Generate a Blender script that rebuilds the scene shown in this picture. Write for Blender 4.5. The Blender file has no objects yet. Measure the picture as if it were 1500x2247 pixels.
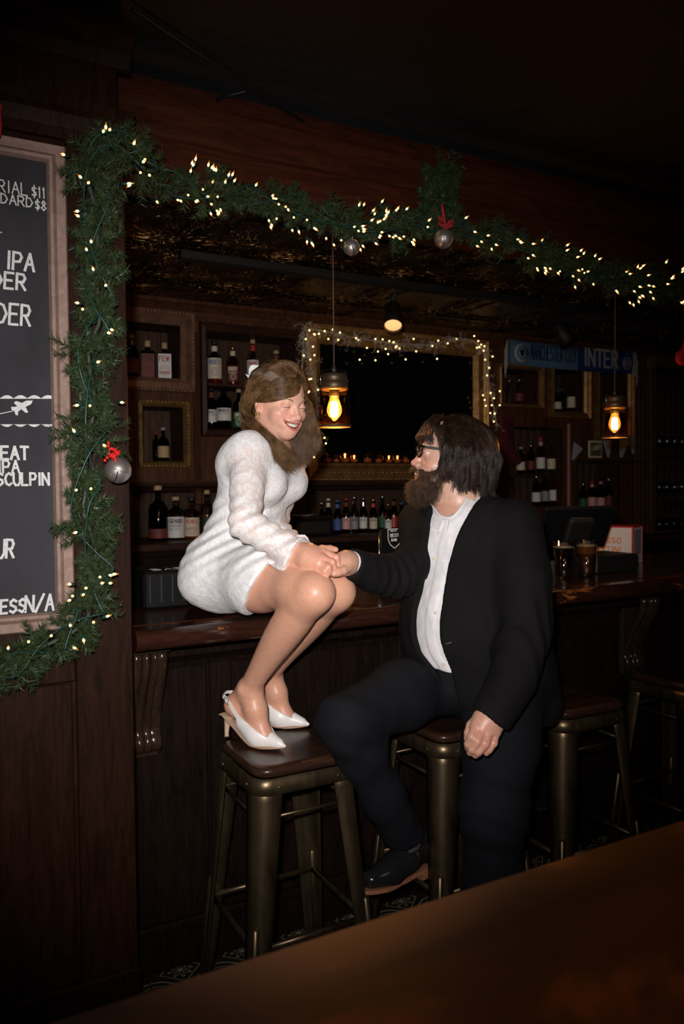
import bpy, math, random
import numpy as np
from mathutils import Vector, Matrix
random.seed(7); RNG = np.random.default_rng(7)
scene = bpy.context.scene
COL = scene.collection
# ------------------------------------------------------------------ camera
F_PX, CX, CY, CAM_H = 1750.0, 750.0, 1123.5, 1.47
_y, _p, _r = (math.radians(a) for a in (61.0, -2.0, -0.5))
_d = np.array([math.cos(_y)*math.cos(_p), math.sin(_y)*math.cos(_p), math.sin(_p)])
_r0 = np.array([math.sin(_y), -math.cos(_y), 0.0]); _u0 = np.cross(_r0, _d)
CR = math.cos(_r)*_r0 + math.sin(_r)*_u0
CU = -math.sin(_r)*_r0 + math.cos(_r)*_u0
CD = _d; CC = np.array([0.0, 0.0, CAM_H])
cam_data = bpy.data.cameras.new('camera'); cam = bpy.data.objects.new('camera', cam_data); COL.objects.link(cam)
cam_data.sensor_fit = 'HORIZONTAL'; cam_data.sensor_width = 24.0; cam_data.lens = 24.0*F_PX/1500.0
cam_data.clip_start = 0.05; cam_data.clip_end = 60
cam.matrix_world = Matrix(((CR[0], CU[0], -CD[0], CC[0]), (CR[1], CU[1], -CD[1], CC[1]), (CR[2], CU[2], -CD[2], CC[2]), (0, 0, 0, 1)))
cam_data.dof.use_dof = True; cam_data.dof.focus_distance = 2.15; cam_data.dof.aperture_fstop = 4.4
scene.camera = cam
# ------------------------------------------------------------------ view, world, flash
vs = scene.view_settings; vs.view_transform = 'Standard'; vs.look = 'None'; vs.exposure = 0.0; vs.gamma = 1.0; vs.use_curve_mapping = False
world = bpy.data.worlds.new('world'); scene.world = world; world.use_nodes = True
world.node_tree.nodes['Background'].inputs[0].default_value = (0.55, 0.5, 0.48, 1)
world.node_tree.nodes['Background'].inputs[1].default_value = 0.006
def add_light(name, kind, loc, energy, color, radius=0.02, aim=None, size=None, blend=0.5, spot=None):
    l = bpy.data.lights.new(name, kind); l.energy = energy; l.color = color
    if kind in ('POINT', 'SPOT'): l.shadow_soft_size = radius
    if kind == 'SPOT': l.spot_size = math.radians(spot); l.spot_blend = blend
    if kind == 'AREA': l.size = size
    o = bpy.data.objects.new(name, l); COL.objects.link(o); o.location = loc
    if aim is not None: o.rotation_euler = (Vector(aim)-Vector(loc)).to_track_quat('-Z', 'Y').to_euler()
    return o
_fl = CC - CR*0.05 + CU*0.09
add_light('camera_flash', 'SPOT', tuple(_fl), 225.0, (1.0, 0.955, 0.93), 0.022, tuple(CC + 2.2*(CD - 0.10*CR + 0.0*CU)), blend=1.0, spot=70)
# warm lamps of the room behind the photographer
add_light('room_lamp', 'AREA', (0.3, -1.6, 2.5), 9.0, (1.0, 0.62, 0.35), aim=(1.0, 1.2, 0.6), size=1.2)
# ------------------------------------------------------------------ layout helpers
def ray(u, v): return CD + (u-CX)/F_PX*CR - (v-CY)/F_PX*CU
def PY(u, v, Y): q = ray(u, v); return CC + q*(Y/q[1])
def PZ(u, v, Z): q = ray(u, v); return CC + q*((Z-CAM_H)/q[2])
def PD(u, v, D): return CC + ray(u, v)*D
def vec(*a): return np.array(a, float)
def norm(a): a = np.asarray(a, float); return a/np.linalg.norm(a)
# ------------------------------------------------------------------ object helpers
def tag(o, label=None, cat=None, group=None, kind=None):
    if label: o['label'] = label
    if cat: o['category'] = cat
    if group: o['group'] = group
    if kind: o['kind'] = kind
    return o
def thing(name, label, cat, loc=(0, 0, 0), group=None, rz=0.0):
    o = bpy.data.objects.new(name, None); COL.objects.link(o); o.location = tuple(float(c) for c in loc); o.rotation_euler = (0, 0, rz)
    o.empty_display_size = 0.05
    return tag(o, label, cat, group)
def root_of(o):
    while o.parent: o = o.parent
    return o
def make_mesh(name, V, Fs, smooth=False):
    me = bpy.data.meshes.new(name)
    if isinstance(V, np.ndarray) and isinstance(Fs, np.ndarray):
        nf, k = Fs.shape; me.vertices.add(len(V)); me.vertices.foreach_set('co', V.astype(np.float32).ravel()); me.loops.add(nf*k); me.loops.foreach_set('vertex_index', Fs.astype(np.int32).ravel())
        me.polygons.add(nf); me.polygons.foreach_set('loop_start', np.arange(0, nf*k, k, dtype=np.int32)); me.polygons.foreach_set('use_smooth', np.full(nf, smooth)); me.update(calc_edges=True); return me
    me.from_pydata([tuple(map(float, v)) for v in V] if not isinstance(V, np.ndarray) else V.tolist(), [], Fs if not isinstance(Fs, np.ndarray) else Fs.tolist())
    if smooth: me.polygons.foreach_set('use_smooth', [True]*len(me.polygons))
    me.update(); return me
def add_obj(name, me, mat=None, parent=None, world=True):
    o = bpy.data.objects.new(name, me); COL.objects.link(o)
    if mat and not me.materials: me.materials.append(mat)
    if parent is not None:
        if world:
            off = root_of(parent).location
            if off.length > 0: me.transform(Matrix.Translation(-off))
        o.parent = parent
    return o
def np_obj(name, V, Fs, mat, parent=None, smooth=True, world=True):
    return add_obj(name, make_mesh(name, V, Fs, smooth), mat, parent, world)
def copy_tree(o, parent=None):
    c = o.copy(); COL.objects.link(c); c.parent = parent
    for ch in list(o.children): copy_tree(ch, c)
    return c
class MB:
    def __init__(s): s.v = []; s.f = []; s.m = []; s.sm = []
    def add(s, V, Fs, mi=0, sm=False):
        n = len(s.v); s.v += [tuple(float(c) for c in v) for v in V]; s.f += [tuple(int(i)+n for i in f) for f in Fs]
        s.m += [mi]*len(Fs); s.sm += [sm]*len(Fs); return s
    def box(s, x0, x1, y0, y1, z0, z1, bev=0.0, mi=0, M=None):
        if x0 > x1: x0, x1 = x1, x0
        if y0 > y1: y0, y1 = y1, y0
        if z0 > z1: z0, z1 = z1, z0
        if bev <= 0:
            V = [(x, y, z) for x in (x0, x1) for y in (y0, y1) for z in (z0, z1)]
            Fs = [(0, 1, 3, 2), (4, 6, 7, 5), (0, 4, 5, 1), (2, 3, 7, 6), (0, 2, 6, 4), (1, 5, 7, 3)]
        else:
            b = min(bev, (x1-x0)/2.01, (y1-y0)/2.01, (z1-z0)/2.01); V = []; idx = {}
            for i, x in enumerate((x0, x1)):
                for j, y in enumerate((y0, y1)):
                    for k, z in enumerate((z0, z1)):
                        sx, sy, sz = (b if i == 0 else -b), (b if j == 0 else -b), (b if k == 0 else -b)
                        idx[i, j, k, 0] = len(V); V.append((x, y+sy, z+sz))
                        idx[i, j, k, 1] = len(V); V.append((x+sx, y, z+sz))
                        idx[i, j, k, 2] = len(V); V.append((x+sx, y+sy, z))
            Fs = []
            for a, (p, q) in ((0, (1, 2)), (1, (0, 2)), (2, (0, 1))):
                for e in (0, 1):
                    f = []
                    for (pp, qq) in ((0, 0), (1, 0), (1, 1), (0, 1)):
                        t = [0, 0, 0]; t[a] = e; t[p] = pp; t[q] = qq; f.append(idx[t[0], t[1], t[2], a])
                    Fs.append(tuple(f))
            for a, (p, q) in ((0, (1, 2)), (1, (0, 2)), (2, (0, 1))):
                for pp in (0, 1):
                    for qq in (0, 1):
                        t0 = [0, 0, 0]; t1 = [0, 0, 0]; t0[a] = 0; t1[a] = 1; t0[p] = t1[p] = pp; t0[q] = t1[q] = qq
                        Fs.append((idx[(*t0, p)], idx[(*t1, p)], idx[(*t1, q)], idx[(*t0, q)]))
            for i in (0, 1):
                for j in (0, 1):
                    for k in (0, 1): Fs.append((idx[i, j, k, 0], idx[i, j, k, 1], idx[i, j, k, 2]))
            c = np.array([(x0+x1)/2, (y0+y1)/2, (z0+z1)/2]); G = []
            for f in Fs:
                P = [np.array(V[i]) for i in f]; n = np.cross(P[1]-P[0], P[2]-P[0])
                G.append(f if np.dot(n, sum(P)/len(P)-c) > 0 else tuple(reversed(f)))
            Fs = G
        if M is not None: V = [tuple(M @ Vector(v)) for v in V]
        return s.add(V, Fs, mi)
    def lathe(s, prof, c=(0, 0, 0), n=24, mi=0, sm=True, M=None, a0=0.0, a1=2*math.pi):
        full = abs(a1-a0-2*math.pi) < 1e-6; m = n if full else n+1; V = []
        for (r, z) in prof:
            for i in range(m):
                a = a0+(a1-a0)*i/n; V.append((c[0]+r*math.cos(a), c[1]+r*math.sin(a), c[2]+z))
        Fs = []
        for j in range(len(prof)-1):
            for i in range(n):
                i2 = (i+1) % m
                Fs.append((j*m+i, j*m+i2, (j+1)*m+i2, (j+1)*m+i))
        if M is not None: V = [tuple(M @ Vector(v)) for v in V]
        return s.add(V, Fs, mi, sm)
    def tube(s, pts, r, n=8, mi=0, sm=True, caps=True):
        pts = [np.asarray(p, float) for p in pts]; k = len(pts); rs = [r]*k if np.isscalar(r) else list(r); V = []
        up = None
        for i in range(k):
            t = pts[min(i+1, k-1)]-pts[max(i-1, 0)]; t = t/(np.linalg.norm(t)+1e-12)
            if up is None:
                up = np.array([0, 0, 1.0]) if abs(t[2]) < 0.9 else np.array([1.0, 0, 0])
            a = np.cross(t, up); a /= np.linalg.norm(a)+1e-12; b = np.cross(a, t); up = b
            for j in range(n):
                w = 2*math.pi*j/n; V.append(pts[i]+rs[i]*(math.cos(w)*a+math.sin(w)*b))
        Fs = [(i*n+j, i*n+(j+1) % n, (i+1)*n+(j+1) % n, (i+1)*n+j) for i in range(k-1) for j in range(n)]
        if caps: Fs += [tuple(range(n)), tuple(reversed(range((k-1)*n, k*n)))]
        return s.add(V, Fs, mi, sm)
    def prism(s, poly, z0, z1, axis='z', mi=0, M=None):
        n = len(poly); V = []
        for z in (z0, z1):
            for (a, b) in poly: V.append({'z': (a, b, z), 'y': (a, z, b), 'x': (z, a, b)}[axis])
        Fs = [tuple(range(n)), tuple(reversed(range(n, 2*n)))]+[(i, i+n, (i+1) % n+n, (i+1) % n) for i in range(n)]
        if M is not None: V = [tuple(M @ Vector(v)) for v in V]
        return s.add(V, Fs, mi)
    def sweep_x(s, prof, x0, x1, mi=0):     # closed profile of (y, z), extruded along x
        return s.prism(prof, x0, x1, 'x', mi)
    def sweep_z(s, prof, z0, z1, mi=0): return s.prism(prof, z0, z1, 'z', mi)
    def build(s, name, mats, parent=None, world=True, recalc=True):
        me = bpy.data.meshes.new(name); me.from_pydata(s.v, [], s.f)
        if not isinstance(mats, (list, tuple)): mats = [mats]
        for m in mats: me.materials.append(m)
        me.polygons.foreach_set('material_index', s.m); me.polygons.foreach_set('use_smooth', s.sm); me.update()
        if recalc:
            import bmesh
            bm = bmesh.new(); bm.from_mesh(me); bmesh.ops.recalc_face_normals(bm, faces=bm.faces); bm.to_mesh(me); bm.free()
        return add_obj(name, me, None, parent, world)
def bx(name, mat, x0, x1, y0, y1, z0, z1, bev=0.0, parent=None): return MB().box(x0, x1, y0, y1, z0, z1, bev).build(name, mat, parent)
def struct(o): o['kind'] = 'structure'; return o
# ------------------------------------------------------------------ materials
def new_mat(name):
    m = bpy.data.materials.new(name); m.use_nodes = True; nt = m.node_tree
    return m, nt, nt.nodes['Principled BSDF']
def lnk(nt, a, b): nt.links.new(a, b)
def coords(nt, scale=(1, 1, 1), kind='Object'):
    tc = nt.nodes.new('ShaderNodeTexCoord'); mp = nt.nodes.new('ShaderNodeMapping'); mp.inputs['Scale'].default_value = scale
    lnk(nt, tc.outputs[kind], mp.inputs['Vector']); return mp.outputs['Vector']
def noise(nt, vecs, scale, detail=4, rough=0.6, dist=0.0):
    n = nt.nodes.new('ShaderNodeTexNoise'); n.inputs['Scale'].default_value = scale; n.inputs['Detail'].default_value = detail
    n.inputs['Roughness'].default_value = rough; n.inputs['Distortion'].default_value = dist
    if vecs is not None: lnk(nt, vecs, n.inputs['Vector'])
    return n.outputs['Fac']
def ramp(nt, fac, stops):
    r = nt.nodes.new('ShaderNodeValToRGB'); lnk(nt, fac, r.inputs['Fac']); e = r.color_ramp.elements
    while len(e) > 1: e.remove(e[0])
    e[0].position = stops[0][0]; e[0].color = (*stops[0][1], 1)
    for p, c in stops[1:]: k = e.new(p); k.color = (*c, 1)
    return r.outputs['Color']
def bump(nt, h, bs, strength=0.3, dist=0.01):
    b = nt.nodes.new('ShaderNodeBump'); b.inputs['Strength'].default_value = strength; b.inputs['Distance'].default_value = dist
    lnk(nt, h, b.inputs['Height']); lnk(nt, b.outputs['Normal'], bs.inputs['Normal']); return b
def plain(name, c, rough=0.5, metal=0.0, spec=0.5, bumps=None, vary=0.0, vscale=20, coat=0.0):
    m, nt, b = new_mat(name); b.inputs['Base Color'].default_value = (*c, 1); b.inputs['Roughness'].default_value = rough
    b.inputs['Metallic'].default_value = metal; b.inputs['Specular IOR Level'].default_value = spec; b.inputs['Coat Weight'].default_value = coat
    if vary: 
        f = noise(nt, coords(nt), vscale); lnk(nt, ramp(nt, f, [(0.3, tuple(x*(1-vary) for x in c)), (0.7, tuple(min(1, x*(1+vary)) for x in c))]), b.inputs['Base Color'])
    if bumps: bump(nt, noise(nt, coords(nt), bumps[0]), b, bumps[1], bumps[2])
    return m
def emit(name, c, st):
    m, nt, b = new_mat(name); b.inputs['Base Color'].default_value = (*c, 1); b.inputs['Emission Color'].default_value = (*c, 1); b.inputs['Emission Strength'].default_value = st
    return m
def wood(name, dark, light, grain=(1, 1, 8), scale=6, rough=0.4, bumpd=0.002, coat=0.0, spec=0.2):
    m, nt, b = new_mat(name); v = coords(nt, grain)
    f = noise(nt, v, scale, 8, 0.65, 1.2); lnk(nt, ramp(nt, f, [(0.3, dark), (0.72, light)]), b.inputs['Base Color'])
    b.inputs['Roughness'].default_value = rough; b.inputs['Coat Weight'].default_value = coat; b.inputs['Coat Roughness'].default_value = 0.15
    b.inputs['Specular IOR Level'].default_value = spec
    f2 = noise(nt, v, scale*5, 4, 0.6, 0.3); bump(nt, f2, b, 0.25, bumpd); return m
def thin_glass(name, tint, refl=.08, rough=.02):
    m, nt, b = new_mat(name); nt.nodes.remove(b); t = nt.nodes.new('ShaderNodeBsdfTransparent'); t.inputs[0].default_value = (*tint, 1); g = nt.nodes.new('ShaderNodeBsdfGlossy'); g.inputs['Roughness'].default_value = rough
    lw = nt.nodes.new('ShaderNodeLayerWeight'); lw.inputs[0].default_value = .35; mr = nt.nodes.new('ShaderNodeMapRange'); mr.inputs[3].default_value = refl*.4; mr.inputs[4].default_value = min(1, refl*6); lnk(nt, lw.outputs['Facing'], mr.inputs[0])
    mx = nt.nodes.new('ShaderNodeMixShader'); lnk(nt, mr.outputs[0], mx.inputs[0]); lnk(nt, t.outputs[0], mx.inputs[1]); lnk(nt, g.outputs[0], mx.inputs[2]); lnk(nt, mx.outputs[0], nt.nodes['Material Output'].inputs['Surface']); return m
def glass(name, c, rough=0.03, ior=1.45):
    m, nt, b = new_mat(name); b.inputs['Base Color'].default_value = (*c, 1); b.inputs['Roughness'].default_value = rough
    b.inputs['Transmission Weight'].default_value = 1.0; b.inputs['IOR'].default_value = ior; return m
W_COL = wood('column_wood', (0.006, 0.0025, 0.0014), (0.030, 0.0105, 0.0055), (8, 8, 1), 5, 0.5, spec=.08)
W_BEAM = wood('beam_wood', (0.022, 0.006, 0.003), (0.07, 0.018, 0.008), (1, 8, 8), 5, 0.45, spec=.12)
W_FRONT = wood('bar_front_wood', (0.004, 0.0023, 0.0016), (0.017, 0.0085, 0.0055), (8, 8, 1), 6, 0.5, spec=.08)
W_TOP = wood('bar_top_wood', (0.02, 0.006, 0.004), (0.055, 0.016, 0.009), (1, 8, 8), 6, 0.18, 0.0006, 0.6)
W_BACK = wood('back_bar_wood', (0.03, 0.012, 0.006), (0.13, 0.052, 0.022), (8, 8, 1), 4, 0.5)
W_SHELF = wood('shelf_wood', (0.02, 0.009, 0.006), (0.07, 0.03, 0.018), (1, 8, 8), 5, 0.5)
W_BEAD = wood('beadboard_wood', (0.03, 0.017, 0.011), (0.10, 0.055, 0.035), (8, 8, 1), 5, 0.55)
M_BLACK = plain('black_paint', (0.006, 0.006, 0.006), 0.6)
M_BLKGLOSS = plain('black_gloss', (0.008, 0.008, 0.008), 0.2)
M_GREEN = plain('garland_needle', (0.030, 0.050, 0.019), 0.45, spec=.3, vary=0.45, vscale=60)
M_CABLE = plain('teal_cable', (0.008, 0.045, 0.038), 0.4)
M_BULB = emit('warm_bulb', (1.0, 0.55, 0.19), 4.2)
M_TIP = plain('bulb_amber_glass', (0.75, 0.22, 0.04), 0.15)
M_TIP.node_tree.nodes['Principled BSDF'].inputs['Emission Color'].default_value = (1, 0.3, 0.05, 1)
M_TIP.node_tree.nodes['Principled BSDF'].inputs['Emission Strength'].default_value = 1.1
M_GOLD = plain('gilt_frame', (0.30, 0.165, 0.055), 0.4, 0.6, bumps=(70, 0.6, 0.004), vary=0.35)
# ------------------------------------------------------------------ the room
FL_X0, FL_X1 = -3.0, 8.5
floor = bx('floor', plain('grout', (0.02, 0.018, 0.015), 0.8), FL_X0, FL_X1, -3.0, 5.1, -0.1, -0.006); struct(floor)
def tile_material():
    m, nt, b = new_mat('cement_tile')
    v = coords(nt, (1, 1, 1)); sx = nt.nodes.new('ShaderNodeSeparateXYZ'); lnk(nt, v, sx.inputs[0])
    def mth(op, a, b2=None, c=None):
        n = nt.nodes.new('ShaderNodeMath'); n.operation = op
        for i, q in enumerate((a, b2, c)):
            if q is None: continue
            if isinstance(q, (int, float)): n.inputs[i].default_value = q
            else: lnk(nt, q, n.inputs[i])
        return n.outputs[0]
    X, Y = sx.outputs[0], sx.outputs[1]
    ax, ay = mth('ABSOLUTE', X), mth('ABSOLUTE', Y)
    r = mth('SQRT', mth('ADD', mth('MULTIPLY', X, X), mth('MULTIPLY', Y, Y)))
    th = mth('ARCTAN2', Y, X)
    petal = mth('MULTIPLY', mth('ADD', mth('COSINE', mth('MULTIPLY', th, 8.0)), 2.2), 0.011)
    e1 = mth('LESS_THAN', mth('ABSOLUTE', mth('SUBTRACT', r, petal)), 0.004)
    cx_, cy_ = mth('SUBTRACT', ax, 0.1), mth('SUBTRACT', ay, 0.1)
    rc_ = mth('SQRT', mth('ADD', mth('MULTIPLY', cx_, cx_), mth('MULTIPLY', cy_, cy_)))
    e2 = mth('LESS_THAN', mth('ABSOLUTE', mth('SUBTRACT', rc_, 0.075)), 0.003)
    e3 = mth('LESS_THAN', mth('ABSOLUTE', mth('SUBTRACT', rc_, 0.055)), 0.0018)
    e4 = mth('LESS_THAN', mth('ABSOLUTE', mth('SUBTRACT', mth('ADD', ax, ay), 0.062)), 0.0025)
    e5 = mth('LESS_THAN', r, 0.009)
    e6 = mth('LESS_THAN', rc_, 0.016)
    pat = e1
    for e in (e2, e3, e4, e5, e6): pat = mth('MAXIMUM', pat, e)
    wear = noise(nt, coords(nt, (1, 1, 1)), 30)
    mix = nt.nodes.new('ShaderNodeMix'); mix.data_type = 'RGBA'; lnk(nt, mth('MULTIPLY', pat, mth('ADD', wear, 0.35)), mix.inputs['Factor'])
    mix.inputs['A'].default_value = (0.022, 0.019, 0.016, 1); mix.inputs['B'].default_value = (0.30, 0.25, 0.15, 1)
    lnk(nt, mix.outputs['Result'], b.inputs['Base Color']); b.inputs['Roughness'].default_value = 0.45
    return m
M_TILE = tile_material()
tile_me = None
for i in range(0, 24):
    for j in range(0, 7):
        x, y = 0.31+0.2*i, 1.12+0.2*j
        if tile_me is None:
            o = MB().box(-0.0985, 0.0985, -0.0985, 0.0985, -0.006, 0, 0.001).build('tile', M_TILE); tile_me = o.data
        else:
            o = bpy.data.objects.new('tile', tile_me); COL.objects.link(o)
        o.location = (x, y, 0); o.parent = floor
ceil = bx('ceiling', plain('ceiling_black', (0.012, 0.012, 0.013), 0.75, bumps=(9, 0.5, 0.03)), FL_X0, FL_X1, -3.0, 5.1, 2.64, 2.76); struct(ceil)
# pressed tin panels over the bar aisle
def tin_material():
    m, nt, b = new_mat('pressed_tin'); v = coords(nt)
    b.inputs['Base Color'].default_value = (0.15, 0.09, 0.035, 1); b.inputs['Metallic'].default_value = 1.0; b.inputs['Roughness'].default_value = 0.28
    n = nt.nodes.new('ShaderNodeTexVoronoi'); n.inputs['Scale'].default_value = 6.0; n.feature = 'SMOOTH_F1'
    ns = nt.nodes.new('ShaderNodeTexNoise'); ns.inputs['Scale'].default_value = 3.0; ns.inputs['Distortion'].default_value = 2.5; lnk(nt, v, ns.inputs['Vector'])
    lnk(nt, ns.outputs['Color'], n.inputs['Vector'])
    w = nt.nodes.new('ShaderNodeMath'); w.operation = 'SINE'; k = nt.nodes.new('ShaderNodeMath'); k.operation = 'MULTIPLY'; k.inputs[1].default_value = 45
    lnk(nt, n.outputs['Distance'], k.inputs[0]); lnk(nt, k.outputs[0], w.inputs[0]); bump(nt, w.outputs[0], b, 0.8, 0.012); return m
M_TIN = tin_material(); tin_me = None
for i in range(9):
    for j in range(4):
        if tin_me is None:
            mb = MB(); mb.box(-0.325, 0.325, -0.325, 0.325, 0.004, 0.012, 0.003)
            for a, b in (((-0.30, 0.30, -0.30, -0.285), 0), ((-0.30, 0.30, 0.285, 0.30), 0), ((-0.30, -0.285, -0.285, 0.285), 0), ((0.285, 0.30, -0.285, 0.285), 0)):
                mb.box(*a, -0.004, 0.004, 0.002)
            mb.box(-0.18, 0.18, -0.18, 0.18, -0.001, 0.004, 0.003)
            o = mb.build('tin_panel', M_TIN); tin_me = o.data
        else: o = bpy.data.objects.new('tin_panel', tin_me); COL.objects.link(o)
        o.location = (0.84+0.66*i, 2.73+0.66*j, 2.6)
        o.parent = ceil
o = bx('cross_bead', M_TIN, 0.4, 7.0, 2.39, 4.98, 2.612, 2.64); o.parent = ceil
# conduit and surface raceways on the black ceiling
cd = MB().tube([PZ(290, 20, 2.62), PZ(560, 200, 2.62), PZ(815, 362, 2.62)], 0.005, 8).build('ceiling_conduit', M_BLACK)
tag(cd, 'thin black conduit running diagonally across the black ceiling', 'conduit')
cd2 = MB().tube([PZ(440, 272, 2.62), PZ(480, 215, 2.62), PZ(540, 200, 2.62)], 0.005, 8).build('ceiling_cable', M_BLACK)
tag(cd2, 'short black cable curving from the diagonal conduit to the beam', 'cable')
# ---- beam over the bar (front trim and crown)
BY = 2.30
mb = MB(); mb.box(0.45, 8.3, BY, BY+0.10, 2.335, 2.64, 0.0)
mb.sweep_x([(BY, 2.47), (BY-0.012, 2.475), (BY-0.016, 2.50), (BY-0.045, 2.53), (BY-0.05, 2.56), (BY-0.062, 2.565), (BY-0.062, 2.58), (BY, 2.58)], 0.45, 8.3)
mb.sweep_x([(BY, 2.335), (BY-0.02, 2.335), (BY-0.02, 2.352), (BY-0.012, 2.362), (BY, 2.366)], 0.45, 8.3)
struct(mb.build('trim_1', W_BEAM))
# ---- left partition with column, ledge and capital
XR = 0.515; CYF = 2.05
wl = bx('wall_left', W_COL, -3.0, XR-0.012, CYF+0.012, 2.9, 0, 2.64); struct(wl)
def col_part(name, mb, mat=W_COL): return mb.build(name, mat, wl)
mb = MB().box(XR-0.14, XR, CYF-0.004, CYF+0.10, 0.0, 2.37, 0.003); col_part('pilaster', mb)
mb = MB().box(XR-0.012, XR, CYF+0.10, 2.9, 0.0, 2.64, 0.002); col_part('pilaster_return', mb)
ZL = 2.385
mb = MB().sweep_x([(CYF-0.004, ZL-0.07), (CYF-0.02, ZL-0.05), (CYF-0.03, ZL-0.02), (CYF-0.05, ZL-0.012), (CYF-0.05, ZL+0.008), (CYF+0.02, ZL+0.012), (CYF+0.02, ZL-0.07)], -2.0, XR+0.015); col_part('ledge_moulding', mb)
mb = MB().sweep_x([(CYF-0.004, 2.515), (CYF-0.012, 2.53), (CYF-0.02, 2.545), (CYF-0.05, 2.568), (CYF-0.06, 2.572), (CYF-0.06, 2.60), (CYF+0.02, 2.60), (CYF+0.02, 2.515)], 0.06, XR+0.02); col_part('capital_moulding', mb)
mb = MB().box(0.1, XR-0.02, CYF-0.002, CYF+0.02, ZL+0.01, 2.53, 0.002); col_part('frieze_board', mb)
for i, (a, b) in enumerate(((-1.2, -0.62), (-0.60, -0.02), (0.0, 0.385-0.02))):
    mb = MB().box(a, b, CYF+0.004, CYF+0.014, 0.25, 0.98, 0.003); col_part('panel', mb)
mb = MB().box(-2.0, XR-0.142, CYF-0.006, CYF+0.012, 0.985, 1.07, 0.004); col_part('rail', mb)
mb = MB().box(-2.0, XR+0.006, CYF-0.016, CYF+0.012, 0.0, 0.22, 0.006); col_part('plinth', mb)
for x in (-0.61, -0.01):
    mb = MB().box(x-0.03, x+0.03, CYF-0.004, CYF+0.012, 0.22, 0.985, 0.003); col_part('stile', mb)
# ---- side and rear walls that close the room
struct(bx('wall_right', W_BACK, 8.3, 8.45, -3.0, 5.1, 0, 2.64)); struct(bx('wall_rear', plain('rear_wall_paint', (0.03, 0.02, 0.015), 0.8), -3.0, 8.45, -3.1, -3.0, 0, 2.64))
# ------------------------------------------------------------------ the bar
BX0, BX1 = 0.53, 7.2; PYF = 2.34
bar = thing('bar_counter', 'dark panelled wooden bar front standing on the patterned floor', 'bar', (2.0, 2.5, 0))
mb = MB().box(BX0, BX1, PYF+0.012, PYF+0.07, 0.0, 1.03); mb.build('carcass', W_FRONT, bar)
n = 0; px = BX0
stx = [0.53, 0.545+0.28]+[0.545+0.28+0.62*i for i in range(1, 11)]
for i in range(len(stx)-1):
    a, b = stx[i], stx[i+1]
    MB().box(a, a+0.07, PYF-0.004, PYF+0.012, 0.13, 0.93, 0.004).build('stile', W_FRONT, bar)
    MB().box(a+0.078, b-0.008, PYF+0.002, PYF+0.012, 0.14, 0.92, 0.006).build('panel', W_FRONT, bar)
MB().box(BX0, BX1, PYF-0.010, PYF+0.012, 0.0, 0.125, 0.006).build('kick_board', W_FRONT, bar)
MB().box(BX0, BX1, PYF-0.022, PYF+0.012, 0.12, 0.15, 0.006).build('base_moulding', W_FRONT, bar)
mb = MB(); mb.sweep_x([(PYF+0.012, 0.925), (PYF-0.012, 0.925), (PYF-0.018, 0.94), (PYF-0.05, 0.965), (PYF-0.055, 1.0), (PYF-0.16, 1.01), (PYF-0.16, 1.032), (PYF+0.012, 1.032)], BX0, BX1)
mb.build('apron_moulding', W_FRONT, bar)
# carved corbels under the overhang
def corbel_mesh():
    mb = MB(); prof = [(0, 0.0), (0.0, -0.30), (-0.02, -0.32), (-0.045, -0.315), (-0.05, -0.29), (-0.04, -0.272), (-0.03, -0.26), (-0.035, -0.24), (-0.045, -0.21), (-0.07, -0.16), (-0.10, -0.11), (-0.125, -0.07), (-0.135, -0.03), (-0.13, 0.0)]
    for k, (xo, w, s) in enumerate(((-0.036, 0.017, 0.93), (-0.012, 0.011, 1.0), (0.012, 0.011, 1.0), (0.036, 0.017, 0.93))):
        m = len(prof); seg = 8; V = []; Fs = []
        for i in range(seg+1):
            a = math.pi*i/seg; x = xo-w*math.cos(a); q = 1-0.16*(1-math.sin(a))
            for (y, z) in prof: V.append((x, y*s*q, z))
        for i in range(seg):
            for j in range(m): Fs.append((i*m+j, i*m+(j+1) % m, (i+1)*m+(j+1) % m, (i+1)*m+j))
        mb.add(V, Fs, 0, True)
    mb.box(-0.052, 0.052, -0.14, 0, -0.008, 0.0, 0.003)
    mb.box(-0.05, 0.05, -0.012, 0.01, -0.34, 0, 0.003)
    return mb
M_CORB = wood('carved_corbel_wood', (0.015, 0.009, 0.006), (0.04, 0.022, 0.014), (8, 8, 1), 6, 0.22, 0.0008, 0.5)
for i, x in enumerate((0.605, 2.66, 4.1, 5.5)):
    o = corbel_mesh().build('corbel', M_CORB, bar, world=False); o.location = Vector((x, PYF-0.012, 1.01))-bar.location
# worn bar top
def top_material():
    m = wood('worn_bar_top', (0.015, 0.005, 0.0035), (0.045, 0.015, 0.009), (1, 8, 8), 6, 0.16, 0.0005, 0.7); nt = m.node_tree; b = nt.nodes['Principled BSDF']
    old = b.inputs['Base Color'].links[0].from_socket
    f = noise(nt, coords(nt, (1.2, 3, 5)), 7, 6, 0.7, 0.5); g = noise(nt, coords(nt, (0.6, 1, 1)), 3, 3, 0.5)
    mm = nt.nodes.new('ShaderNodeMath'); mm.operation = 'MULTIPLY'; lnk(nt, f, mm.inputs[0]); lnk(nt, g, mm.inputs[1])
    fac = ramp(nt, mm.outputs[0], [(0.335, (0, 0, 0)), (0.36, (1, 1, 1))])
    mix = nt.nodes.new('ShaderNodeMix'); mix.data_type = 'RGBA'; lnk(nt, fac, mix.inputs['Factor']); lnk(nt, old, mix.inputs['A']); mix.inputs['B'].default_value = (0.30, 0.09, 0.02, 1)
    lnk(nt, mix.outputs['Result'], b.inputs['Base Color']); return m
top_root = thing('countertop', 'glossy worn dark red-brown wooden bar top the woman sits on', 'countertop', (2.0, 2.35, 1.03))
mb = MB(); TY = 2.06
arc = [(TY+0.028-0.028*math.cos(a), 1.062-0.028*math.sin(a)) for a in [math.radians(t) for t in range(90, -91, -15)]]
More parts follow.
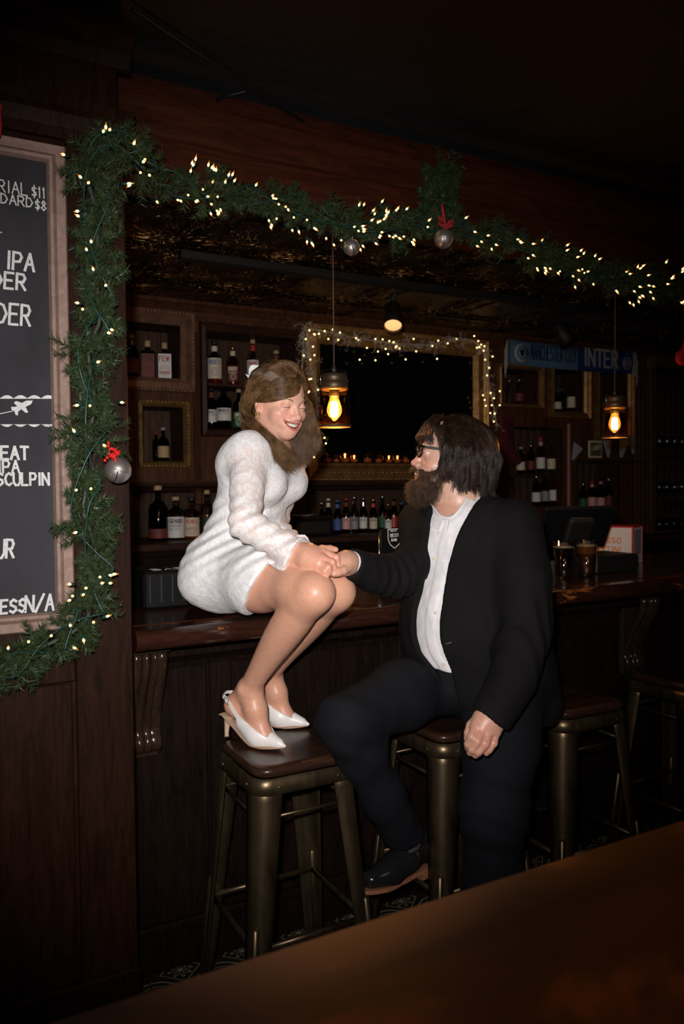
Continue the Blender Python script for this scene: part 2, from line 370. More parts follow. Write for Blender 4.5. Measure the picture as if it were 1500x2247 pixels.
mb.sweep_x([(TY+0.16, 1.034), (TY+0.16, 1.078)]+[(TY+0.085, 1.078), (TY+0.075, 1.09)]+[(y, z) for (y, z) in reversed(arc)], BX0, BX1)
mb.build('arm_rail', top_material(), top_root)
MB().box(BX0, BX1, TY+0.16, 2.95, 1.034, 1.08, 0.002).build('slab', W_TOP, top_root)
# bar back face
bx('back_panel', W_FRONT, BX0, BX1, 2.88, 2.90, 0.0, 1.032, parent=bar)
# foreground high table
def table_mat():
    m, nt, b = new_mat('foreground_table_top'); v = coords(nt, (1, 2.2, 1))
    f = noise(nt, v, 3.2, 3, 0.5, 0.6)
    lnk(nt, ramp(nt, f, [(0.30, (0.05, 0.022, 0.012)), (0.5, (0.12, 0.046, 0.017)), (0.72, (0.60, 0.17, 0.018))]), b.inputs['Base Color'])
    b.inputs['Roughness'].default_value = 0.5; b.inputs['Specular IOR Level'].default_value = 0.25; return m
tb = thing('high_table', 'blurred dark wooden high table in the foreground', 'table', (1.2, 0.05, 0))
TZ = 1.0
e0 = PZ(300, 2185, TZ); e1 = PZ(1500, 1800, TZ); dxy = norm((e1-e0)[:2]); nn = np.array([-dxy[1], dxy[0]])
a = e0[:2]-dxy*1.2; b = e1[:2]+dxy*0.6; w = nn*0.70
mb = MB().prism([tuple(a), tuple(b), tuple(b-w), tuple(a-w)], TZ-0.04, TZ); mb.build('table_top', table_mat(), tb)
for p in (a+dxy*0.3-nn*0.08, b-dxy*0.1-nn*0.08, a+dxy*0.3-w+nn*0.08, b-dxy*0.1-w+nn*0.08):
    MB().box(p[0]-0.03, p[0]+0.03, p[1]-0.03, p[1]+0.03, 0, TZ-0.04, 0.004).build('leg', W_COL, tb)
# ------------------------------------------------------------------ bar stools
def metal_mat():
    m, nt, b = new_mat('bronze_gunmetal'); v = coords(nt, (1, 1, 0.35))
    f = noise(nt, v, 14, 5, 0.6, 0.8); lnk(nt, ramp(nt, f, [(0.3, (0.07, 0.048, 0.027)), (0.7, (0.19, 0.135, 0.075))]), b.inputs['Base Color'])
    b.inputs['Metallic'].default_value = 0.85; b.inputs['Roughness'].default_value = 0.37; return m
M_GUN = metal_mat()
W_SEAT = wood('stool_seat_wood', (0.014, 0.0065, 0.004), (0.045, 0.020, 0.012), (1, 6, 6), 5, 0.33, 0.0008, 0.3)
def rounded_sq(h, r, n=6):
    P = []
    for cx_, cy_, a0 in ((h-r, h-r, 0), (-(h-r), h-r, 90), (-(h-r), -(h-r), 180), (h-r, -(h-r), 270)):
        for i in range(n+1):
            a = math.radians(a0+90*i/n); P.append((cx_+r*math.cos(a), cy_+r*math.sin(a)))
    return P
def make_stool(label):
    t = thing('bar_stool', label, 'stool', (0, 0, 0), None)
    H = 0.742
    mb = MB(); rings = [(0.150, 0.722), (0.157, 0.728), (0.160, 0.736), (0.158, 0.745), (0.150, 0.749), (0.12, 0.7465), (0.06, 0.745)]
    P = [rounded_sq(h, 0.05*h/0.15) for h, z in rings]; n = len(P[0]); V = [(x, y, z) for (h, z), R in zip(rings, P) for (x, y) in R]
    Fs = [(j*n+i, j*n+(i+1) % n, (j+1)*n+(i+1) % n, (j+1)*n+i) for j in range(len(rings)-1) for i in range(n)]
    Fs += [tuple(reversed(range(n))), tuple(range((len(rings)-1)*n, len(rings)*n))]; mb.add(V, Fs, 0, True); mb.build('seat', W_SEAT, t)
    mb = MB(); rings = [(0.156, 0.722, 0.05), (0.162, 0.717, 0.05), (0.165, 0.703, 0.052), (0.167, 0.682, 0.054), (0.164, 0.682, 0.054), (0.158, 0.70, 0.05)]
    P = [rounded_sq(h, r) for h, z, r in rings]; V = [(x, y, z) for (h, z, r), R in zip(rings, P) for (x, y) in R]
    Fs = [(j*n+i, j*n+(i+1) % n, (j+1)*n+(i+1) % n, (j+1)*n+i) for j in range(len(rings)-1) for i in range(n)]
    mb.add(V, Fs, 0, True); mb.build('seat_apron', M_GUN, t)
    for k in range(4):           # formed sheet-metal legs: quarter-round, tapering to the foot
        sx, sy = ((1, 1), (-1, 1), (-1, -1), (1, -1))[k]; V = []; Fs = []; seg = 10
        lev = [0, 0.12, 0.26, 0.40, 0.55, 0.665, 0.716]
        for z in lev:
            q = z/0.70; c = 0.216-(0.216-0.161)*q; wl = 0.040+(0.080-0.040)*q; rr = 0.030+0.014*q
            pts = [(c-wl-0.012, c-0.0)]
            pts = [(c-wl, c)]
            for i in range(seg+1):
                a = math.radians(90-90*i/seg); pts.append((c-rr+rr*math.cos(a), c-rr+rr*math.sin(a)))
            pts.append((c, c-wl))
            th = 0.0035; inn = [(c-wl, c-th*1.5)]
            for i in range(seg+1):
                a = math.radians(90-90*i/seg); inn.append((c-rr+(rr-th)*math.cos(a), c-rr+(rr-th)*math.sin(a)))
            inn.append((c-th*1.5, c-wl))
            V += [(x*sx, y*sy, z) for x, y in pts+list(reversed(inn))]
        m = 2*(seg+3)
        Fs = [(j*m+i, j*m+(i+1) % m, (j+1)*m+(i+1) % m, (j+1)*m+i) for j in range(len(lev)-1) for i in range(m)]
        Fs += [tuple(range(m)), tuple(reversed(range((len(lev)-1)*m, len(lev)*m)))]
        lg = MB().add(V, Fs, 0, True).build('leg', M_GUN, t)
        # pressed stiffening rib on the corner, low on the leg
        P0 = np.array([(0.216-0.0088)*sx, (0.216-0.0088)*sy, 0.03]); P1 = np.array([(0.187-0.0105)*sx, (0.187-0.0105)*sy, 0.36])
        MB().tube([P0, P0*0.5+P1*0.5, P1*0.98+P0*0.02, P1], [0.011, 0.012, 0.012, 0.004], 8).build('stiffening_rib', M_GUN, lg)
        MB().lathe([(0.001, 0), (0.018, 0), (0.02, 0.006), (0.018, 0.014), (0.001, 0.016)], (0.204*sx, 0.204*sy, -0.001), 12).build('rubber_foot', M_BLACK, lg)
    c = 0.192
    for z0, cc, rad, nm in ((0.30, 0.177, 0.009, 'footrest'), (0.62, 0.148, 0.005, 'brace')):
        for k in range(4):
            a = [(1, 1), (-1, 1), (-1, -1), (1, -1)][k]; b = [(-1, 1), (-1, -1), (1, -1), (1, 1)][k]
            MB().tube([(a[0]*cc, a[1]*cc, z0), (b[0]*cc, b[1]*cc, z0)], rad, 8).build(nm, M_GUN, t)
    for k in range(4):
        sx, sy = ((1, 1), (-1, 1), (-1, -1), (1, -1))[k]
        for q in (0, 1):
            p = (0.1655*sx, 0.095*sy, 0.700) if q else (0.095*sx, 0.1655*sy, 0.700)
            V = MB(); V.lathe([(0.0045, -0.002), (0.0045, 0.0015), (0.003, 0.003), (0.0002, 0.0035)], (0, 0, 0), 8, M=Matrix.Translation(p) @ Vector((p[0] if q else 0, 0 if q else p[1], 0)).to_track_quat('Z', 'Y').to_matrix().to_4x4())
            V.build('rivet', M_GUN, t)
    return t
st = make_stool('bronze metal bar stool with wooden seat under the white shoes')
st.location = (0.912, 1.982, 0); st.scale = (.9, .9, 1)
for (x, y, rz, lab) in ((1.468, 1.975, 0.02, 'bronze metal bar stool the bearded man sits on'), (1.94, 1.965, -0.03, 'empty bronze metal bar stool just right of the seated man'), (2.55, 1.98, 0.05, 'dark bar stool at the right edge, barely lit')):
    s2 = copy_tree(st); s2['label'] = lab; s2.location = (x, y, 0); s2.rotation_euler.z = rz
# ------------------------------------------------------------------ back bar wall
WY = 4.80
def rect(ul, ur, tp, bt, Y=WY):
    return (PY(ul, 900, Y)[0], PY(ur, 900, Y)[0], PY(*bt, Y)[2], PY(*tp, Y)[2])
OP = {
 'A': rect(250, 397, (397, 716), (397, 832)), 'B': rect(312, 400, (350, 893), (350, 1012)),
 'C': rect(455, 650, (460, 727), (460, 941)),
 'E': rect(1096, 1180, (1150, 812), (1150, 886)), 'F': rect(1213, 1278, (1250, 812), (1250, 903)),
 'G': rect(1312, 1374, (1340, 812), (1340, 955)), 'H': rect(1126, 1236, (1180, 938), (1180, 1112)),
 'I': rect(1264, 1364, (1320, 1010), (1320, 1122)), 'J': rect(1436, 1560, (1450, 806), (1450, 1165)),
 'D': (1.22, 3.66, PY(400, 1182, WY)[2], PY(400, 1078, WY)[2]),
}
W0, W1 = 0.53, 8.3
wb = struct(bx('wall_back', W_BACK, W0, W1, 5.08, 5.16, 0, 2.64))
xs = sorted({W0, W1, *[r[i] for r in OP.values() for i in (0, 1)]}); zs = sorted({0.0, 2.60, *[r[i] for r in OP.values() for i in (2, 3)]})
fill = np.ones((len(xs)-1, len(zs)-1), bool)
for r in OP.values():
    for i in range(len(xs)-1):
        for k in range(len(zs)-1):
            if r[0]-1e-6 <= xs[i] and xs[i+1] <= r[1]+1e-6 and r[2]-1e-6 <= zs[k] and zs[k+1] <= r[3]+1e-6: fill[i, k] = False
done = np.zeros_like(fill)
for i in range(len(xs)-1):
    for k in range(len(zs)-1):
        if not fill[i, k] or done[i, k]: continue
        k2 = k
        while k2+1 < len(zs)-1 and fill[i, k2+1] and not done[i, k2+1]: k2 += 1
        i2 = i
        while i2+1 < len(xs)-1 and all(fill[i2+1, kk] and not done[i2+1, kk] for kk in range(k, k2+1)): i2 += 1
        done[i:i2+1, k:k2+1] = True
        bx('face_board', W_BACK, xs[i], xs[i2+1], WY, WY+0.03, zs[k], zs[k2+1], 0.0, wb)
# beadboard behind the niches, plank by plank
pm = MB().box(-0.0385, 0.0385, 0, 0.012, 0, 1.62, 0.004).build('bead_plank', W_BEAD, wb, world=False); pm.location = (W0+0.04, 5.062, 0.98)
for k in range(1, 88):
    o = bpy.data.objects.new('bead_plank', pm.data); COL.objects.link(o); o.parent = wb; o.location = (W0+0.04+0.08*k, 5.062, 0.98)
# niche linings
for kx, r in OP.items():
    mb = MB(); x0, x1, z0, z1 = r; t = 0.012
    mb.box(x0-t, x0, WY+0.02, 5.06, z0-t, z1+t); mb.box(x1, x1+t, WY+0.02, 5.06, z0-t, z1+t)
    mb.box(x0, x1, WY+0.02, 5.06, z0-t, z0); mb.box(x0, x1, WY+0.02, 5.06, z1, z1+t)
    mb.build('niche_lining', W_SHELF, wb)
def frame(name, r, w, mat, parent, depth=0.04, beads=True, Y=WY, steps=((0.0, 1.0), (0.25, 0.55), (0.7, 0.8), (1.0, 0.35))):
    """mitred moulding around a rectangle; profile from the outer edge inwards"""
    x0, x1, z0, z1 = r; V = []; Fs = []
    m = len(steps)+2
    for (sx, sz) in ((0, 0), (1, 0), (1, 1), (0, 1)):
        cx_, cz_ = (x1 if sx else x0), (z1 if sz else z0); dx, dz = (1 if sx else -1), (1 if sz else -1)
        V.append((cx_+dx*w, Y, cz_+dz*w))
        for (q, h) in steps: V.append((cx_+dx*w*(1-q), Y-depth*h, cz_+dz*w*(1-q)))
        V.append((cx_, Y, cz_))
    for c in range(4):
        for i in range(m-1): Fs.append((c*m+i, c*m+i+1, ((c+1) % 4)*m+i+1, ((c+1) % 4)*m+i))
    mb = MB().add(V, Fs)
    if beads:
        L = [((x0-w*.85, z0-w*.85), (x1+w*.85, z0-w*.85)), ((x1+w*.85, z0-w*.85), (x1+w*.85, z1+w*.85)), ((x1+w*.85, z1+w*.85), (x0-w*.85, z1+w*.85)), ((x0-w*.85, z1+w*.85), (x0-w*.85, z0-w*.85))]
        for (p, q) in L:
            n = max(3, int(math.hypot(q[0]-p[0], q[1]-p[1])/0.022))
            for k in range(n):
                t = (k+0.5)/n; x, z = p[0]+(q[0]-p[0])*t, p[1]+(q[1]-p[1])*t; h = 0.008
                mb.add([(x-h, Y-depth*.85, z), (x, Y-depth*.85, z-h), (x+h, Y-depth*.85, z), (x, Y-depth*.85, z+h), (x, Y-depth*.85-h, z)], [(0, 1, 4), (1, 2, 4), (2, 3, 4), (3, 0, 4)], 0, True)
    return mb.build(name, mat, parent)
M_ROSE = plain('rose_bronze_frame', (0.20, 0.105, 0.065), 0.4, 0.35, bumps=(60, 0.5, 0.003), vary=0.3)
M_DGOLD = plain('dull_gold_frame', (0.26, 0.17, 0.055), 0.4, 0.6, bumps=(90, 0.7, 0.004), vary=0.4)
def frame_thing(name, label, r, w, mat, **k):
    x0, x1, z0, z1 = r; t = thing(name, label, 'frame', ((x0+x1)/2, WY, z0), None); frame('moulding', r, w, mat, t, **k); return t
frame_thing('picture_frame', 'rose-bronze beaded frame around the niche at the top left of the back bar', OP['A'], 0.085, M_ROSE)
frame_thing('picture_frame', 'small dull gold frame around the lower left niche beside the garland', OP['B'], 0.035, M_DGOLD)
frame_thing('picture_frame', 'dark wooden moulding around the two-shelf bottle niche behind the woman', OP['C'], 0.05, W_SHELF, beads=False)
frame_thing('picture_frame', 'dim gold frame around the niche under the pale blue scarf end', OP['E'], 0.03, M_GOLD)
frame_thing('picture_frame', 'gold frame around the niche holding the yellow bottle', OP['F'], 0.055, M_GOLD)
frame_thing('picture_frame', 'gold frame on the wall behind the right pendant lamp', OP['G'], 0.05, M_GOLD)
frame_thing('picture_frame', 'wide gold frame around the glassware shelves at the right edge', OP['J'], 0.10, M_GOLD)
# shelves
def shelf(r, z, y0=WY+0.0, name='shelf'): return bx(name, W_SHELF, r[0], r[1], y0, 5.058, z-0.018, z, 0.002, wb)
SC = PY(480, 841, WY)[2]; shelf(OP['C'], SC)
SH1 = PY(1180, 1040, WY)[2]; shelf(OP['H'], SH1)
SJ = [PY(1450, v, WY)[2] for v in (1002, 1105)]
for z in SJ: shelf(OP['J'], z)
# ledge over the lower zone, crown, pilasters
LZ = PY(400, 1060, WY)[2]
mb = MB().sweep_x([(WY+0.01, LZ-0.055), (WY-0.02, LZ-0.05), (WY-0.05, LZ-0.03), (WY-0.09, LZ-0.02), (WY-0.10, LZ), (WY-0.10, LZ+0.012), (WY+0.01, LZ+0.012)], W0, 3.72); mb.build('ledge', W_SHELF, wb)
mb = MB().sweep_x([(WY+0.01, 2.52), (WY-0.01, 2.52), (WY-0.015, 2.54), (WY-0.05, 2.57), (WY-0.07, 2.58), (WY-0.07, 2.60), (WY+0.01, 2.60)], W0, W1); mb.build('crown_moulding', W_BACK, wb)
def fluted(u0, u1, z0, z1, name='pilaster', mat=None):
    x0, x1 = PY(u0, 950, WY)[0], PY(u1, 950, WY)[0]; mb = MB().box(x0, x1, WY-0.03, WY, z0, z1, 0.004); n = 4; w = (x1-x0)/(2*n+1)
    for k in range(n): mb.box(x0+w*(2*k+1), x0+w*(2*k+2), WY-0.042, WY-0.03, z0+0.08, z1-0.08, 0.004)
    return mb.build(name, mat or W_BACK, wb)
fluted(1388, 1430, 0.9, 2.44); fluted(424, 437, 1.35, 2.5)
bx('edge_strip', plain('pale_rose_strip', (0.33, 0.17, 0.12), 0.4), PY(1243, 1000, WY)[0], PY(1247.5, 1000, WY)[0], WY-0.02, WY, PY(1245, 1112, WY)[2], PY(1245, 930, WY)[2], 0.002, wb)
bx('shelf', W_SHELF, OP['G'][0]-0.25, OP['G'][1]+0.1, WY-0.10, WY, PY(1300, 1010, WY)[2]-0.02, PY(1300, 1010, WY)[2], 0.003, wb)
# back counter
CZ = OP['D'][2]
bc = thing('back_counter', 'dark wooden back bar counter carrying the bottles behind the couple', 'counter', (3.0, 4.6, 0))
MB().box(W0, 3.76, 4.42, WY-0.001, CZ-0.04, CZ, 0.006).build('counter_top', W_SHELF, bc)
MB().box(W0, 3.74, 4.46, WY-0.001, 0.0, CZ-0.04).build('cabinet', W_FRONT, bc)
for k in range(6):
    x = W0+0.02+0.53*k; MB().box(x, x+0.50, 4.445, 4.46, 0.1, CZ-0.07, 0.006).build('door', W_FRONT, bc)
MB().box(3.8, 8.2, 4.50, WY-0.001, OP['J'][2]-0.05, OP['J'][2]-0.01, 0.006).build('counter_top', W_SHELF, bc)
MB().box(3.82, 8.2, 4.53, WY-0.001, 0.0, OP['J'][2]-0.05).build('cabinet', W_FRONT, bc)
# ------------------------------------------------------------------ large mirror in a gilt frame
MIR = (PY(700, 880, WY)[0], PY(1034, 880, WY)[0], PY(800, 1018, WY)[2], PY(700, 755, WY)[2])
mt = thing('mirror', 'large dark mirror in a wide gold frame between the woman and the man', 'mirror', ((MIR[0]+MIR[1])/2, WY, MIR[2]))
M_MIRROR = plain('dark_mirror', (0.004, 0.004, 0.004), 0.12, 0.0, 0.12)
bx('mirror_glass', M_MIRROR, MIR[0], MIR[1], WY-0.015, WY-0.002, MIR[2], MIR[3], 0, mt)
frame('moulding', MIR, 0.125, M_GOLD, mt, 0.05)
mb = MB()
for k in range(34): # carved lotus row on the lower rail
    x = MIR[0]+(MIR[1]-MIR[0])*(k+0.5)/34; mb.lathe([(0.0005, 0.012), (0.010, 0.006), (0.013, 0)], (0, 0, 0), 6, M=Matrix.Translation((x, WY-0.043, MIR[2]-0.06)) @ Matrix.Rotation(math.radians(90), 4, 'X'))
mb.build('carved_row', M_GOLD, mt)['kind'] = 'stuff'
# ------------------------------------------------------------------ stroke lettering
GL = {
'A': [[(0, 0), (.5, 1), (1, 0)], [(.2, .38), (.8, .38)]], 'B': [[(0, 0), (0, 1), (.7, .95), (.8, .75), (.6, .54), (0, .52)], [(.6, .54), (.95, .35), (.8, .05), (0, 0)]],
'C': [[(.95, .85), (.6, 1), (.2, .85), (0, .5), (.2, .12), (.6, 0), (.95, .15)]], 'D': [[(0, 0), (0, 1), (.6, .9), (.95, .5), (.6, .08), (0, 0)]],
'E': [[(.9, 1), (0, 1), (0, 0), (.9, 0)], [(0, .52), (.75, .52)]], 'F': [[(.9, 1), (0, 1), (0, 0)], [(0, .52), (.75, .52)]],
'G': [[(.95, .85), (.6, 1), (.2, .85), (0, .5), (.2, .12), (.6, 0), (.95, .15), (.95, .45), (.55, .45)]], 'H': [[(0, 0), (0, 1)], [(1, 0), (1, 1)], [(0, .5), (1, .5)]],
'I': [[(.5, 0), (.5, 1)]], 'J': [[(.8, 1), (.8, .2), (.5, 0), (.1, .15)]], 'K': [[(0, 0), (0, 1)], [(.9, 1), (0, .45), (.95, 0)]], 'L': [[(0, 1), (0, 0), (.85, 0)]],
'M': [[(0, 0), (.1, 1), (.5, .3), (.9, 1), (1, 0)]], 'N': [[(0, 0), (0, 1), (1, 0), (1, 1)]], 'O': [[(.5, 1), (.12, .85), (0, .5), (.12, .12), (.5, 0), (.88, .12), (1, .5), (.88, .85), (.5, 1)]],
'P': [[(0, 0), (0, 1), (.7, .97), (.9, .75), (.7, .48), (0, .45)]], 'R': [[(0, 0), (0, 1), (.7, .97), (.9, .75), (.7, .5), (0, .48)], [(.4, .48), (.95, 0)]],
'S': [[(.9, .85), (.5, 1), (.1, .85), (.12, .6), (.8, .42), (.92, .2), (.5, 0), (.05, .14)]], 'T': [[(0, 1), (1, 1)], [(.5, 1), (.5, 0)]],
'U': [[(0, 1), (0, .25), (.3, 0), (.7, 0), (1, .25), (1, 1)]], 'V': [[(0, 1), (.5, 0), (1, 1)]], 'W': [[(0, 1), (.25, 0), (.5, .8), (.75, 0), (1, 1)]], 'X': [[(0, 0), (1, 1)], [(0, 1), (1, 0)]],
'Y': [[(0, 1), (.5, .5), (1, 1)], [(.5, .5), (.5, 0)]], 'Z': [[(0, 1), (1, 1), (0, 0), (1, 0)]],
'1': [[(.2, .8), (.55, 1), (.55, 0)]], '8': [[(.5, .54), (.12, .75), (.5, 1), (.88, .75), (.5, .54), (.05, .25), (.5, 0), (.95, .25), (.5, .54)]],
'0': [[(.5, 1), (.1, .8), (.1, .2), (.5, 0), (.9, .2), (.9, .8), (.5, 1)]], '2': [[(.05, .8), (.5, 1), (.9, .75), (0, 0), (1, 0)]],
'$': [[(.9, .8), (.5, .92), (.1, .8), (.12, .6), (.8, .42), (.92, .22), (.5, .08), (.05, .2)], [(.5, 1.08), (.5, -.08)]], '/': [[(0, -.05), (1, 1.05)]], '-': [[(.1, .5), (.9, .5)]]}
def strokes(mb, text, o, ex, ey, h, w, th, gap=0.3, nrm=None, slant=0.0, mi=0, tk=0.0006, right=False):
    """flat lettering: o origin (baseline), ex/ey unit axes, h height, w glyph width, th stroke width, raised along nrm"""
    ex, ey = norm(ex), norm(ey); nrm = norm(np.cross(ex, ey)) if nrm is None else norm(nrm); adv = 0.0
    wid = [(0.35 if c == 'I' else 0.6 if c == '1' else 0.5 if c == ' ' else 1.0)*w for c in text]; tot = sum(wid)+gap*w*(len(text)-1)
    if right: adv = -tot
    for c, cw in zip(text, wid):
        for line in GL.get(c, []):
            P = [np.asarray(o)+ex*(adv+(p[0]*cw if c not in 'I' else p[0]*cw)+slant*p[1]*h)+ey*(p[1]*h) for p in line]
            for a, b in zip(P[:-1], P[1:]):
                tk = .0006+(len(mb.v)//8 % 9)*.00012; t = b-a; L = np.linalg.norm(t)
                if L < 1e-6: continue
                t /= L; s = np.cross(nrm, t)*th/2; a2, b2 = a-t*th*.35, b+t*th*.35
                Q = [a2-s, b2-s, b2+s, a2+s]; mb.add([q+nrm*tk for q in Q]+Q, [(0, 1, 2, 3), (0, 4, 5, 1), (1, 5, 6, 2), (2, 6, 7, 3), (3, 7, 4, 0)], mi)
        adv += cw+gap*w
    return mb
# ------------------------------------------------------------------ bottles
M_AMBER = glass('amber_bottle_glass', (0.45, 0.16, 0.04)); M_CLEAR = glass('clear_bottle_glass', (0.9, 0.9, 0.88)); M_GRNG = glass('green_bottle_glass', (0.1, 0.4, 0.12)); M_DKG = glass('dark_bottle_glass', (0.12, 0.05, 0.02)); M_YEL = glass('yellow_bottle_glass', (0.9, 0.6, 0.05))
M_WHISKY = plain('whisky', (0.28, 0.08, 0.015), 0.15, 0, 0.5); M_CREAM = plain('cream_label', (0.74, 0.66, 0.5), 0.6); M_WHITE = plain('white_label', (0.8, 0.8, 0.78), 0.6)
M_INK = plain('black_ink', (0.02, 0.02, 0.02), 0.6); M_RED = plain('red_print', (0.45, 0.03, 0.03), 0.6); M_CORK = plain('cork_stopper', (0.5, 0.36, 0.2), 0.7); M_REDWAX = plain('red_wax', (0.5, 0.03, 0.02), 0.4)
M_BLKCAP = plain('black_cap', (0.02, 0.02, 0.02), 0.35); M_GRLAB = plain('green_label', (0.02, 0.13, 0.06), 0.6); M_SILVER = plain('silver_foil', (0.7, 0.7, 0.72), 0.25, 1.0); M_GOLDFOIL = plain('gold_foil', (0.75, 0.5, 0.15), 0.3, 1.0); M_PINKLAB = plain('pink_label', (0.75, 0.42, 0.38), 0.6); M_BLUELAB = plain('blue_label', (0.05, 0.12, 0.35), 0.6); M_GREYLAB = plain('grey_label', (0.3, 0.3, 0.32), 0.5); M_DKRED = plain('dark_red_label', (0.16, 0.03, 0.02), 0.6)
def arc_patch(mb, r, z0, z1, half, n=10, mi=0, face=-math.pi/2-0.5):
    V = [(r*math.cos(face+half*(2*i/n-1)), r*math.sin(face+half*(2*i/n-1)), z) for z in (z0, z1) for i in range(n+1)]
    mb.add(V, [(i, i+1, n+2+i, n+1+i) for i in range(n)], mi, True)
PROF = {
 'round': lambda R, H: [(0.001, 0.004), (R*.92, 0), (R, .012), (R, H*.60), (R*.92, H*.66), (R*.5, H*.73), (R*.36, H*.76), (R*.34, H*.93), (R*.40, H*.935), (R*.40, H*.95), (R*.3, H*.95)],
 'squat': lambda R, H: [(0.001, 0.004), (R*.94, 0), (R, .015), (R, H*.55), (R*.85, H*.65), (R*.4, H*.72), (R*.30, H*.75), (R*.29, H*.9), (R*.36, H*.905), (R*.36, H*.93), (R*.2, H*.93)],
 'beer': lambda R, H: [(0.001, 0.004), (R*.9, 0), (R, .01), (R, H*.52), (R*.9, H*.6), (R*.55, H*.72), (R*.42, H*.82), (R*.40, H*.95), (R*.45, H*.96), (R*.44, H*.975)],
 'tall': lambda R, H: [(0.001, 0.004), (R*.9, 0), (R, .01), (R, H*.66), (R*.8, H*.73), (R*.36, H*.79), (R*.33, H*.95), (R*.38, H*.955), (R*.36, H*.97)],
}
def bottle(label, x, y, z, H, R, kind='round', gmat=None, cap=M_CORK, lab=M_CREAM, lz=(0.12, 0.45), neck=None, text=None, emblem=None, liquid=True, group=None, square=False, face=None, cat='bottle'):
    t = thing('bottle', label, cat, (x, y, z), group)
    gm = gmat or M_AMBER; pr_ = PROF[kind](R, H); fc = face if face is not None else math.atan2(-y, -x)
    n = 4 if square else 20; Mq = Matrix.Rotation(fc+math.pi/4, 4, 'Z') if square else None
    mb = MB()
    if square:
        k = 1.30; mb.box(-R, R, -R*.62, R*.62, 0, H*.74, 0.008, M=Matrix.Rotation(fc+math.pi/2, 4, 'Z')); mb.lathe([(R*.42, H*.74), (R*.34, H*.80), (R*.34, H*.86)], n=14)
    else: mb.lathe(pr_, n=n)
    mb.build('glass_body', gm, t, world=False)
    if liquid and not square:
        lp = [(0.001, 0.008), (R*.86, 0.006), (R*.93, .016), (R*.93, H*.50), (0.001, H*.50)]
        MB().lathe(lp, n=n).build('liquor', M_WHISKY if gm in (M_AMBER, M_CLEAR) else gm, t, world=False)
    top = H*.86 if square else H*(.93 if kind != 'beer' else .955)
    if cap is not None:
        cr = R*(.42 if not square else .40) if kind != 'beer' else R*.47
        MB().lathe([(0.001, top-0.004), (cr, top-0.004), (cr*1.02, top+0.004), (cr, H-0.002), (cr*.9, H), (0.001, H)], n=14).build('cap', cap, t, world=False)
    if lab is not None:
        if square:
            mr = Matrix.Rotation(fc+math.pi/2, 4, 'Z'); mb = MB().box(-R*.9, R*.9, -R*.62-.0012, -R*.62-.0002, H*lz[0], H*lz[1], M=mr); lo = mb.build('label', lab, t, world=False)
            fo = np.array(mr @ Vector((-R*.75, -R*.62-.0014, 0))); ex = np.array(mr @ Vector((1, 0, 0)))
        else:
            mb = MB(); arc_patch(mb, R+0.0012, H*lz[0], H*lz[1], 1.15, 12, 0, fc); lo = mb.build('label', lab, t, world=False)
            ex = np.array([-math.sin(fc), math.cos(fc), 0.0]); fo = np.array([math.cos(fc), math.sin(fc), 0])*(R+0.0035)-ex*R*.72
        if text:
            tb_ = MB(); lh = H*(lz[1]-lz[0])
            for li, tx in enumerate(text):
                if tx is None: continue
                big = li == 0; hh = lh*(0.20 if big else 0.09); zz = H*lz[1]-lh*(0.30+li*0.17); w = 1.45*R/(len(tx)*1.3)
                strokes(tb_, tx, fo+np.array([0, 0, zz]), ex, (0, 0, 1), hh, w, max(hh*.16, .0012), 0.3)
            if emblem:
                c = fo+ex*R*.72+np.array([0, 0, H*lz[0]+lh*.32])
                for rr in (lh*.20, lh*.11): 
                    P = [c+ex*rr*math.cos(a)+np.array([0, 0, rr*math.sin(a)]) for a in np.linspace(0, 2*math.pi, 17)]
                    nn_ = norm(np.cross(ex, (0, 0, 1)))
                    for a_, b_ in zip(P[:-1], P[1:]):
                        tt = norm(b_-a_); s = np.cross(nn_, tt)*.0012; tb_.add([a_-s, b_-s, b_+s, a_+s], [(0, 1, 2, 3)])
            tb_.build('print', emblem or M_INK, lo, world=False)['kind'] = 'stuff'
    if neck is not None:
        mb = MB(); zz = H*.80 if kind == 'beer' else H*.80
        rr = R*(.46 if kind == 'beer' else .38)
        arc_patch(mb, rr+0.0012, H*.76, H*.88, 1.4, 8, 0, fc); mb.build('neck_label', neck, t, world=False)
    return t
YB = 4.92
def bat(label, u, H, R, base, Y=YB, **k):
    p = PY(u, 900, Y); return bottle(label, p[0], Y, base, H, R, **k)
# niche A: three rectangular bottles, one clearly lit
zA = OP['A'][2]
bat('tall dark bottle in shadow, left end of the top left niche', 291, 0.27, 0.042, zA, square=False, lab=M_DKRED, neck=M_GOLDFOIL, text=['RYE'], kind='round', gmat=M_DKG)
bat('dark red-labelled rectangular bottle in the top left niche, in shadow', 326, 0.24, 0.044, zA, square=True, lab=M_DKRED, lz=(.06, .66), text=['FEW', None, 'RYE'], gmat=M_DKG)
bat('rectangular bottle with white and red label in the top left niche', 363, 0.235, 0.044, zA, square=True, lab=M_WHITE, lz=(.05, .70), text=['FEW', None, None, 'BOURBON'], emblem=M_RED, gmat=M_AMBER)
# niche B
zB = OP['B'][2]
bat('short dark bottle with tan label in the small gold framed niche', 357, 0.215, 0.036, zB, lab=M_CORK, kind='squat', cap=M_GREYLAB, gmat=M_DKG)
bat('slim unlit bottle left of the tan labelled one in the gold framed niche', 341, 0.19, 0.024, zB+0.0, Y=5.0, lab=None, kind='tall', cap=M_DKRED, gmat=M_DKG)
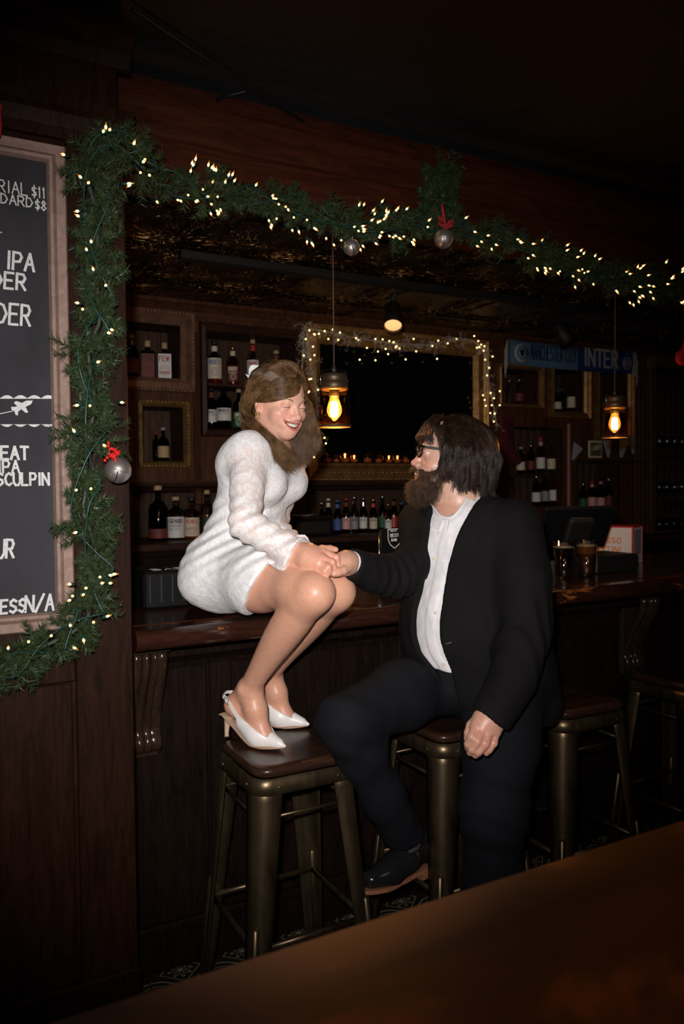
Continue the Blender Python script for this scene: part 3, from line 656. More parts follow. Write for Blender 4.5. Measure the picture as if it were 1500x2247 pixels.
# niche C upper shelf
bat('bourbon bottle with large cream label and seal, top shelf left', 472, 0.285, 0.047, SC, lab=M_CREAM, lz=(.14, .60), text=['ROSES', None], emblem=M_BLUELAB, neck=M_CREAM, cap=M_BLKCAP, kind='squat')
bat('dark decanter bottle with round seal on the top shelf', 512, 0.26, 0.040, SC, lab=M_DKRED, lz=(.1, .5), text=['KENTUCKY', 'BOURBON'], emblem=M_CREAM, neck=M_CREAM, cap=M_GOLDFOIL)
bat('bottle with red wax neck and grey-white label on the top shelf', 556, 0.315, 0.041, SC, lab=M_WHITE, lz=(.20, .56), text=['MARK', 'WHISKY'], emblem=M_RED, neck=M_REDWAX, cap=M_CORK, gmat=M_CLEAR)
bat('bottle with wooden stopper just behind the white hair bow', 607, 0.255, 0.045, SC, lab=M_CREAM, lz=(.1, .45), cap=M_CORK, neck=M_DKRED, text=['RYE'])
zC = OP['C'][2]
bat('white-labelled dark bottle at the left end of the lower shelf', 464, 0.285, 0.038, zC, Y=4.99, lab=M_WHITE, lz=(.20, .48), text=['WHISKY', 'SMALL BATCH'], gmat=M_DKG, cap=M_BLKCAP, neck=M_DKRED)
bat('wide dark bottle with white band label on the lower shelf', 491, 0.300, 0.049, zC, Y=4.90, lab=M_WHITE, lz=(.20, .47), text=['WINDOW LN', 'BOURBON'], gmat=M_DKG, cap=M_BLKCAP)
bat('green whiskey bottle with green and gold label on the lower shelf', 524, 0.275, 0.040, zC, lab=M_GRLAB, lz=(.08, .45), text=['JAMESON', 'IRISH'], emblem=M_CREAM, gmat=M_GRNG, cap=M_CORK)
bat('dim bottle on the lower shelf half hidden by the hair of the woman', 555, 0.28, 0.042, zC, lab=M_DKRED, gmat=M_DKG, cap=M_BLKCAP)
# lower counter, left group
YC = 4.72
bat('tall dark bottle with tan foot label, left end of the lower counter', 343, 0.33, 0.058, CZ, Y=YC, lab=M_DKRED, lz=(.05, .22), gmat=M_DKG, cap=M_CORK, text=['RUM'], kind='squat')
bat('clear gin bottle with large white printed label on the lower counter', 382, 0.262, 0.053, CZ, Y=YC, lab=M_WHITE, lz=(.06, .54), text=['GRAND', 'DISTILLERY', 'GIN'], gmat=M_CLEAR, liquid=False, cap=M_CORK)
bat('black-capped bottle with cream and red label on the lower counter', 417, 0.258, 0.048, CZ, Y=YC, lab=M_CREAM, lz=(.08, .52), text=['PEAKS', None, 'RUM'], emblem=M_RED, cap=M_BLKCAP, gmat=M_CLEAR)
bat('clear bottle with black label beside the back of the woman', 451, 0.30, 0.044, CZ, Y=YC, lab=M_INK, lz=(.15, .45), cap=M_CORK, gmat=M_CLEAR)
bat('small amber bottle behind the gin on the lower counter', 400, 0.19, 0.033, CZ, Y=4.96, lab=None, cap=M_BLKCAP, kind='squat')
# beer bottles
beers = [(703, .20, M_DKG, M_SILVER, M_GREYLAB, None, 'beer bottle at the left end of the row, mostly unlit'), (718, .225, M_DKG, M_CREAM, M_INK, M_CREAM, 'dark beer bottle with cream neck label, left of the row'),
 (738, .215, M_DKG, M_BLUELAB, M_BLUELAB, M_BLUELAB, 'beer bottle with blue neck label in the row'), (757, .225, M_AMBER, M_REDWAX, M_PINKLAB, M_DKRED, 'beer bottle with pink-white label and red band'),
 (775, .235, M_CLEAR, M_SILVER, M_GREYLAB, None, 'slim clear bottle with grey label in the beer row'), (795, .225, M_DKG, M_SILVER, M_WHITE, M_SILVER, 'beer bottle with silver foil neck and white oval label'),
 (817, .215, M_AMBER, M_GOLDFOIL, M_CREAM, M_REDWAX, 'amber beer bottle with round cream label and red neck band'), (837, .235, M_GRNG, M_SILVER, M_GRLAB, None, 'green bottle with green and white label in the beer row'),
 (850, .18, M_CLEAR, M_SILVER, M_WHITE, None, 'white slim tube bottle between the green and red ones'), (862, .225, M_AMBER, M_BLKCAP, M_REDWAX, M_DKRED, 'beer bottle with wide red label near the man'),
 (879, .19, M_DKG, M_BLUELAB, M_BLUELAB, None, 'dark short can-like bottle with blue top next to the red one'), (893, .20, M_YEL, M_GOLDFOIL, M_GOLDFOIL, None, 'yellow bottle half hidden by the beard of the man')]
for k, (u, H, g, c, l, nk, lab) in enumerate(beers):
    bat(lab, u, H+0.01, 0.0275 if H > .2 else 0.024, CZ, Y=4.62+.05*(k % 2), kind='beer', gmat=g, cap=c, lab=l, lz=(.12, .44), neck=nk, liquid=False, text=[['LAGER', 'ALE', 'BEER', 'LITE'][k % 4]], group='beer bottles on the back counter')
# right-hand niches
zE, zF, zH, zI = OP['E'][2], OP['F'][2], OP['H'][2], OP['I'][2]
R_ = [(1117, zE, .20, M_CLEAR, M_SILVER, None, 'small silver-topped bottle in the niche under the scarf crest'), (1139, zE, .21, M_CLEAR, M_SILVER, M_DKRED, 'round bottle right of the silver-topped one under the scarf'),
 (1223, zF, .19, M_GRNG, M_GRLAB, M_CREAM, 'small green bottle with tan label in the gold framed niche'), (1233, zF, .20, M_GRNG, M_GRLAB, None, 'thin green bottle behind the tan labelled one'), (1253, zF, .30, M_YEL, M_BLKCAP, M_CREAM, 'tall yellow liqueur bottle in the gold framed niche'),
 (1142, SH1, .22, M_AMBER, M_CORK, M_CREAM, 'bottle with amber glint, left on the upper right shelf'), (1164, SH1, .24, M_DKG, M_GOLDFOIL, M_DKRED, 'dark bottle second on the upper right shelf'), (1186, SH1, .30, M_CLEAR, M_REDWAX, M_WHITE, 'bottle with red top and white neck on the upper right shelf'), (1209, SH1, .28, M_CLEAR, M_BLKCAP, M_CREAM, 'bottle with pale square label right on the upper right shelf'),
 (1176, zH, .25, M_DKG, M_SILVER, M_WHITE, 'bottle with bright glint behind the shoulder of the man'), (1196, zH, .27, M_CLEAR, M_SILVER, M_GREYLAB, 'clear bottle next to the glinting one behind the man'), (1213, zH, .29, M_CLEAR, M_BLKCAP, M_WHITE, 'tall clear bottle with white collar by the pale strip'),
 (1279, zI, .24, M_GRNG, M_GOLDFOIL, M_GRLAB, 'green bottle at the left of the shelf under the bunting'), (1299, zI, .26, M_AMBER, M_REDWAX, M_PINKLAB, 'bottle with pink neck on the shelf under the bunting'), (1318, zI, .25, M_AMBER, M_PINKLAB, M_PINKLAB, 'rose-labelled bottle in the middle of the shelf under the bunting'), (1335, zI, .28, M_DKG, M_GOLDFOIL, M_DKRED, 'dark bottle right of the rose-labelled one under the bunting'), (1352, zI, .27, M_CLEAR, M_SILVER, M_GREYLAB, 'clear silver-topped bottle at the right of the shelf under the bunting')]
for (u, z, H, g, c, l, lab) in R_:
    bat(lab, u, H, 0.036 if H > .2 else 0.03, z, kind='tall', gmat=g, cap=c, lab=l, lz=(.15, .45), liquid=False, neck=(M_PINKLAB if c is M_REDWAX else None))
# glassware shelves on the right
def lathe_glass(name, prof, mat, label, loc, group=None, cat='glass'):
    t = MB().lathe(prof, n=18).build(name, mat, None, world=False); t.location = loc; return tag(t, label, cat, group)
M_GLS = thin_glass('glassware', (0.93, 0.93, 0.93), 0.25, .06)
wine = [(0.001, 0), (.034, .001), (.034, .003), (.005, .008), (.004, .075), (.02, .09), (.036, .12), (.038, .145), (.031, .19), (.030, .19), (.0365, .145), (.0345, .12), (.018, .093), (.001, .086)]
tumb = [(0.001, 0), (.028, 0), (.034, .10), (.0325, .10), (.0265, .008), (.001, .008)]
first = {}
def put_glass(kind, label, loc, group):
    if kind not in first: first[kind] = lathe_glass('wine_glass' if kind == 'wine' else 'tumbler', wine if kind == 'wine' else tumb, M_GLS, label, loc, group)
    else:
        o = first[kind].copy(); COL.objects.link(o); o.location = loc; o['label'] = label; o['group'] = group
for i in range(6):
    for j in range(2):
        x = OP['J'][0]+0.06+0.10*i; w_ = ['first', 'second', 'third', 'fourth', 'fifth', 'sixth'][i]+' from left in the '+['front', 'back'][j]+' row'; put_glass('wine', 'stemmed glass on the upper right shelf, '+w_, (x+0.04*j, 4.88+0.10*j, SJ[0]), 'stemmed glasses on the upper right shelf')
        put_glass('wine', 'stemmed glass on the middle right shelf, '+w_, (x+0.04*j, 4.88+0.10*j, SJ[1]), 'stemmed glasses on the middle right shelf')
        put_glass('tumb', 'straight tumbler on the lowest right shelf, '+w_, (x+0.03*j, 4.88+0.09*j, OP['J'][2]), 'tumblers on the lowest right shelf')
# candle votives along the lower rail of the mirror
M_VOT = glass('amber_votive_glass', (0.9, 0.5, 0.3), 0.08); M_FLAME = emit('candle_flame', (1, 0.5, 0.15), 14)
vt = [(0.001, 0), (.028, 0), (.034, .03), (.033, .07), (.031, .07), (.031, .03), (.026, .006), (.001, .006)]
vroot = None
for k, (u, s, lit) in enumerate(((718, 1, 0), (737, .9, 0), (756, 1.15, 1), (776, .95, 1), (805, 1.1, 0), (830, 1.0, 0), (852, .95, 1), (871, .95, 1), (890, 1, 0))):
    lab = 'glass votive on the mirror frame, '+['leftmost, unlit', 'second from left, unlit', 'third from left, lit, tallest flame', 'fourth from left, lit', 'fifth from left, unlit', 'sixth from left, unlit', 'seventh from left, lit', 'eighth from left, lit', 'rightmost, by the nose of the man'][k]
    p = PY(u, 1010, 4.74); t = thing('votive_candle', lab, 'candle', (p[0], 4.735, MIR[2]+0.002), 'votive candles on the mirror frame')
    MB().lathe([(r*s, z*s) for r, z in vt], n=16).build('glass_cup', M_VOT, t, world=False)
    MB().lathe([(.001, .007), (.024*s, .007), (.024*s, .03*s), (.001, .03*s)], n=12).build('wax', M_CREAM, t, world=False)
    if lit: MB().lathe([(.0005, .031*s), (.004, .036*s), (.003, .044*s), (.0003, .054*s)], n=8).build('flame', M_FLAME, t, world=False)
bx('votive_ledge', M_GOLD, MIR[0]-0.02, MIR[1]+0.02, 4.695, WY-0.003, MIR[2]-0.02, MIR[2]+0.002, 0.004, mt)
# ------------------------------------------------------------------ football scarf
SY = 4.735; sa, sb = PY(1118, 742, SY), PY(1118, 800, SY); sc_, sd = PY(1388, 775, SY), PY(1388, 818, SY)
x0, x1 = sa[0], sc_[0]; zt, zb_ = (sa[2]+sc_[2])/2, (sb[2]+sd[2])/2
M_SKY = plain('sky_blue_knit', (0.09, 0.19, 0.31), 0.9, bumps=(200, .3, .002)); M_ROY = plain('royal_blue_knit', (0.008, 0.03, 0.17), 0.9, bumps=(200, .3, .002)); M_KWH = plain('white_knit', (0.4, 0.4, 0.4), 0.9); M_NAVY = plain('navy_knit', (0.01, 0.015, 0.05), 0.9)
sf = thing('scarf', 'pale blue and royal blue football scarf pinned along the back wall', 'scarf', (x0, SY, zb_))
xm = x0+(x1-x0)*0.53
def cloth(xa, xb, z0, z1, y, nx=24, amp=.012):
    V = []; 
    for i in range(nx+1):
        for j in range(5):
            x = xa+(xb-xa)*i/nx; z = z0+(z1-z0)*j/4; sag = -0.012*math.sin(math.pi*(x-x0)/(x1-x0)); V.append((x, y+amp*math.sin(x*13+j*.5)*.6, z+sag))
    n = len(V); V += [(a, b+0.006, c) for a, b, c in V]
    F0 = [(i*5+j, (i+1)*5+j, (i+1)*5+j+1, i*5+j+1) for i in range(nx) for j in range(4)]
    F1 = [tuple(reversed([q+n for q in f])) for f in F0]
    E = [(i*5, (i+1)*5, (i+1)*5+n, i*5+n) for i in range(nx)]+[(i*5+4+n, (i+1)*5+4+n, (i+1)*5+4, i*5+4) for i in range(nx)]
    return V, F0+F1+E
MB().add(*cloth(x0, xm, zb_, zt, SY), 0, True).build('sky_blue_half', M_SKY, sf); MB().add(*cloth(xm, x1, zb_, zt, SY), 0, True).build('royal_blue_half', M_ROY, sf)
mb = MB(); strokes(mb, 'MANCHESTER CITY', (x0+.20, SY-0.012, zb_+.045), (1, 0, 0), (0, 0, 1), .115, .0265, .010, .30); mb.build('navy_lettering', M_NAVY, sf)
mb = MB(); strokes(mb, 'INTER', (xm+0.06, SY-0.012, zb_+.035), (1, 0, 0), (0, 0, 1), .135, .066, .020, .35); mb.build('white_lettering', M_KWH, sf)
for cx_, mat2, nm in ((x0+.11, M_KWH, 'round_crest'), (x1-.085, M_KWH, 'round_crest')):
    mb = MB(); rings = [(.072, .062)] if cx_ < xm else [(.052, .045), (.030, .024)]
    if cx_ < xm: mb.lathe([(.0005, 0), (.072, 0), (.072, .004), (.0005, .004)], n=24, M=Matrix.Translation((cx_, SY-.008, (zb_+zt)/2-.005)) @ Matrix.Rotation(math.pi/2, 4, 'X'))
    else:
        for (a, b) in rings: mb.lathe([(b, 0), (a, 0), (a, .004), (b, .004)], n=24, M=Matrix.Translation((cx_, SY-.012, (zb_+zt)/2-.01)) @ Matrix.Rotation(math.pi/2, 4, 'X'))
        for q in (-.02, 0, .02): mb.box(cx_-.04, cx_+.04, SY-.016, SY-.012, (zb_+zt)/2-.013+q, (zb_+zt)/2-.007+q)
    c = mb.build(nm, M_KWH, sf)
    if cx_ < xm:
        MB().lathe([(.03, 0), (.055, 0), (.055, .003), (.03, .003)], n=20, M=Matrix.Translation((cx_, SY-.0125, (zb_+zt)/2-.005)) @ Matrix.Rotation(math.pi/2, 4, 'X')).build('crest_ring', M_SKY, c)
        mb = MB().prism([(cx_-.022, (zb_+zt)/2+.02), (cx_+.022, (zb_+zt)/2+.02), (cx_+.018, (zb_+zt)/2-.018), (cx_, (zb_+zt)/2-.035), (cx_-.018, (zb_+zt)/2-.018)], SY-.016, SY-.012, 'y'); mb.build('crest_shield', M_GOLDFOIL, c)
mb = MB()
for side in (0, 1):
    for k in range(16):
        z = zb_+(zt-zb_)*k/15; xx = x0-.002 if side == 0 else x1+.002; s = -1 if side == 0 else 1
        mb.tube([(xx, SY, z), (xx+s*.03, SY-.006, z-.015), (xx+s*(.045+.008*math.sin(k*2)), SY-.004, z-.07), (xx+s*.04, SY, z-.11)], .004, 5)
mb.build('fringe', M_KWH, sf)['kind'] = 'stuff'
# ------------------------------------------------------------------ bunting and small sign
bz = PY(1300, 1010, 4.74)
def flag_thing(u, v, w, h, rot, label, mat=M_KWH):
    p = PY(u, v, 4.72); t = MB(); P = [(-w/2, h/2), (w/2, h/2), (0.1*w, -h/2), (-.1*w, -h/2)]
    Rm = Matrix.Translation(tuple(p)) @ Matrix.Rotation(rot, 4, 'Y'); t.prism(P, -.002, .002, 'y', M=Rm); o = t.build('pennant', mat); tag(o, label, 'pennant'); return o
flag_thing(1262, 993, .11, .13, 0.5, 'white curled pennant at the left end over the shelf'); flag_thing(1333, 985, .10, .14, -.1, 'white pennant hanging right of the small framed sign'); flag_thing(1366, 982, .13, .17, .25, 'large white pennant below the right pendant lamp'); flag_thing(1386, 975, .10, .16, -.2, 'rightmost white pennant beside the fluted pilaster')
p = PY(1305, 986, 4.74); sg = thing('small_sign', 'small cream framed sign standing on the shelf under the right pendant', 'sign', (p[0], 4.74, p[2]-.075))
MB().box(p[0]-.075, p[0]+.075, 4.735, 4.745, p[2]-.07, p[2]+.07, .002).build('sign_board', M_CREAM, sg); mb = MB()
MB().box(p[0]-.062, p[0]+.062, 4.730, 4.735, p[2]-.055, p[2]+.055, .001).build('sign_face', plain('dark_sign_print', (.10, .09, .05), .6), sg)
strokes(mb, 'LAGER', (p[0]-.05, 4.7292, p[2]-.01), (1, 0, .12), (0, 0, 1), .035, .016, .004, .3); mb.build('lettering', M_CREAM, sg)
# ------------------------------------------------------------------ things on the counters
p = PY(690, 1165, 4.5)
cb = thing('back_counter_box', 'black cabinet box on the back counter behind the woman, topped by a white plate', 'box', (p[0], 4.52, CZ))
bx0, bx1 = PY(636, 1150, 4.46)[0], PY(726, 1150, 4.46)[0]; bt = PY(690, 1136, 4.46)[2]
MB().box(bx0, bx1, 4.44, 4.60, CZ, bt, .006).build('case', M_BLKGLOSS, cb); MB().box(bx0+.02, bx1-.02, 4.432, 4.44, CZ+.02, bt-.02, .004).build('door', M_BLACK, cb)
MB().box(bx0-.005, bx1+.005, 4.435, 4.605, bt, bt+.006, .002).build('lid', W_SHELF, cb)
pp = PY(662, 1132, 4.5); pl = MB().lathe([(.001, .002), (.05, .002), (.085, .012), (.087, .014), (.05, .006), (.001, .006)], (pp[0], 4.52, bt+.006), 28).build('plate', plain('white_china', (.8, .8, .8), .15)); tag(pl, 'white plate on top of the black box behind the woman', 'plate')
# menu stand with shield crest, on the front bar beside the man
p = PZ(850, 1296, 1.09)
mp = PY(858, 1230, 2.62); ms = thing('menu_stand', 'black menu stand with white shield crest behind the arm of the man', 'menu stand', (mp[0], 2.62, 1.08))
zt2 = PY(850, 1160, 2.62)[2]; xa, xb = PY(835, 1200, 2.62)[0], PY(884, 1200, 2.62)[0]
MB().box(xa, xb, 2.62, 2.632, 1.08, zt2, .002).build('menu_card', M_BLKGLOSS, ms)
MB().tube([(xa-.006, 2.622, 1.08), (xa-.006, 2.622, zt2)], .006, 8).build('chrome_post', plain('dull_chrome', (.4, .4, .4), .2, 1.0), ms); MB().box(xa-.03, xb+.01, 2.59, 2.655, 1.08, 1.088, .002).build('stand_base', M_BLACK, ms)
mb = MB(); sx, sz = (xa+xb)/2+.012, (zt2+1.08)/2+.07; sh = [(-.03, .035), (.03, .035), (.03, -.005), (.02, -.025), (0, -.04), (-.02, -.025), (-.03, -.005), (-.03, .035)]
for a, b in zip(sh[:-1], sh[1:]):
    a3, b3 = np.array((sx+a[0], 2.6195, sz+a[1])), np.array((sx+b[0], 2.6195, sz+b[1])); t_ = norm(b3-a3); s = np.cross((0, -1, 0), t_)*.0015; mb.add([a3-s, b3-s, b3+s, a3+s], [(0, 1, 2, 3)])
strokes(mb, 'BEST', (sx-.02, 2.6195, sz+.005), (1, 0, 0), (0, 0, 1), .012, .008, .0018, .3); strokes(mb, 'BAR', (sx-.015, 2.6195, sz-.012), (1, 0, 0), (0, 0, 1), .010, .007, .0016, .3)
strokes(mb, 'MENU', (sx-.02, 2.6195, zt2-.012), (1, 0, 0), (0, 0, 1), .004, .006, .001, .3)
mb.build('white_crest', M_WHITE, ms)
# black bar mats with lettering, behind the woman
p = PZ(400, 1330, 1.09)
bm_ = thing('bar_caddy', 'black ribbed bar caddy with faint lettering on the bar behind the woman', 'caddy', (0.80, 2.56, 1.081))
MB().box(0.66, 0.93, 2.47, 2.66, 1.081, 1.20, .008).build('caddy_body', plain('caddy_black', (.004, .004, .004), .5, spec=.2), bm_)
mb = MB()
for k in range(7): mb.box(0.675+.036*k, 0.682+.036*k, 2.464, 2.47, 1.10, 1.19, .002)
mb.build('ribs', plain('grey_rib', (.018, .018, .02), .5), bm_)
mb = MB(); strokes(mb, 'BAR', (0.70, 2.50, 1.2008), (1, 0, 0), (0, 1, 0), .05, .03, .004, .3); mb.build('lettering', M_GREYLAB, bm_)
# point of sale monitor
ps = PZ(1250, 1262, 1.09)
pos = thing('sales_terminal', 'black point of sale screen seen from behind on the right of the bar', 'screen', (2.56, 2.54, 1.08))
c = PY(1262, 1156, 2.5); Mt = Matrix.Translation(tuple(c)) @ Matrix.Rotation(math.radians(-14), 4, 'Z') @ Matrix.Rotation(math.radians(28), 4, 'X')
MB().box(-.17, .17, -.012, .012, -.105, .10, .008, M=Mt).build('screen_back', plain('pos_black', (.004, .005, .007), .5, spec=.2), pos)
MB().box(-.06, .06, -.045, -.012, -.06, .06, .01, M=Mt).build('mount', M_BLACK, pos)
MB().tube([tuple(c+np.array([.02, .0, -.03])), tuple(c+np.array([.05, .05, -.08])), (c[0]+.06, 2.56, 1.11)], [.03, .03, .04], 10).build('neck', M_BLACK, pos)
q0, q1 = PZ(1305, 1258, 1.08), PZ(1384, 1250, 1.08)
MB().box(q0[0]-.02, q1[0], 2.42, 2.62, 1.081, PY(1384, 1213, q1[1])[2], .006).build('cash_base', M_BLACK, pos)
# cocktail box
qa, qb = PZ(1388, 1238, 1.085), PZ(1438, 1234, 1.085)
cbx = thing('cocktail_box', 'white and red cardboard cocktail box with orange lettering on the bar', 'box', (qa[0], qa[1], 1.081))
M_BOXW = plain('white_card', (.72, .7, .68), .55); M_BOXR = plain('red_card', (.5, .02, .03), .5); M_ORG = plain('orange_print', (.75, .25, .04), .5)
ztop = PY(1388, 1156, qa[1])[2]; X0 = PY(1225, 1200, qa[1])[0]; ang = math.radians(-3)
D_ = 0.17; X1 = qa[0]
Mx = Matrix.Translation((X1, qa[1], 1.081)) @ Matrix.Rotation(math.radians(-64), 4, 'Z')
hb = ztop-1.081; LW = .34
MB().box(-LW, 0, 0, D_, 0, hb, .001, M=Mx).build('carton', M_BOXW, cbx)
for nm, a in (('red_top_edge', (-LW, 0.001, -.0012, D_+.001, hb-.006, hb+.0012)), ('red_corner_band', (-.006, .0015, -.0015, .010, 0, hb+.001)), ('red_side_edge', (-.001, .0016, D_-.012, D_+.001, 0, hb+.001))):
    MB().box(*a, 0, M=Mx).build(nm, M_BOXR, cbx)
mb = MB(); L = lambda x, y, z: np.array(Mx @ Vector((x, y, z))); R3 = np.array(Mx.to_3x3() @ Vector((1, 0, 0)))
strokes(mb, 'ESPRESSO', L(-.055, -.0015, hb*.56), R3, (0, 0, 1), hb*.14, .018, .0045, .35, right=True); strokes(mb, 'MARTINI', L(-.055, -.0015, hb*.32), R3, (0, 0, 1), hb*.14, .018, .0045, .35, right=True); mb.build('orange_lettering', M_ORG, cbx)
mb = MB()
for k in range(9): mb.box(.0005, .0016, .03+.012*k, .032+.012*k, hb*.25, hb*.9, 0, M=Mx)
for k in range(14): mb.box(.0005, .0018, .028, .130, hb*(.25+.048*k), hb*(.258+.048*k), 0, M=Mx)
mb.build('facts_table', M_INK, cbx)
# pints
M_ALE = plain('amber_ale', (.16, .05, .012), .1, 0, .5); M_STOUT = plain('stout', (.006, .004, .003), .1, 0, .5); M_FOAM = plain('beer_foam', (.5, .4, .28), .8)
for (u, v, m_, lab) in ((1298, 1264, M_ALE, 'pint glass of amber ale on the bar by the cocktail box'), (1248, 1269, M_STOUT, 'pint glass of dark stout on the bar beside the man')):
    p = PZ(u, v, 1.085); t = thing('pint_glass', lab, 'glass', (p[0], p[1]+.03, 1.081)); H = .150
    MB().lathe([(.001, 0), (.030, 0), (.0315, .004), (.044, H), (.0425, H), (.030, .010), (.001, .010)], n=24).build('glass_body', M_GLS, t, world=False)
    MB().lathe([(.001, .011), (.0297, .011), (.0405, H*.84), (.001, H*.84)], n=24).build('beer', m_, t, world=False)
    MB().lathe([(.001, H*.84), (.0405, H*.84), (.041, H*.865), (.001, H*.865)], n=24).build('foam', M_FOAM, t, world=False)
# ------------------------------------------------------------------ pendant lamps
M_LID = plain('weathered_bronze_lid', (.09, .06, .035), .45, .7, bumps=(40, .4, .002)); M_JAR = thin_glass('amber_jar_glass', (1.0, .80, .50), .10)
M_CORD = plain('brown_cord', (.10, .055, .035), .8); M_WIRE = plain('bright_wire', (.6, .6, .6), .25, 1.0)
M_FIL = [emit('edison_filament', (1.0, .60, .28), q) for q in (700, 220)]
def edison_mat():
    m, nt, b = new_mat('edison_bulb_glass'); tc = nt.nodes.new('ShaderNodeTexCoord'); sx = nt.nodes.new('ShaderNodeSeparateXYZ'); lnk(nt, tc.outputs['Object'], sx.inputs[0])
    # brighter round the filament cage in the middle of the envelope
    a = nt.nodes.new('ShaderNodeMath'); a.operation = 'SUBTRACT'; a.inputs[1].default_value = 0.075; lnk(nt, sx.outputs[2], a.inputs[0])
    q = nt.nodes.new('ShaderNodeMath'); q.operation = 'ABSOLUTE'; lnk(nt, a.outputs[0], q.inputs[0])
    r = nt.nodes.new('ShaderNodeMapRange'); r.inputs[1].default_value = 0.0; r.inputs[2].default_value = 0.06; r.inputs[3].default_value = 1.9; r.inputs[4].default_value = .8; lnk(nt, q.outputs[0], r.inputs[0])
    b.inputs['Base Color'].default_value = (.02, .01, .0, 1); b.inputs['Emission Color'].default_value = (1, .36, .05, 1); lnk(nt, r.outputs[0], b.inputs['Emission Strength']); tb = nt.nodes.new('ShaderNodeBsdfTransparent'); tb.inputs[0].default_value = (1, .90, .72, 1); mx = nt.nodes.new('ShaderNodeMixShader'); mx.inputs[0].default_value = .35; lnk(nt, tb.outputs[0], mx.inputs[1]); lnk(nt, b.outputs[0], mx.inputs[2]); lnk(nt, mx.outputs[0], nt.nodes['Material Output'].inputs['Surface']); return m
M_EDI = edison_mat()
def pendant(u, vtop, vbot, Y, label, power):
    a, b = PY(u, vtop, Y), PY(u, vbot, Y); H = a[2]-b[2]; z0 = b[2]; x = (a[0]+b[0])/2
    t = thing('pendant_lamp', label, 'lamp', (x, Y, z0)); s = H/0.185
    jar = [(.051, .0), (.053, .004), (.050, .012), (.046, .10), (.045, .118), (.0425, .118), (.0435, .10), (.0475, .012), (.049, .004)]
    MB().lathe([(r*s, z*s) for r, z in jar]+[(jar[0][0]*s, 0)], n=32).build('glass_jar', M_JAR, t, world=False)
    MB().lathe([(.0505*s, -.001), (.0535*s, .003*s), (.0535*s, .006*s), (.0505*s, .006*s), (.0505*s, -.001)], n=32).build('bottom_rim', M_LID, t, world=False)
    MB().lathe([(.001, .165*s), (.036*s, .165*s), (.041*s, .160*s), (.042*s, .145*s), (.040*s, .143*s), (.044*s, .140*s), (.044*s, .118*s), (.040*s, .114*s), (.001, .114*s)], n=28).build('lid', M_LID, t, world=False)
    mb = MB(); mb.tube([(-.046*s, 0, .125*s), (-.048*s, 0, .15*s), (-.043*s, 0, .172*s), (0, 0, .180*s), (.043*s, 0, .172*s), (.048*s, 0, .15*s), (.046*s, 0, .125*s)], .0012, 6); mb.build('wire_bail', M_WIRE, t, world=False)
    MB().lathe([(.001, .165*s), (.008, .165*s), (.007, .19*s), (.001, .192*s)], n=12).build('cord_grip', M_BLKCAP, t, world=False)
    MB().tube([(0, 0, .19*s), (0, 0, 2.335-z0)], .0022, 6).build('cord', M_CORD, t, world=False)
    MB().lathe([(.001, 2.335-z0), (.05, 2.335-z0), (.045, 2.320-z0), (.01, 2.310-z0), (.001, 2.310-z0)], n=20).build('ceiling_rose', M_LID, t, world=False)
    MB().lathe([(.001, .118*s), (.016*s, .118*s), (.016*s, .096*s), (.012*s, .094*s), (.001, .094*s)], n=16).build('socket', M_BLKCAP, t, world=False)
    en = MB().lathe([(.0005, .020*s), (.004, .019*s), (.008, .023*s), (.018*s, .034*s), (.0235*s, .048*s), (.0225*s, .060*s), (.015*s, .085*s), (.0125*s, .096*s), (.001, .096*s)], n=24).build('bulb', M_EDI, t, world=False)
    MB().lathe([(.0005, .030*s), (.010*s, .032*s), (.0135*s, .05*s), (.0095*s, .078*s), (.0005, .080*s)], n=10).build('filament', M_FIL[power], en, world=False)
    return t
pendant(733, 806, 937, 2.35, 'glass jar pendant lamp glowing close to the hair of the woman', 0)
pendant(1348, 858, 960, 2.35, 'glass jar pendant lamp hanging at the right over the drinks', 1)
# ------------------------------------------------------------------ track with spotlight
TYk = 3.75
tk = thing('track_rail', 'black lighting track on the pressed tin ceiling of the bar', 'lighting track', (4, TYk, 2.56)); MB().box(1.2, 7.5, TYk-.03, TYk+.03, 2.555, 2.596, .003).build('rail', M_BLACK, tk)
hd = PY(862, 716, 3.70); ax = norm(np.array([-.28, -.40, -.72])); Mh = Matrix.Translation(tuple(hd)) @ Vector(ax).to_track_quat('Z', 'Y').to_matrix().to_4x4()
sp = thing('spotlight', 'black cylindrical track spotlight aimed down, lit warm, above the mirror', 'spotlight', tuple(hd))
MB().lathe([(.050, .0), (.052, -.002), (.052, -.06), (.046, -.075), (.040, -.15), (.032, -.165), (.001, -.165), (.001, -.158), (.03, -.155), (.036, -.10), (.040, -.07), (.047, -.03), (.049, 0)], n=28, M=Mh).build('housing', plain('spot_black', (.012, .012, .012), .4), sp)
MB().lathe([(.001, -.012), (.046, -.012), (.046, -.018), (.001, -.018)], n=28, M=Mh).build('lamp_face', emit('warm_spot_face', (1, .52, .20), 1.15), sp)
nk = hd-ax*.14; MB().tube([nk, nk+np.array([.01, .02, .06]), (nk[0]+.02, TYk, 2.55)], .010, 8).build('arm', M_BLACK, sp)
l = bpy.data.lights.new('track_spot', 'SPOT'); l.energy = 5; l.color = (1, .6, .3); l.spot_size = math.radians(70); l.spot_blend = .8; l.shadow_soft_size = .03
lo = bpy.data.objects.new('light_source', l); COL.objects.link(lo); lo.parent = sp; lo.location = Vector(ax)*.01; lo.rotation_euler = Vector(ax).to_track_quat('-Z', 'Y').to_euler()
hd2 = PY(1245, 752, 3.72); sp2 = thing('spotlight', 'unlit black track spotlight in front of the scarf', 'spotlight', tuple(hd2)); Mh = Matrix.Translation(tuple(hd2)) @ Vector(norm((.3, -.1, -.5))).to_track_quat('Z', 'Y').to_matrix().to_4x4()
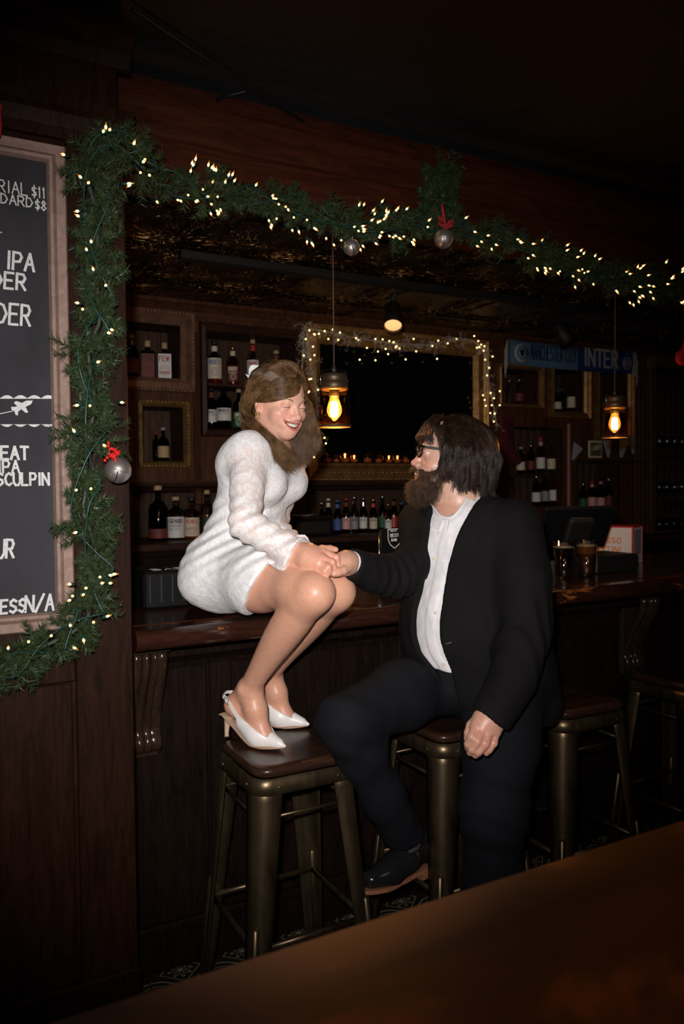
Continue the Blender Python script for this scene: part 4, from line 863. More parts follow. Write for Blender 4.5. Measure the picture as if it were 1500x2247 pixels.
MB().lathe([(.001, .0), (.050, .0), (.052, -.002), (.052, -.06), (.046, -.075), (.040, -.13), (.001, -.145)], n=24, M=Mh).build('housing', M_BLACK, sp2); MB().tube([hd2+np.array([-.03, 0, .08]), (hd2[0]-.03, TYk, 2.55)], .010, 8).build('arm', M_BLACK, sp2)
# ------------------------------------------------------------------ garlands
def poly_sample(P, step):
    P = [np.asarray(p, float) for p in P]; out = []; 
    for a, b in zip(P[:-1], P[1:]):
        n = max(1, int(np.linalg.norm(b-a)/step))
        for k in range(n): out.append(a+(b-a)*k/n)
    out.append(P[-1]); return np.array(out)
def smooth_path(P, it=2):
    P = [np.asarray(p, float) for p in P]
    for _ in range(it):
        Q = [P[0]]
        for a, b in zip(P[:-1], P[1:]): Q += [a*.75+b*.25, a*.25+b*.75]
        P = Q+[P[-1]]
    return P
def garland_foliage(path, rad, rng, per=0.0034, needles=46, ylim=None, nl=0.030):
    """bottle-brush sprigs leaving a wire core, each sprig a stem with needles round it"""
    S = poly_sample(path, per); T = np.gradient(S, axis=0); T /= np.linalg.norm(T, axis=1)[:, None]
    n = len(S); A = np.cross(T, np.array([0, 1.0, 0])); A /= np.linalg.norm(A, axis=1)[:, None]; B = np.cross(T, A)
    ph = rng.uniform(0, 2*np.pi, n); clump = 0.72+0.28*np.sin(np.arange(n)*per*32+1.3)+0.12*rng.normal(size=n)
    D = np.cos(ph)[:, None]*A+np.sin(ph)[:, None]*B+T*rng.normal(0, .35, n)[:, None]
    if ylim is not None: D[:, 1] = np.where(D[:, 1] > 0.15, -D[:, 1]*.6, D[:, 1])
    D /= np.linalg.norm(D, axis=1)[:, None]
    r = rad(np.linspace(0, 1, n))*np.clip(clump, .45, 1.25)
    # needles
    ti = np.repeat(np.arange(n), needles); m = len(ti); q = rng.uniform(.12, 1.0, m)**.8
    base = S[ti]+D[ti]*(r[ti]*q)[:, None]
    side = rng.normal(size=(m, 3)); side -= (side*D[ti]).sum(1)[:, None]*D[ti]; side /= np.linalg.norm(side, axis=1)[:, None]
    nd = side*.85+D[ti]*.55; nd /= np.linalg.norm(nd, axis=1)[:, None]; L = rng.uniform(.6, 1.1, m)*nl*(1.15-.45*q)
    tip = base+nd*L[:, None]; w = np.cross(nd, rng.normal(size=(m, 3))); w /= np.linalg.norm(w, axis=1)[:, None]; w2 = np.cross(nd, w); h = .0011
    V = np.stack([base+w*h, base-w*h*.5+w2*h*.87, base-w*h*.5-w2*h*.87, tip], 1).reshape(-1, 3); i0 = np.arange(m)*4
    Fs = np.concatenate([np.stack([i0, i0+1, i0+3], 1), np.stack([i0+1, i0+2, i0+3], 1), np.stack([i0+2, i0, i0+3], 1)])
    if ylim is not None: V[:, 1] = np.minimum(V[:, 1], ylim)
    return V, Fs
def garland(label, path, rad, seed, ylim, **k):
    rng = np.random.default_rng(seed); V, Fs = garland_foliage(path, rad, rng, ylim=ylim, **k)
    t = thing('garland', label, 'garland', tuple(path[0])); o = np_obj('needles', V, Fs, M_GREEN, t, False); o['kind'] = 'stuff'
    MB().tube(path, .006, 6).build('wire_core', plain('core_wire', (.02, .03, .015), .6), t); return t
GY = 1.975
cpx = [(318, 372), (290, 345), (255, 318), (215, 318), (190, 345), (192, 400), (212, 460), (214, 530), (212, 600), (214, 660), (222, 700), (200, 750), (192, 790), (205, 850), (208, 900), (195, 950), (186, 1010), (190, 1070), (180, 1120), (200, 1170), (212, 1220), (205, 1270), (192, 1320), (196, 1355), (165, 1385), (125, 1405), (80, 1425), (30, 1450), (-30, 1475), (-120, 1500)]
cpath = smooth_path([PY(u, v, GY) for u, v in cpx], 1)
g1 = garland('green pine garland running down the column and under the chalkboard', cpath, lambda t: .078+.012*np.sin(t*40)+.012*(t > .82), 3, CYF-.004, needles=52)
BGY = 2.215
bpx = [(300, 385), (345, 405), (400, 412), (450, 425), (500, 432), (550, 440), (600, 448), (650, 462), (700, 475), (750, 492), (800, 500), (850, 500), (900, 500), (950, 495), (1000, 505), (1050, 512), (1100, 528), (1150, 552), (1200, 568), (1250, 585), (1300, 598), (1350, 612), (1400, 622), (1450, 630), (1500, 640), (1560, 650), (1640, 668)]
bpath = smooth_path([PY(u, v, BGY) for u, v in bpx], 1)
g2 = garland('long green pine garland strung along the beam over the bar', bpath, lambda t: .078-.006*np.sin(t*55), 5, BY-.004, needles=44, per=.0042)
tpx = [(930, 480), (935, 440), (935, 400), (950, 372), (975, 368), (985, 400), (980, 440), (985, 480)]
g3 = garland('short upright loop of pine garland rising over the beam near its middle', smooth_path([PY(u, v, 2.20) for u, v in tpx], 1), lambda t: .062+0*t, 8, 2.235, needles=48)
# light strings
bulb_me = {}
def bulb_meshes():
    m = MB().lathe([(.0004, 0), (.0026, .0005), (.0034, .004), (.0031, .008), (.0018, .011)], n=8).build('bulb', M_BULB); bulb_me['g'] = m.data; bpy.data.objects.remove(m)
    m = MB().lathe([(.0018, .0105), (.0011, .015), (.0002, .019)], n=6).build('bulb_tip', M_TIP); bulb_me['t'] = m.data; bpy.data.objects.remove(m)
    m = MB().lathe([(.0008, -.016), (.0030, -.016), (.0040, -.010), (.0042, 0), (.0032, .001), (.0003, .001)], n=8).build('bulb_socket', M_CABLE); bulb_me['s'] = m.data; bpy.data.objects.remove(m)
    m = MB().lathe([(.0002, -.0035), (.0025, -.0025), (.0035, 0), (.0025, .0025), (.0002, .0035)], n=8).build('led', emit('warm_led', (1, .68, .26), 5.0)); bulb_me['l'] = m.data; bpy.data.objects.remove(m)
bulb_meshes()
def light_string(label, pts, cable_path, seed, s=.92, tipdirs=None, cable_mat=M_CABLE, cable_r=.0022):
    rng = np.random.default_rng(seed); t = thing('string_lights', label, 'string lights', tuple(pts[0])); off = t.location
    cp = poly_sample(cable_path, .03)
    for p in pts:
        p = np.asarray(p)
        core = cp[np.argmin(((cp-p)**2).sum(1))]; d = p-core+rng.normal(0, .012, 3)+np.array([0, -.008, 0]); d = norm(d)
        q = Vector(d).to_track_quat('Z', 'Y'); b = bpy.data.objects.new('bulb', bulb_me['g']); COL.objects.link(b); b.parent = t; b.location = Vector(p)-off; b.rotation_mode = 'QUATERNION'; b.rotation_quaternion = q; b.scale = (s, s, s)
        for nm, k in (('bulb_tip', 't'), ('bulb_socket', 's')):
            c = bpy.data.objects.new(nm, bulb_me[k]); COL.objects.link(c); c.parent = b
    mb = MB(); n = len(cp)
    for a, (amp, phs) in enumerate(((.028, 0), (.034, 2.2))):
        w = np.arange(n)*.55+phs; Q = [cp[i]+np.array([math.cos(w[i])*amp, -.012-abs(math.sin(w[i]*.7))*.034, math.sin(w[i])*amp]) for i in range(n)]
        mb.tube(smooth_path(Q, 1), cable_r, 5)
    cb_ = mb.build('cable', cable_mat, t); return t
colpts = [(232, 283), (226, 290), (240, 286), (293, 317), (317, 350), (313, 356), (141, 340), (178, 390), (193, 402), (172, 463), (173, 475), (200, 532), (190, 549), (205, 593), (231, 627), (172, 665), (182, 679), (243, 723), (236, 730), (213, 795), (308, 379), (327, 384), (279, 403), (286, 405), (172, 889), (197, 890), (265, 883), (164, 948), (227, 976), (168, 1075), (199, 1073), (168, 1168), (218, 1266), (240, 1262), (247, 1260), (222, 1280), (240, 1280), (155, 1282), (190, 1290), (184, 1304), (160, 1308), (154, 1317), (233, 1353), (204, 1366), (154, 1374), (113, 1394), (183, 1402), (160, 1420), (63, 1409), (18, 1424)]
light_string('warm mini lights wound through the garland down the column', [PY(u, v, GY-.05) for u, v in colpts], cpath, 4)
c7 = [(262, 266), (275, 242), (252, 296), (258, 258), (335, 268), (350, 280), (362, 288), (372, 292), (354, 345), (311, 378), (430, 315), (447, 312), (456, 340), (415, 347), (558, 360), (93, 432), (190, 425), (205, 428), (240, 402), (275, 432), (282, 427), (330, 410), (380, 411), (348, 444), (346, 486), (375, 475), (385, 480), (392, 468), (380, 488), (636, 408), (640, 418), (650, 420), (665, 446), (697, 458), (710, 468), (738, 506), (620, 520), (657, 512), (632, 540), (628, 550), (730, 566), (760, 570), (800, 518), (832, 556), (838, 560), (800, 618), (820, 625), (826, 632), (890, 604), (924, 634), (960, 614), (1043, 455), (1066, 452), (1150, 438), (1108, 480), (1116, 495), (1172, 485), (1180, 490), (1168, 500), (1165, 512), (1158, 520), (1100, 525), (1132, 535), (1140, 530), (1215, 478), (1225, 470), (1265, 472), (1020, 553), (1040, 570), (1056, 550), (1060, 562), (1070, 566), (1062, 575), (1148, 578), (1142, 592), (1138, 600), (1185, 594), (1203, 600), (1212, 592), (1230, 604), (1252, 598), (1300, 610), (1290, 622), (1298, 632), (1120, 628), (1060, 640), (1048, 655), (1370, 525), (1365, 553)]
c8 = [(392, 322), (437, 388), (504, 408), (472, 437), (450, 460), (525, 473), (545, 453), (655, 428), (668, 438), (672, 445), (732, 450), (778, 436), (732, 505), (708, 522), (755, 572), (758, 580), (793, 570), (797, 582), (795, 594), (820, 573), (860, 595), (872, 588), (905, 460), (903, 486), (975, 488), (990, 503), (957, 519), (1048, 515), (1068, 530), (962, 583), (985, 580), (995, 597), (1010, 592), (936, 612), (965, 630), (947, 664), (1041, 652), (1205, 593), (1222, 603), (1265, 573), (1275, 578), (1288, 565), (1315, 611), (1407, 548), (1433, 626), (1440, 622), (1413, 654), (1272, 666), (1318, 660), (1342, 664), (1245, 688), (1327, 692), (1342, 723), (1285, 710), (1272, 718), (1290, 712), (1268, 738), (1223, 744), (1243, 755), (1155, 686), (1160, 690), (1490, 583), (1487, 596), (1483, 745), (1496, 740)]
bm_pts = [(300+x/2.143, 240+y/2.143) for x, y in c7]+[(850+x/2.308, 340+y/2.308) for x, y in c8]
light_string('warm mini lights scattered along the beam garland', [PY(u, v, BGY-.06) for u, v in bm_pts], bpath, 6)
# ------------------------------------------------------------------ jingle bells
def bell_mat():
    m, nt, b = new_mat('brushed_bell_metal'); b.inputs['Base Color'].default_value = (.40, .37, .35, 1); b.inputs['Metallic'].default_value = .85; b.inputs['Roughness'].default_value = .42
    bump(nt, noise(nt, coords(nt), 60), b, .1, .001); return m
M_BELL = bell_mat(); M_BERRY = plain('red_berries', (.6, .01, .01), .35); M_RIB = plain('red_plaid_ribbon', (.30, .01, .015), .8)
def bell(u, v, Y, dpx, label, tilt=0.15, ribbon=True):
    p = PY(u, v, Y); D = float((p-CC) @ CD); r = dpx/2/F_PX*D; p = p+np.array([0, -.0, 0]); t = thing('jingle_bell', label, 'bell', tuple(p))
    yaw = math.atan2(-p[1], -p[0]); M0 = Matrix.Rotation(yaw+math.pi/2, 4, 'Z') @ Matrix.Rotation(tilt, 4, 'Y')
    prof = [(r*math.cos(a), r*math.sin(a)) for a in np.linspace(-math.pi/2, -.05, 10)]+[(r*1.0, -.04*r), (r*1.035, -.03*r), (r*1.035, .03*r), (r, .04*r)]+[(r*math.cos(a), r*math.sin(a)) for a in np.linspace(.05, math.pi/2, 10)]
    MB().lathe(prof, n=36, M=M0).build('shell', M_BELL, t, world=False)
    mb = MB(); P = [np.array([r*1.012*math.sin(a)*.35*math.sin(3*a)*.4, -r*1.004*math.cos(a), -r*math.sin(a)*1.0]) for a in np.linspace(.1, 1.35, 9)]; mb.tube([tuple(M0 @ Vector(q)) for q in P], [.0022]+[.0013]*7+[.0025], 6); mb.build('slot', M_BLACK, t, world=False)
    MB().tube([(0, 0, r), (.006, 0, r+.008), (0, 0, r+.014), (-.006, 0, r+.008), (0, 0, r)], .0012, 6).build('hanging_loop', M_WIRE, t, world=False)
    if ribbon:
        mb = MB()
        for s in (-1, 1):
            P = [(0, -.01, r+.004), (s*.012, -.016, r+.02), (s*.03, -.014, r+.028), (s*.026, -.01, r+.012), (s*.004, -.01, r+.004)]
            for k in range(len(P)-1):
                a, b = np.array(P[k]), np.array(P[k+1]); w = np.array([0, 0, .006]); yy = np.array([0, .0015, 0]); mb.add([a-w, b-w, b+w, a+w, a-w+yy, b-w+yy, b+w+yy, a+w+yy], [(0, 1, 2, 3), (7, 6, 5, 4), (0, 4, 5, 1), (3, 2, 6, 7)])
        mb.tube([(0, -.01, r+.004), (-.012, -.014, r+.05), (-.016, -.012, r+.075)], .005, 6)
        mb.build('ribbon', M_RIB, t, world=False)
    return t
b1 = bell(259, 1032, 1.94, 58, 'large silver jingle bell with red berries hanging on the column garland', .35, False)
rng = np.random.default_rng(2)
for k in range(26):
    q = PY(252+rng.normal(0, 9), 994+rng.normal(0, 9), 1.92+rng.normal(0, .006)); mb = MB().lathe([(.0002, -.0042), (.003, -.003), (.0042, 0), (.003, .003), (.0002, .0042)], n=8); o = mb.build('berry', M_BERRY, b1, world=False); o.location = Vector(q)-b1.location
bell(771, 543, 2.13, 37, 'small silver jingle bell under the beam garland, left of the upright loop', -.3, False)
bell(973, 524, 2.13, 42, 'silver jingle bell with red plaid ribbon under the upright garland loop', 0.05, True)
# ------------------------------------------------------------------ red stockings, only partly in view
M_FELT = plain('red_felt', (.33, .008, .014), .9, bumps=(120, .3, .002)); M_DFELT = plain('dark_red_felt', (.075, .004, .008), .95)
def stocking(p, label, s=1.0, mat=M_FELT, flip=1):
    P = [(-.06, 0), (.06, 0), (.065, -.16), (.10, -.24), (.16, -.27), (.165, -.32), (.12, -.345), (.02, -.34), (-.05, -.29), (-.065, -.18)]
    P = [(a*s*flip, b*s) for a, b in P]; n = len(P); C_ = np.mean(P, axis=0); V = []; 
    for (k, y) in ((.8, -.022), (1.0, -.008), (1.0, .008), (.8, .022)):
        V += [(p[0]+C_[0]+(a-C_[0])*k, p[1]+y*s, p[2]+C_[1]+(b-C_[1])*k) for a, b in P]
    Fs = [(j*n+i, j*n+(i+1) % n, (j+1)*n+(i+1) % n, (j+1)*n+i) for j in range(3) for i in range(n)]+[tuple(reversed(range(n))), tuple(range(3*n, 4*n))]
    t = thing('stocking', label, 'stocking', tuple(p)); MB().add(V, Fs, 0, True).build('boot', mat, t)
    MB().box(p[0]-.068*s, p[0]+.068*s, p[1]-.026*s, p[1]+.026*s, p[2]-.01*s, p[2]+.045*s, .012*s).build('cuff', mat, t); return t
stocking(PY(-11, 236, 1.985), 'bright red stocking hanging over the chalkboard, cut by the left edge', .22, flip=-1)
stocking(PY(1520, 690, 2.20), 'red stocking hanging from the garland, cut by the right edge', .62, flip=-1)
stocking(PY(1108, 925, 4.70), 'dark red stocking on the back wall right behind the head of the man', .95, M_DFELT)
# ------------------------------------------------------------------ chalkboard menu
def chalkboard():
    Yf = 2.035; tl = PY(-420, 245, Yf); tr = PY(146, 321, Yf); br = PY(166, 1380, Yf)
    X1, Z1, Z0 = (tr[0]+br[0])/2, tr[2], br[2]; X0 = X1-0.95; w = .047
    t = thing('chalkboard', 'large chalkboard menu with hand lettering in a pinkish grey wooden frame', 'chalkboard', ((X0+X1)/2, CYF, Z0))
    m, nt, b = new_mat('chalk_slate'); f = noise(nt, coords(nt, (1, 1, .5)), 3.5, 5, .6, .4); lnk(nt, ramp(nt, f, [(.3, (.018, .018, .021)), (.75, (.042, .041, .048))]), b.inputs['Base Color']); b.inputs['Roughness'].default_value = .75; b.inputs['Specular IOR Level'].default_value = .2
    bx('slate', m, X0+w, X1-w, CYF-.012, CYF-.002, Z0+w, Z1-w, 0, t)
    fr = wood('pinkish_grey_frame_wood', (.19, .125, .10), (.30, .205, .17), (6, 6, 6), 5, .6, .0008)
    steps = [(0.0, .35), (.12, .75), (.3, .62), (.55, .62), (.75, 1.0), (.9, .9), (1.0, .3)]
    rr = (X0+w, X1-w, Z0+w, Z1-w); x0, x1, z0, z1 = rr
    for c in range(4):
        V = []; Fs = []; cs = [(0, 0), (1, 0), (1, 1), (0, 1)]; mm = len(steps)+2
        for (sx, sz) in (cs[c], cs[(c+1) % 4]):
            cx_, cz_ = (x1 if sx else x0), (z1 if sz else z0); dx, dz = (1 if sx else -1), (1 if sz else -1)
            V.append((cx_+dx*w, CYF-.001, cz_+dz*w)); V += [(cx_+dx*w*(1-q), CYF-.001-.028*h, cz_+dz*w*(1-q)) for q, h in steps]; V.append((cx_, CYF-.001, cz_))
        Fs = [(i, i+1, mm+i+1, mm+i) for i in range(mm-1)]; MB().add(V, Fs).build('frame_rail', fr, t)
    chalk = plain('white_chalk', (.56, .56, .56), .9, bumps=(300, .4, .001), vary=.15, vscale=120); ys = CYF-.0125
    def wr(text, u, v, h, w_, th, sl=0.12, tilt=-.0): # u,v: lower right end of the word
        mb = MB(); p = PY(u, v, ys); strokes(mb, text, (p[0], ys, p[2]), (1, 0, tilt), (0, 0, 1), h, w_, th, .30, (0, -1, 0), sl, right=True); mb.build('chalk_word', chalk, t, recalc=False)
    k = 2.08/F_PX
    wr('IMPERIAL', 62, 430, 23*k, 13*k, 2.4*k, .0); wr('$11', 99, 436, 21*k, 9*k, 2.4*k, .0); wr('STANDARD', 72, 456, 19*k, 12*k, 2.4*k, .0); wr('$8', 101, 463, 19*k, 9*k, 2.4*k, .0)
    wr('-', 4, 516, 10*k, 8*k, 2*k)
    wr('WEST IPA', 74, 596, 34*k, 17*k, 5*k, .06); wr('CIDER', 56, 637, 31*k, 17*k, 5*k, .06)
    wr('CIDER', 66, 715, 40*k, 17*k, 5*k, .06)
    wr('WHEAT', 62, 1008, 25*k, 14*k, 5*k, .0); wr('IPA', 42, 1037, 24*k, 13*k, 4*k, .0); wr('GRAPEFRUIT SCULPIN', 107, 1064, 24*k, 12*k, 4.4*k, .0)
    wr('SOUR', 30, 1223, 36*k, 14*k, 5*k, .06); wr('GUINNESS', 56, 1342, 26*k, 13*k, 5*k, .06); wr('N/A', 117, 1338, 32*k, 15*k, 5*k, .05)
    # wavy clouds and the aeroplane
    def wave(v, flip=1):
        for i in range(5):
            u0 = -30+i*30; P = [PY(u0+30*q, v-flip*7*math.sin(math.pi*q), ys) for q in np.linspace(0, 1, 7)]+[PY(u0+30*(1-q), v+1, ys) for q in np.linspace(0, 1, 3)]
            n = len(P); mb = MB().add([(p[0], ys-.0006, p[2]) for p in P], [tuple(range(n))]); mb.build('chalk_wave', chalk, t, recalc=False)
    wave(874, 1); wave(930, -1)
    pl = [(72, 879), (68, 887), (56, 893), (62, 905), (56, 906), (47, 898), (40, 903), (39, 912), (34, 910), (31, 902), (26, 900), (24, 893), (32, 893), (38, 891), (30, 884), (35, 880), (48, 884), (58, 879)]
    n = len(pl); P = [PY(u, v, ys) for u, v in pl]; mb = MB().add([(p[0], ys-.0006, p[2]) for p in P]+[(p[0], ys+.0004, p[2]) for p in P], [tuple(range(n))]+[(i, (i+1) % n, (i+1) % n+n, i+n) for i in range(n)])
    a, b2 = PY(0, 907, ys), PY(28, 901, ys); mb.add([(a[0], ys-.0005, a[2]-.002), (b2[0], ys-.0005, b2[2]-.002), (b2[0], ys-.0005, b2[2]), (a[0], ys-.0005, a[2])], [(0, 1, 2, 3)])
    mb.build('chalk_plane', chalk, t, recalc=False)
chalkboard()
# ------------------------------------------------------------------ icicle lights and berry sprays round the mirror
M_WHW = plain('white_flocked_wire', (.42, .38, .33), .7); M_CRYS = plain('frosted_bead', (.6, .55, .48), .25)
mpx = [(662, 880), (662, 830), (664, 780), (666, 715), (680, 722), (720, 728), (760, 738), (800, 745), (850, 752), (900, 756), (950, 757), (985, 745), (1010, 742), (1040, 748), (1062, 768), (1070, 800), (1072, 840), (1078, 870), (1084, 900), (1088, 925)]
MYY = 4.715
ml = thing('string_lights', 'icicle lights with frosted sprays draped round the gold mirror frame', 'string lights', tuple(PY(664, 720, MYY)))
mpath = [PY(u, v, MYY) for u, v in mpx]; mb = MB(); mb.tube(smooth_path(mpath, 1), .0035, 6); lpath = [PY(u, v, MYY) for u, v in [(672, 722), (676, 780), (690, 830), (694, 870), (700, 930), (706, 985)]]; mb.tube(smooth_path(lpath, 1), .003, 6)
rng = np.random.default_rng(12); tips = []
for base in list(poly_sample(mpath, .035))+list(poly_sample(lpath, .04)):
    for _ in range(3):
        if rng.random() < .25: continue
        p = base.copy(); d = norm(rng.normal(size=3)*np.array([1, .5, 1])+np.array([0, -.15, -.4])); P = [p]; L = rng.uniform(.03, .11)
        for s in range(4): d = norm(d+rng.normal(size=3)*.45+np.array([0, 0, -.1])); p = p+d*L/4; p[1] = min(p[1], WY-.06); P.append(p)
        mb.tube(P, .0013, 4, caps=False); tips += P[1:]
mb.build('wire_sprays', M_WHW, ml)['kind'] = 'stuff'
mb = MB()
for p in tips:
    for _ in range(3): q = p+rng.normal(0, .008, 3); q[1] = min(q[1], WY-.055); r = rng.uniform(.002, .0045); mb.add([q+np.array(o_)*r for o_ in ((1, 0, 0), (-1, 0, 0), (0, 1, 0), (0, -1, 0), (0, 0, 1), (0, 0, -1))], [(0, 2, 4), (2, 1, 4), (1, 3, 4), (3, 0, 4), (2, 0, 5), (1, 2, 5), (3, 1, 5), (0, 3, 5)])
mb.build('frosted_beads', M_CRYS, ml)['kind'] = 'stuff'
c5 = [(120, 203), (152, 228), (158, 232), (185, 226), (95, 262), (145, 315), (82, 375), (155, 373), (127, 403), (60, 470), (250, 262), (225, 208), (280, 197), (330, 218), (318, 268), (440, 257), (456, 268), (515, 323), (465, 404), (573, 262), (622, 265), (668, 276), (697, 284), (660, 366), (590, 348), (643, 330), (718, 312), (738, 328), (712, 318), (573, 408), (835, 262), (852, 347), (780, 402), (963, 310), (1003, 274), (995, 398), (1068, 292), (1128, 262), (1247, 160), (1250, 242), (1278, 276), (1298, 300), (1320, 312), (1268, 322), (1285, 318), (1314, 342), (1376, 382), (1325, 404), (1352, 460), (1338, 512), (1425, 620), (1362, 633), (1310, 648), (1385, 668), (1322, 680), (1370, 716), (1425, 716), (1330, 720), (1360, 770), (1390, 775), (1385, 828), (120, 538), (133, 536), (180, 610), (118, 622), (112, 628), (186, 858), (196, 853), (224, 940), (178, 958), (233, 978), (152, 1072), (135, 994)]
for (x, y) in c5:
    p = PY(640+x/3.125, 660+y/3.125, MYY-.02); b = bpy.data.objects.new('bulb', bulb_me['l']); COL.objects.link(b); b.parent = ml; b.location = Vector(p)-ml.location; b.scale = (1.5, 1.5, 1.5)
# ------------------------------------------------------------------ sculpting: signed distance shapes meshed with surface nets
def nrm(x): return np.sqrt(np.einsum('ij,ij->i', x, x))
def smax(a, b, k=.008): h = np.clip(.5+.5*(a-b)/k, 0, 1); return b*(1-h)+a*h+k*h*(1-h)
class Prim:
    """one blended shape: fn(P)->distance, k blend radius, op '+', '-'"""
    def __init__(s, fn, k=0.02, op='+', c=None, r=None): s.fn, s.k, s.op, s.c, s.r = fn, k, op, c, r
def rcone(a, b, ra, rb, k=.02, op='+'):
    a = np.asarray(a, np.float32); b = np.asarray(b, np.float32); ba = b-a; L2 = float(ba@ba)+1e-9
    def fn(P):
        pa = P-a; h = np.clip(pa@ba/L2, 0, 1); return nrm(pa-h[:, None]*ba)-(ra+(rb-ra)*h)
    return Prim(fn, k, op)
def chain(pts, rs, k=.02, op='+'): return [rcone(pts[i], pts[i+1], rs[i], rs[i+1], k, op) for i in range(len(pts)-1)]
def hchain(pts, rs, k=.02, op='+'):
    sg = chain(pts, rs)
    def fn(P):
        d = sg[0].fn(P)
        for q in sg[1:]: d = np.minimum(d, q.fn(P))
        return d
    return [Prim(fn, k, op)]
def ellip(c, rad, ax=None, k=.02, op='+'):
    c = np.asarray(c, np.float32); A = np.eye(3, dtype=np.float32) if ax is None else np.asarray(ax, np.float32); rad = np.asarray(rad, np.float32)
    def fn(P):
        q = (P-c)@A.T; q = q/rad; k0 = nrm(q); k1 = nrm(q/rad)+1e-9; return k0*(k0-1)/k1
    return Prim(fn, k, op)
def ball(c, r, k=.02, op='+'): return rcone(c, np.asarray(c)+1e-4, r, r, k, op)
class Frame:
    """local frame: x = the figure's left, y = forward, z = up"""
    def __init__(s, o, f, u, sc=1.0, zs=1.0):
        s.zs = zs
        f = norm(f); u = norm(np.asarray(u)-f*np.dot(u, f)); l = np.cross(u, f); s.o = np.asarray(o, float); s.A = np.array([l, f, u]); s.s = sc
    def w(s, p): p = np.array(p, float); p[2] *= s.zs if p[2] < 0 else 1.0; return s.o+p@s.A*s.s
    def loc(s, P): q = ((np.asarray(P)-s.o)@s.A.T)/s.s; q[..., 2] = np.where(q[..., 2] < 0, q[..., 2]/s.zs, q[..., 2]); return q
    def E(s, c, rad, k=.02, op='+', rot=None):
        A = s.A if rot is None else rot@s.A
        return ellip(s.w(c), np.asarray(rad)*s.s, A, k*s.s, op)
    def Cn(s, a, b, ra, rb, k=.02, op='+'): return rcone(s.w(a), s.w(b), ra*s.s, rb*s.s, k*s.s, op)
def rotx(a): c, s = math.cos(a), math.sin(a); return np.array([[1, 0, 0], [0, c, s], [0, -s, c]])
def rotz(a): c, s = math.cos(a), math.sin(a); return np.array([[c, s, 0], [-s, c, 0], [0, 0, 1]])
def eval_prims(prims, P):
    d = None
    for p in prims:
        e = p.fn(P)
        if d is None: d = e; continue
        k = p.k+1e-6
        if p.op == '+': h = np.clip(.5+.5*(d-e)/k, 0, 1); d = d*(1-h)+e*h-k*h*(1-h)
        else: h = np.clip(.5-.5*(d+e)/k, 0, 1); d = d*(1-h)-e*h+k*h*(1-h)
    return d
def sdf_field(prims, post=None, inflate=0.0):
    def fn(P, act=None):
        d = eval_prims(prims if act is None else act, P)-inflate
        return d if post is None else post(P, d)
    fn.prims = prims; fn.post = post; fn.inflate = inflate; return fn
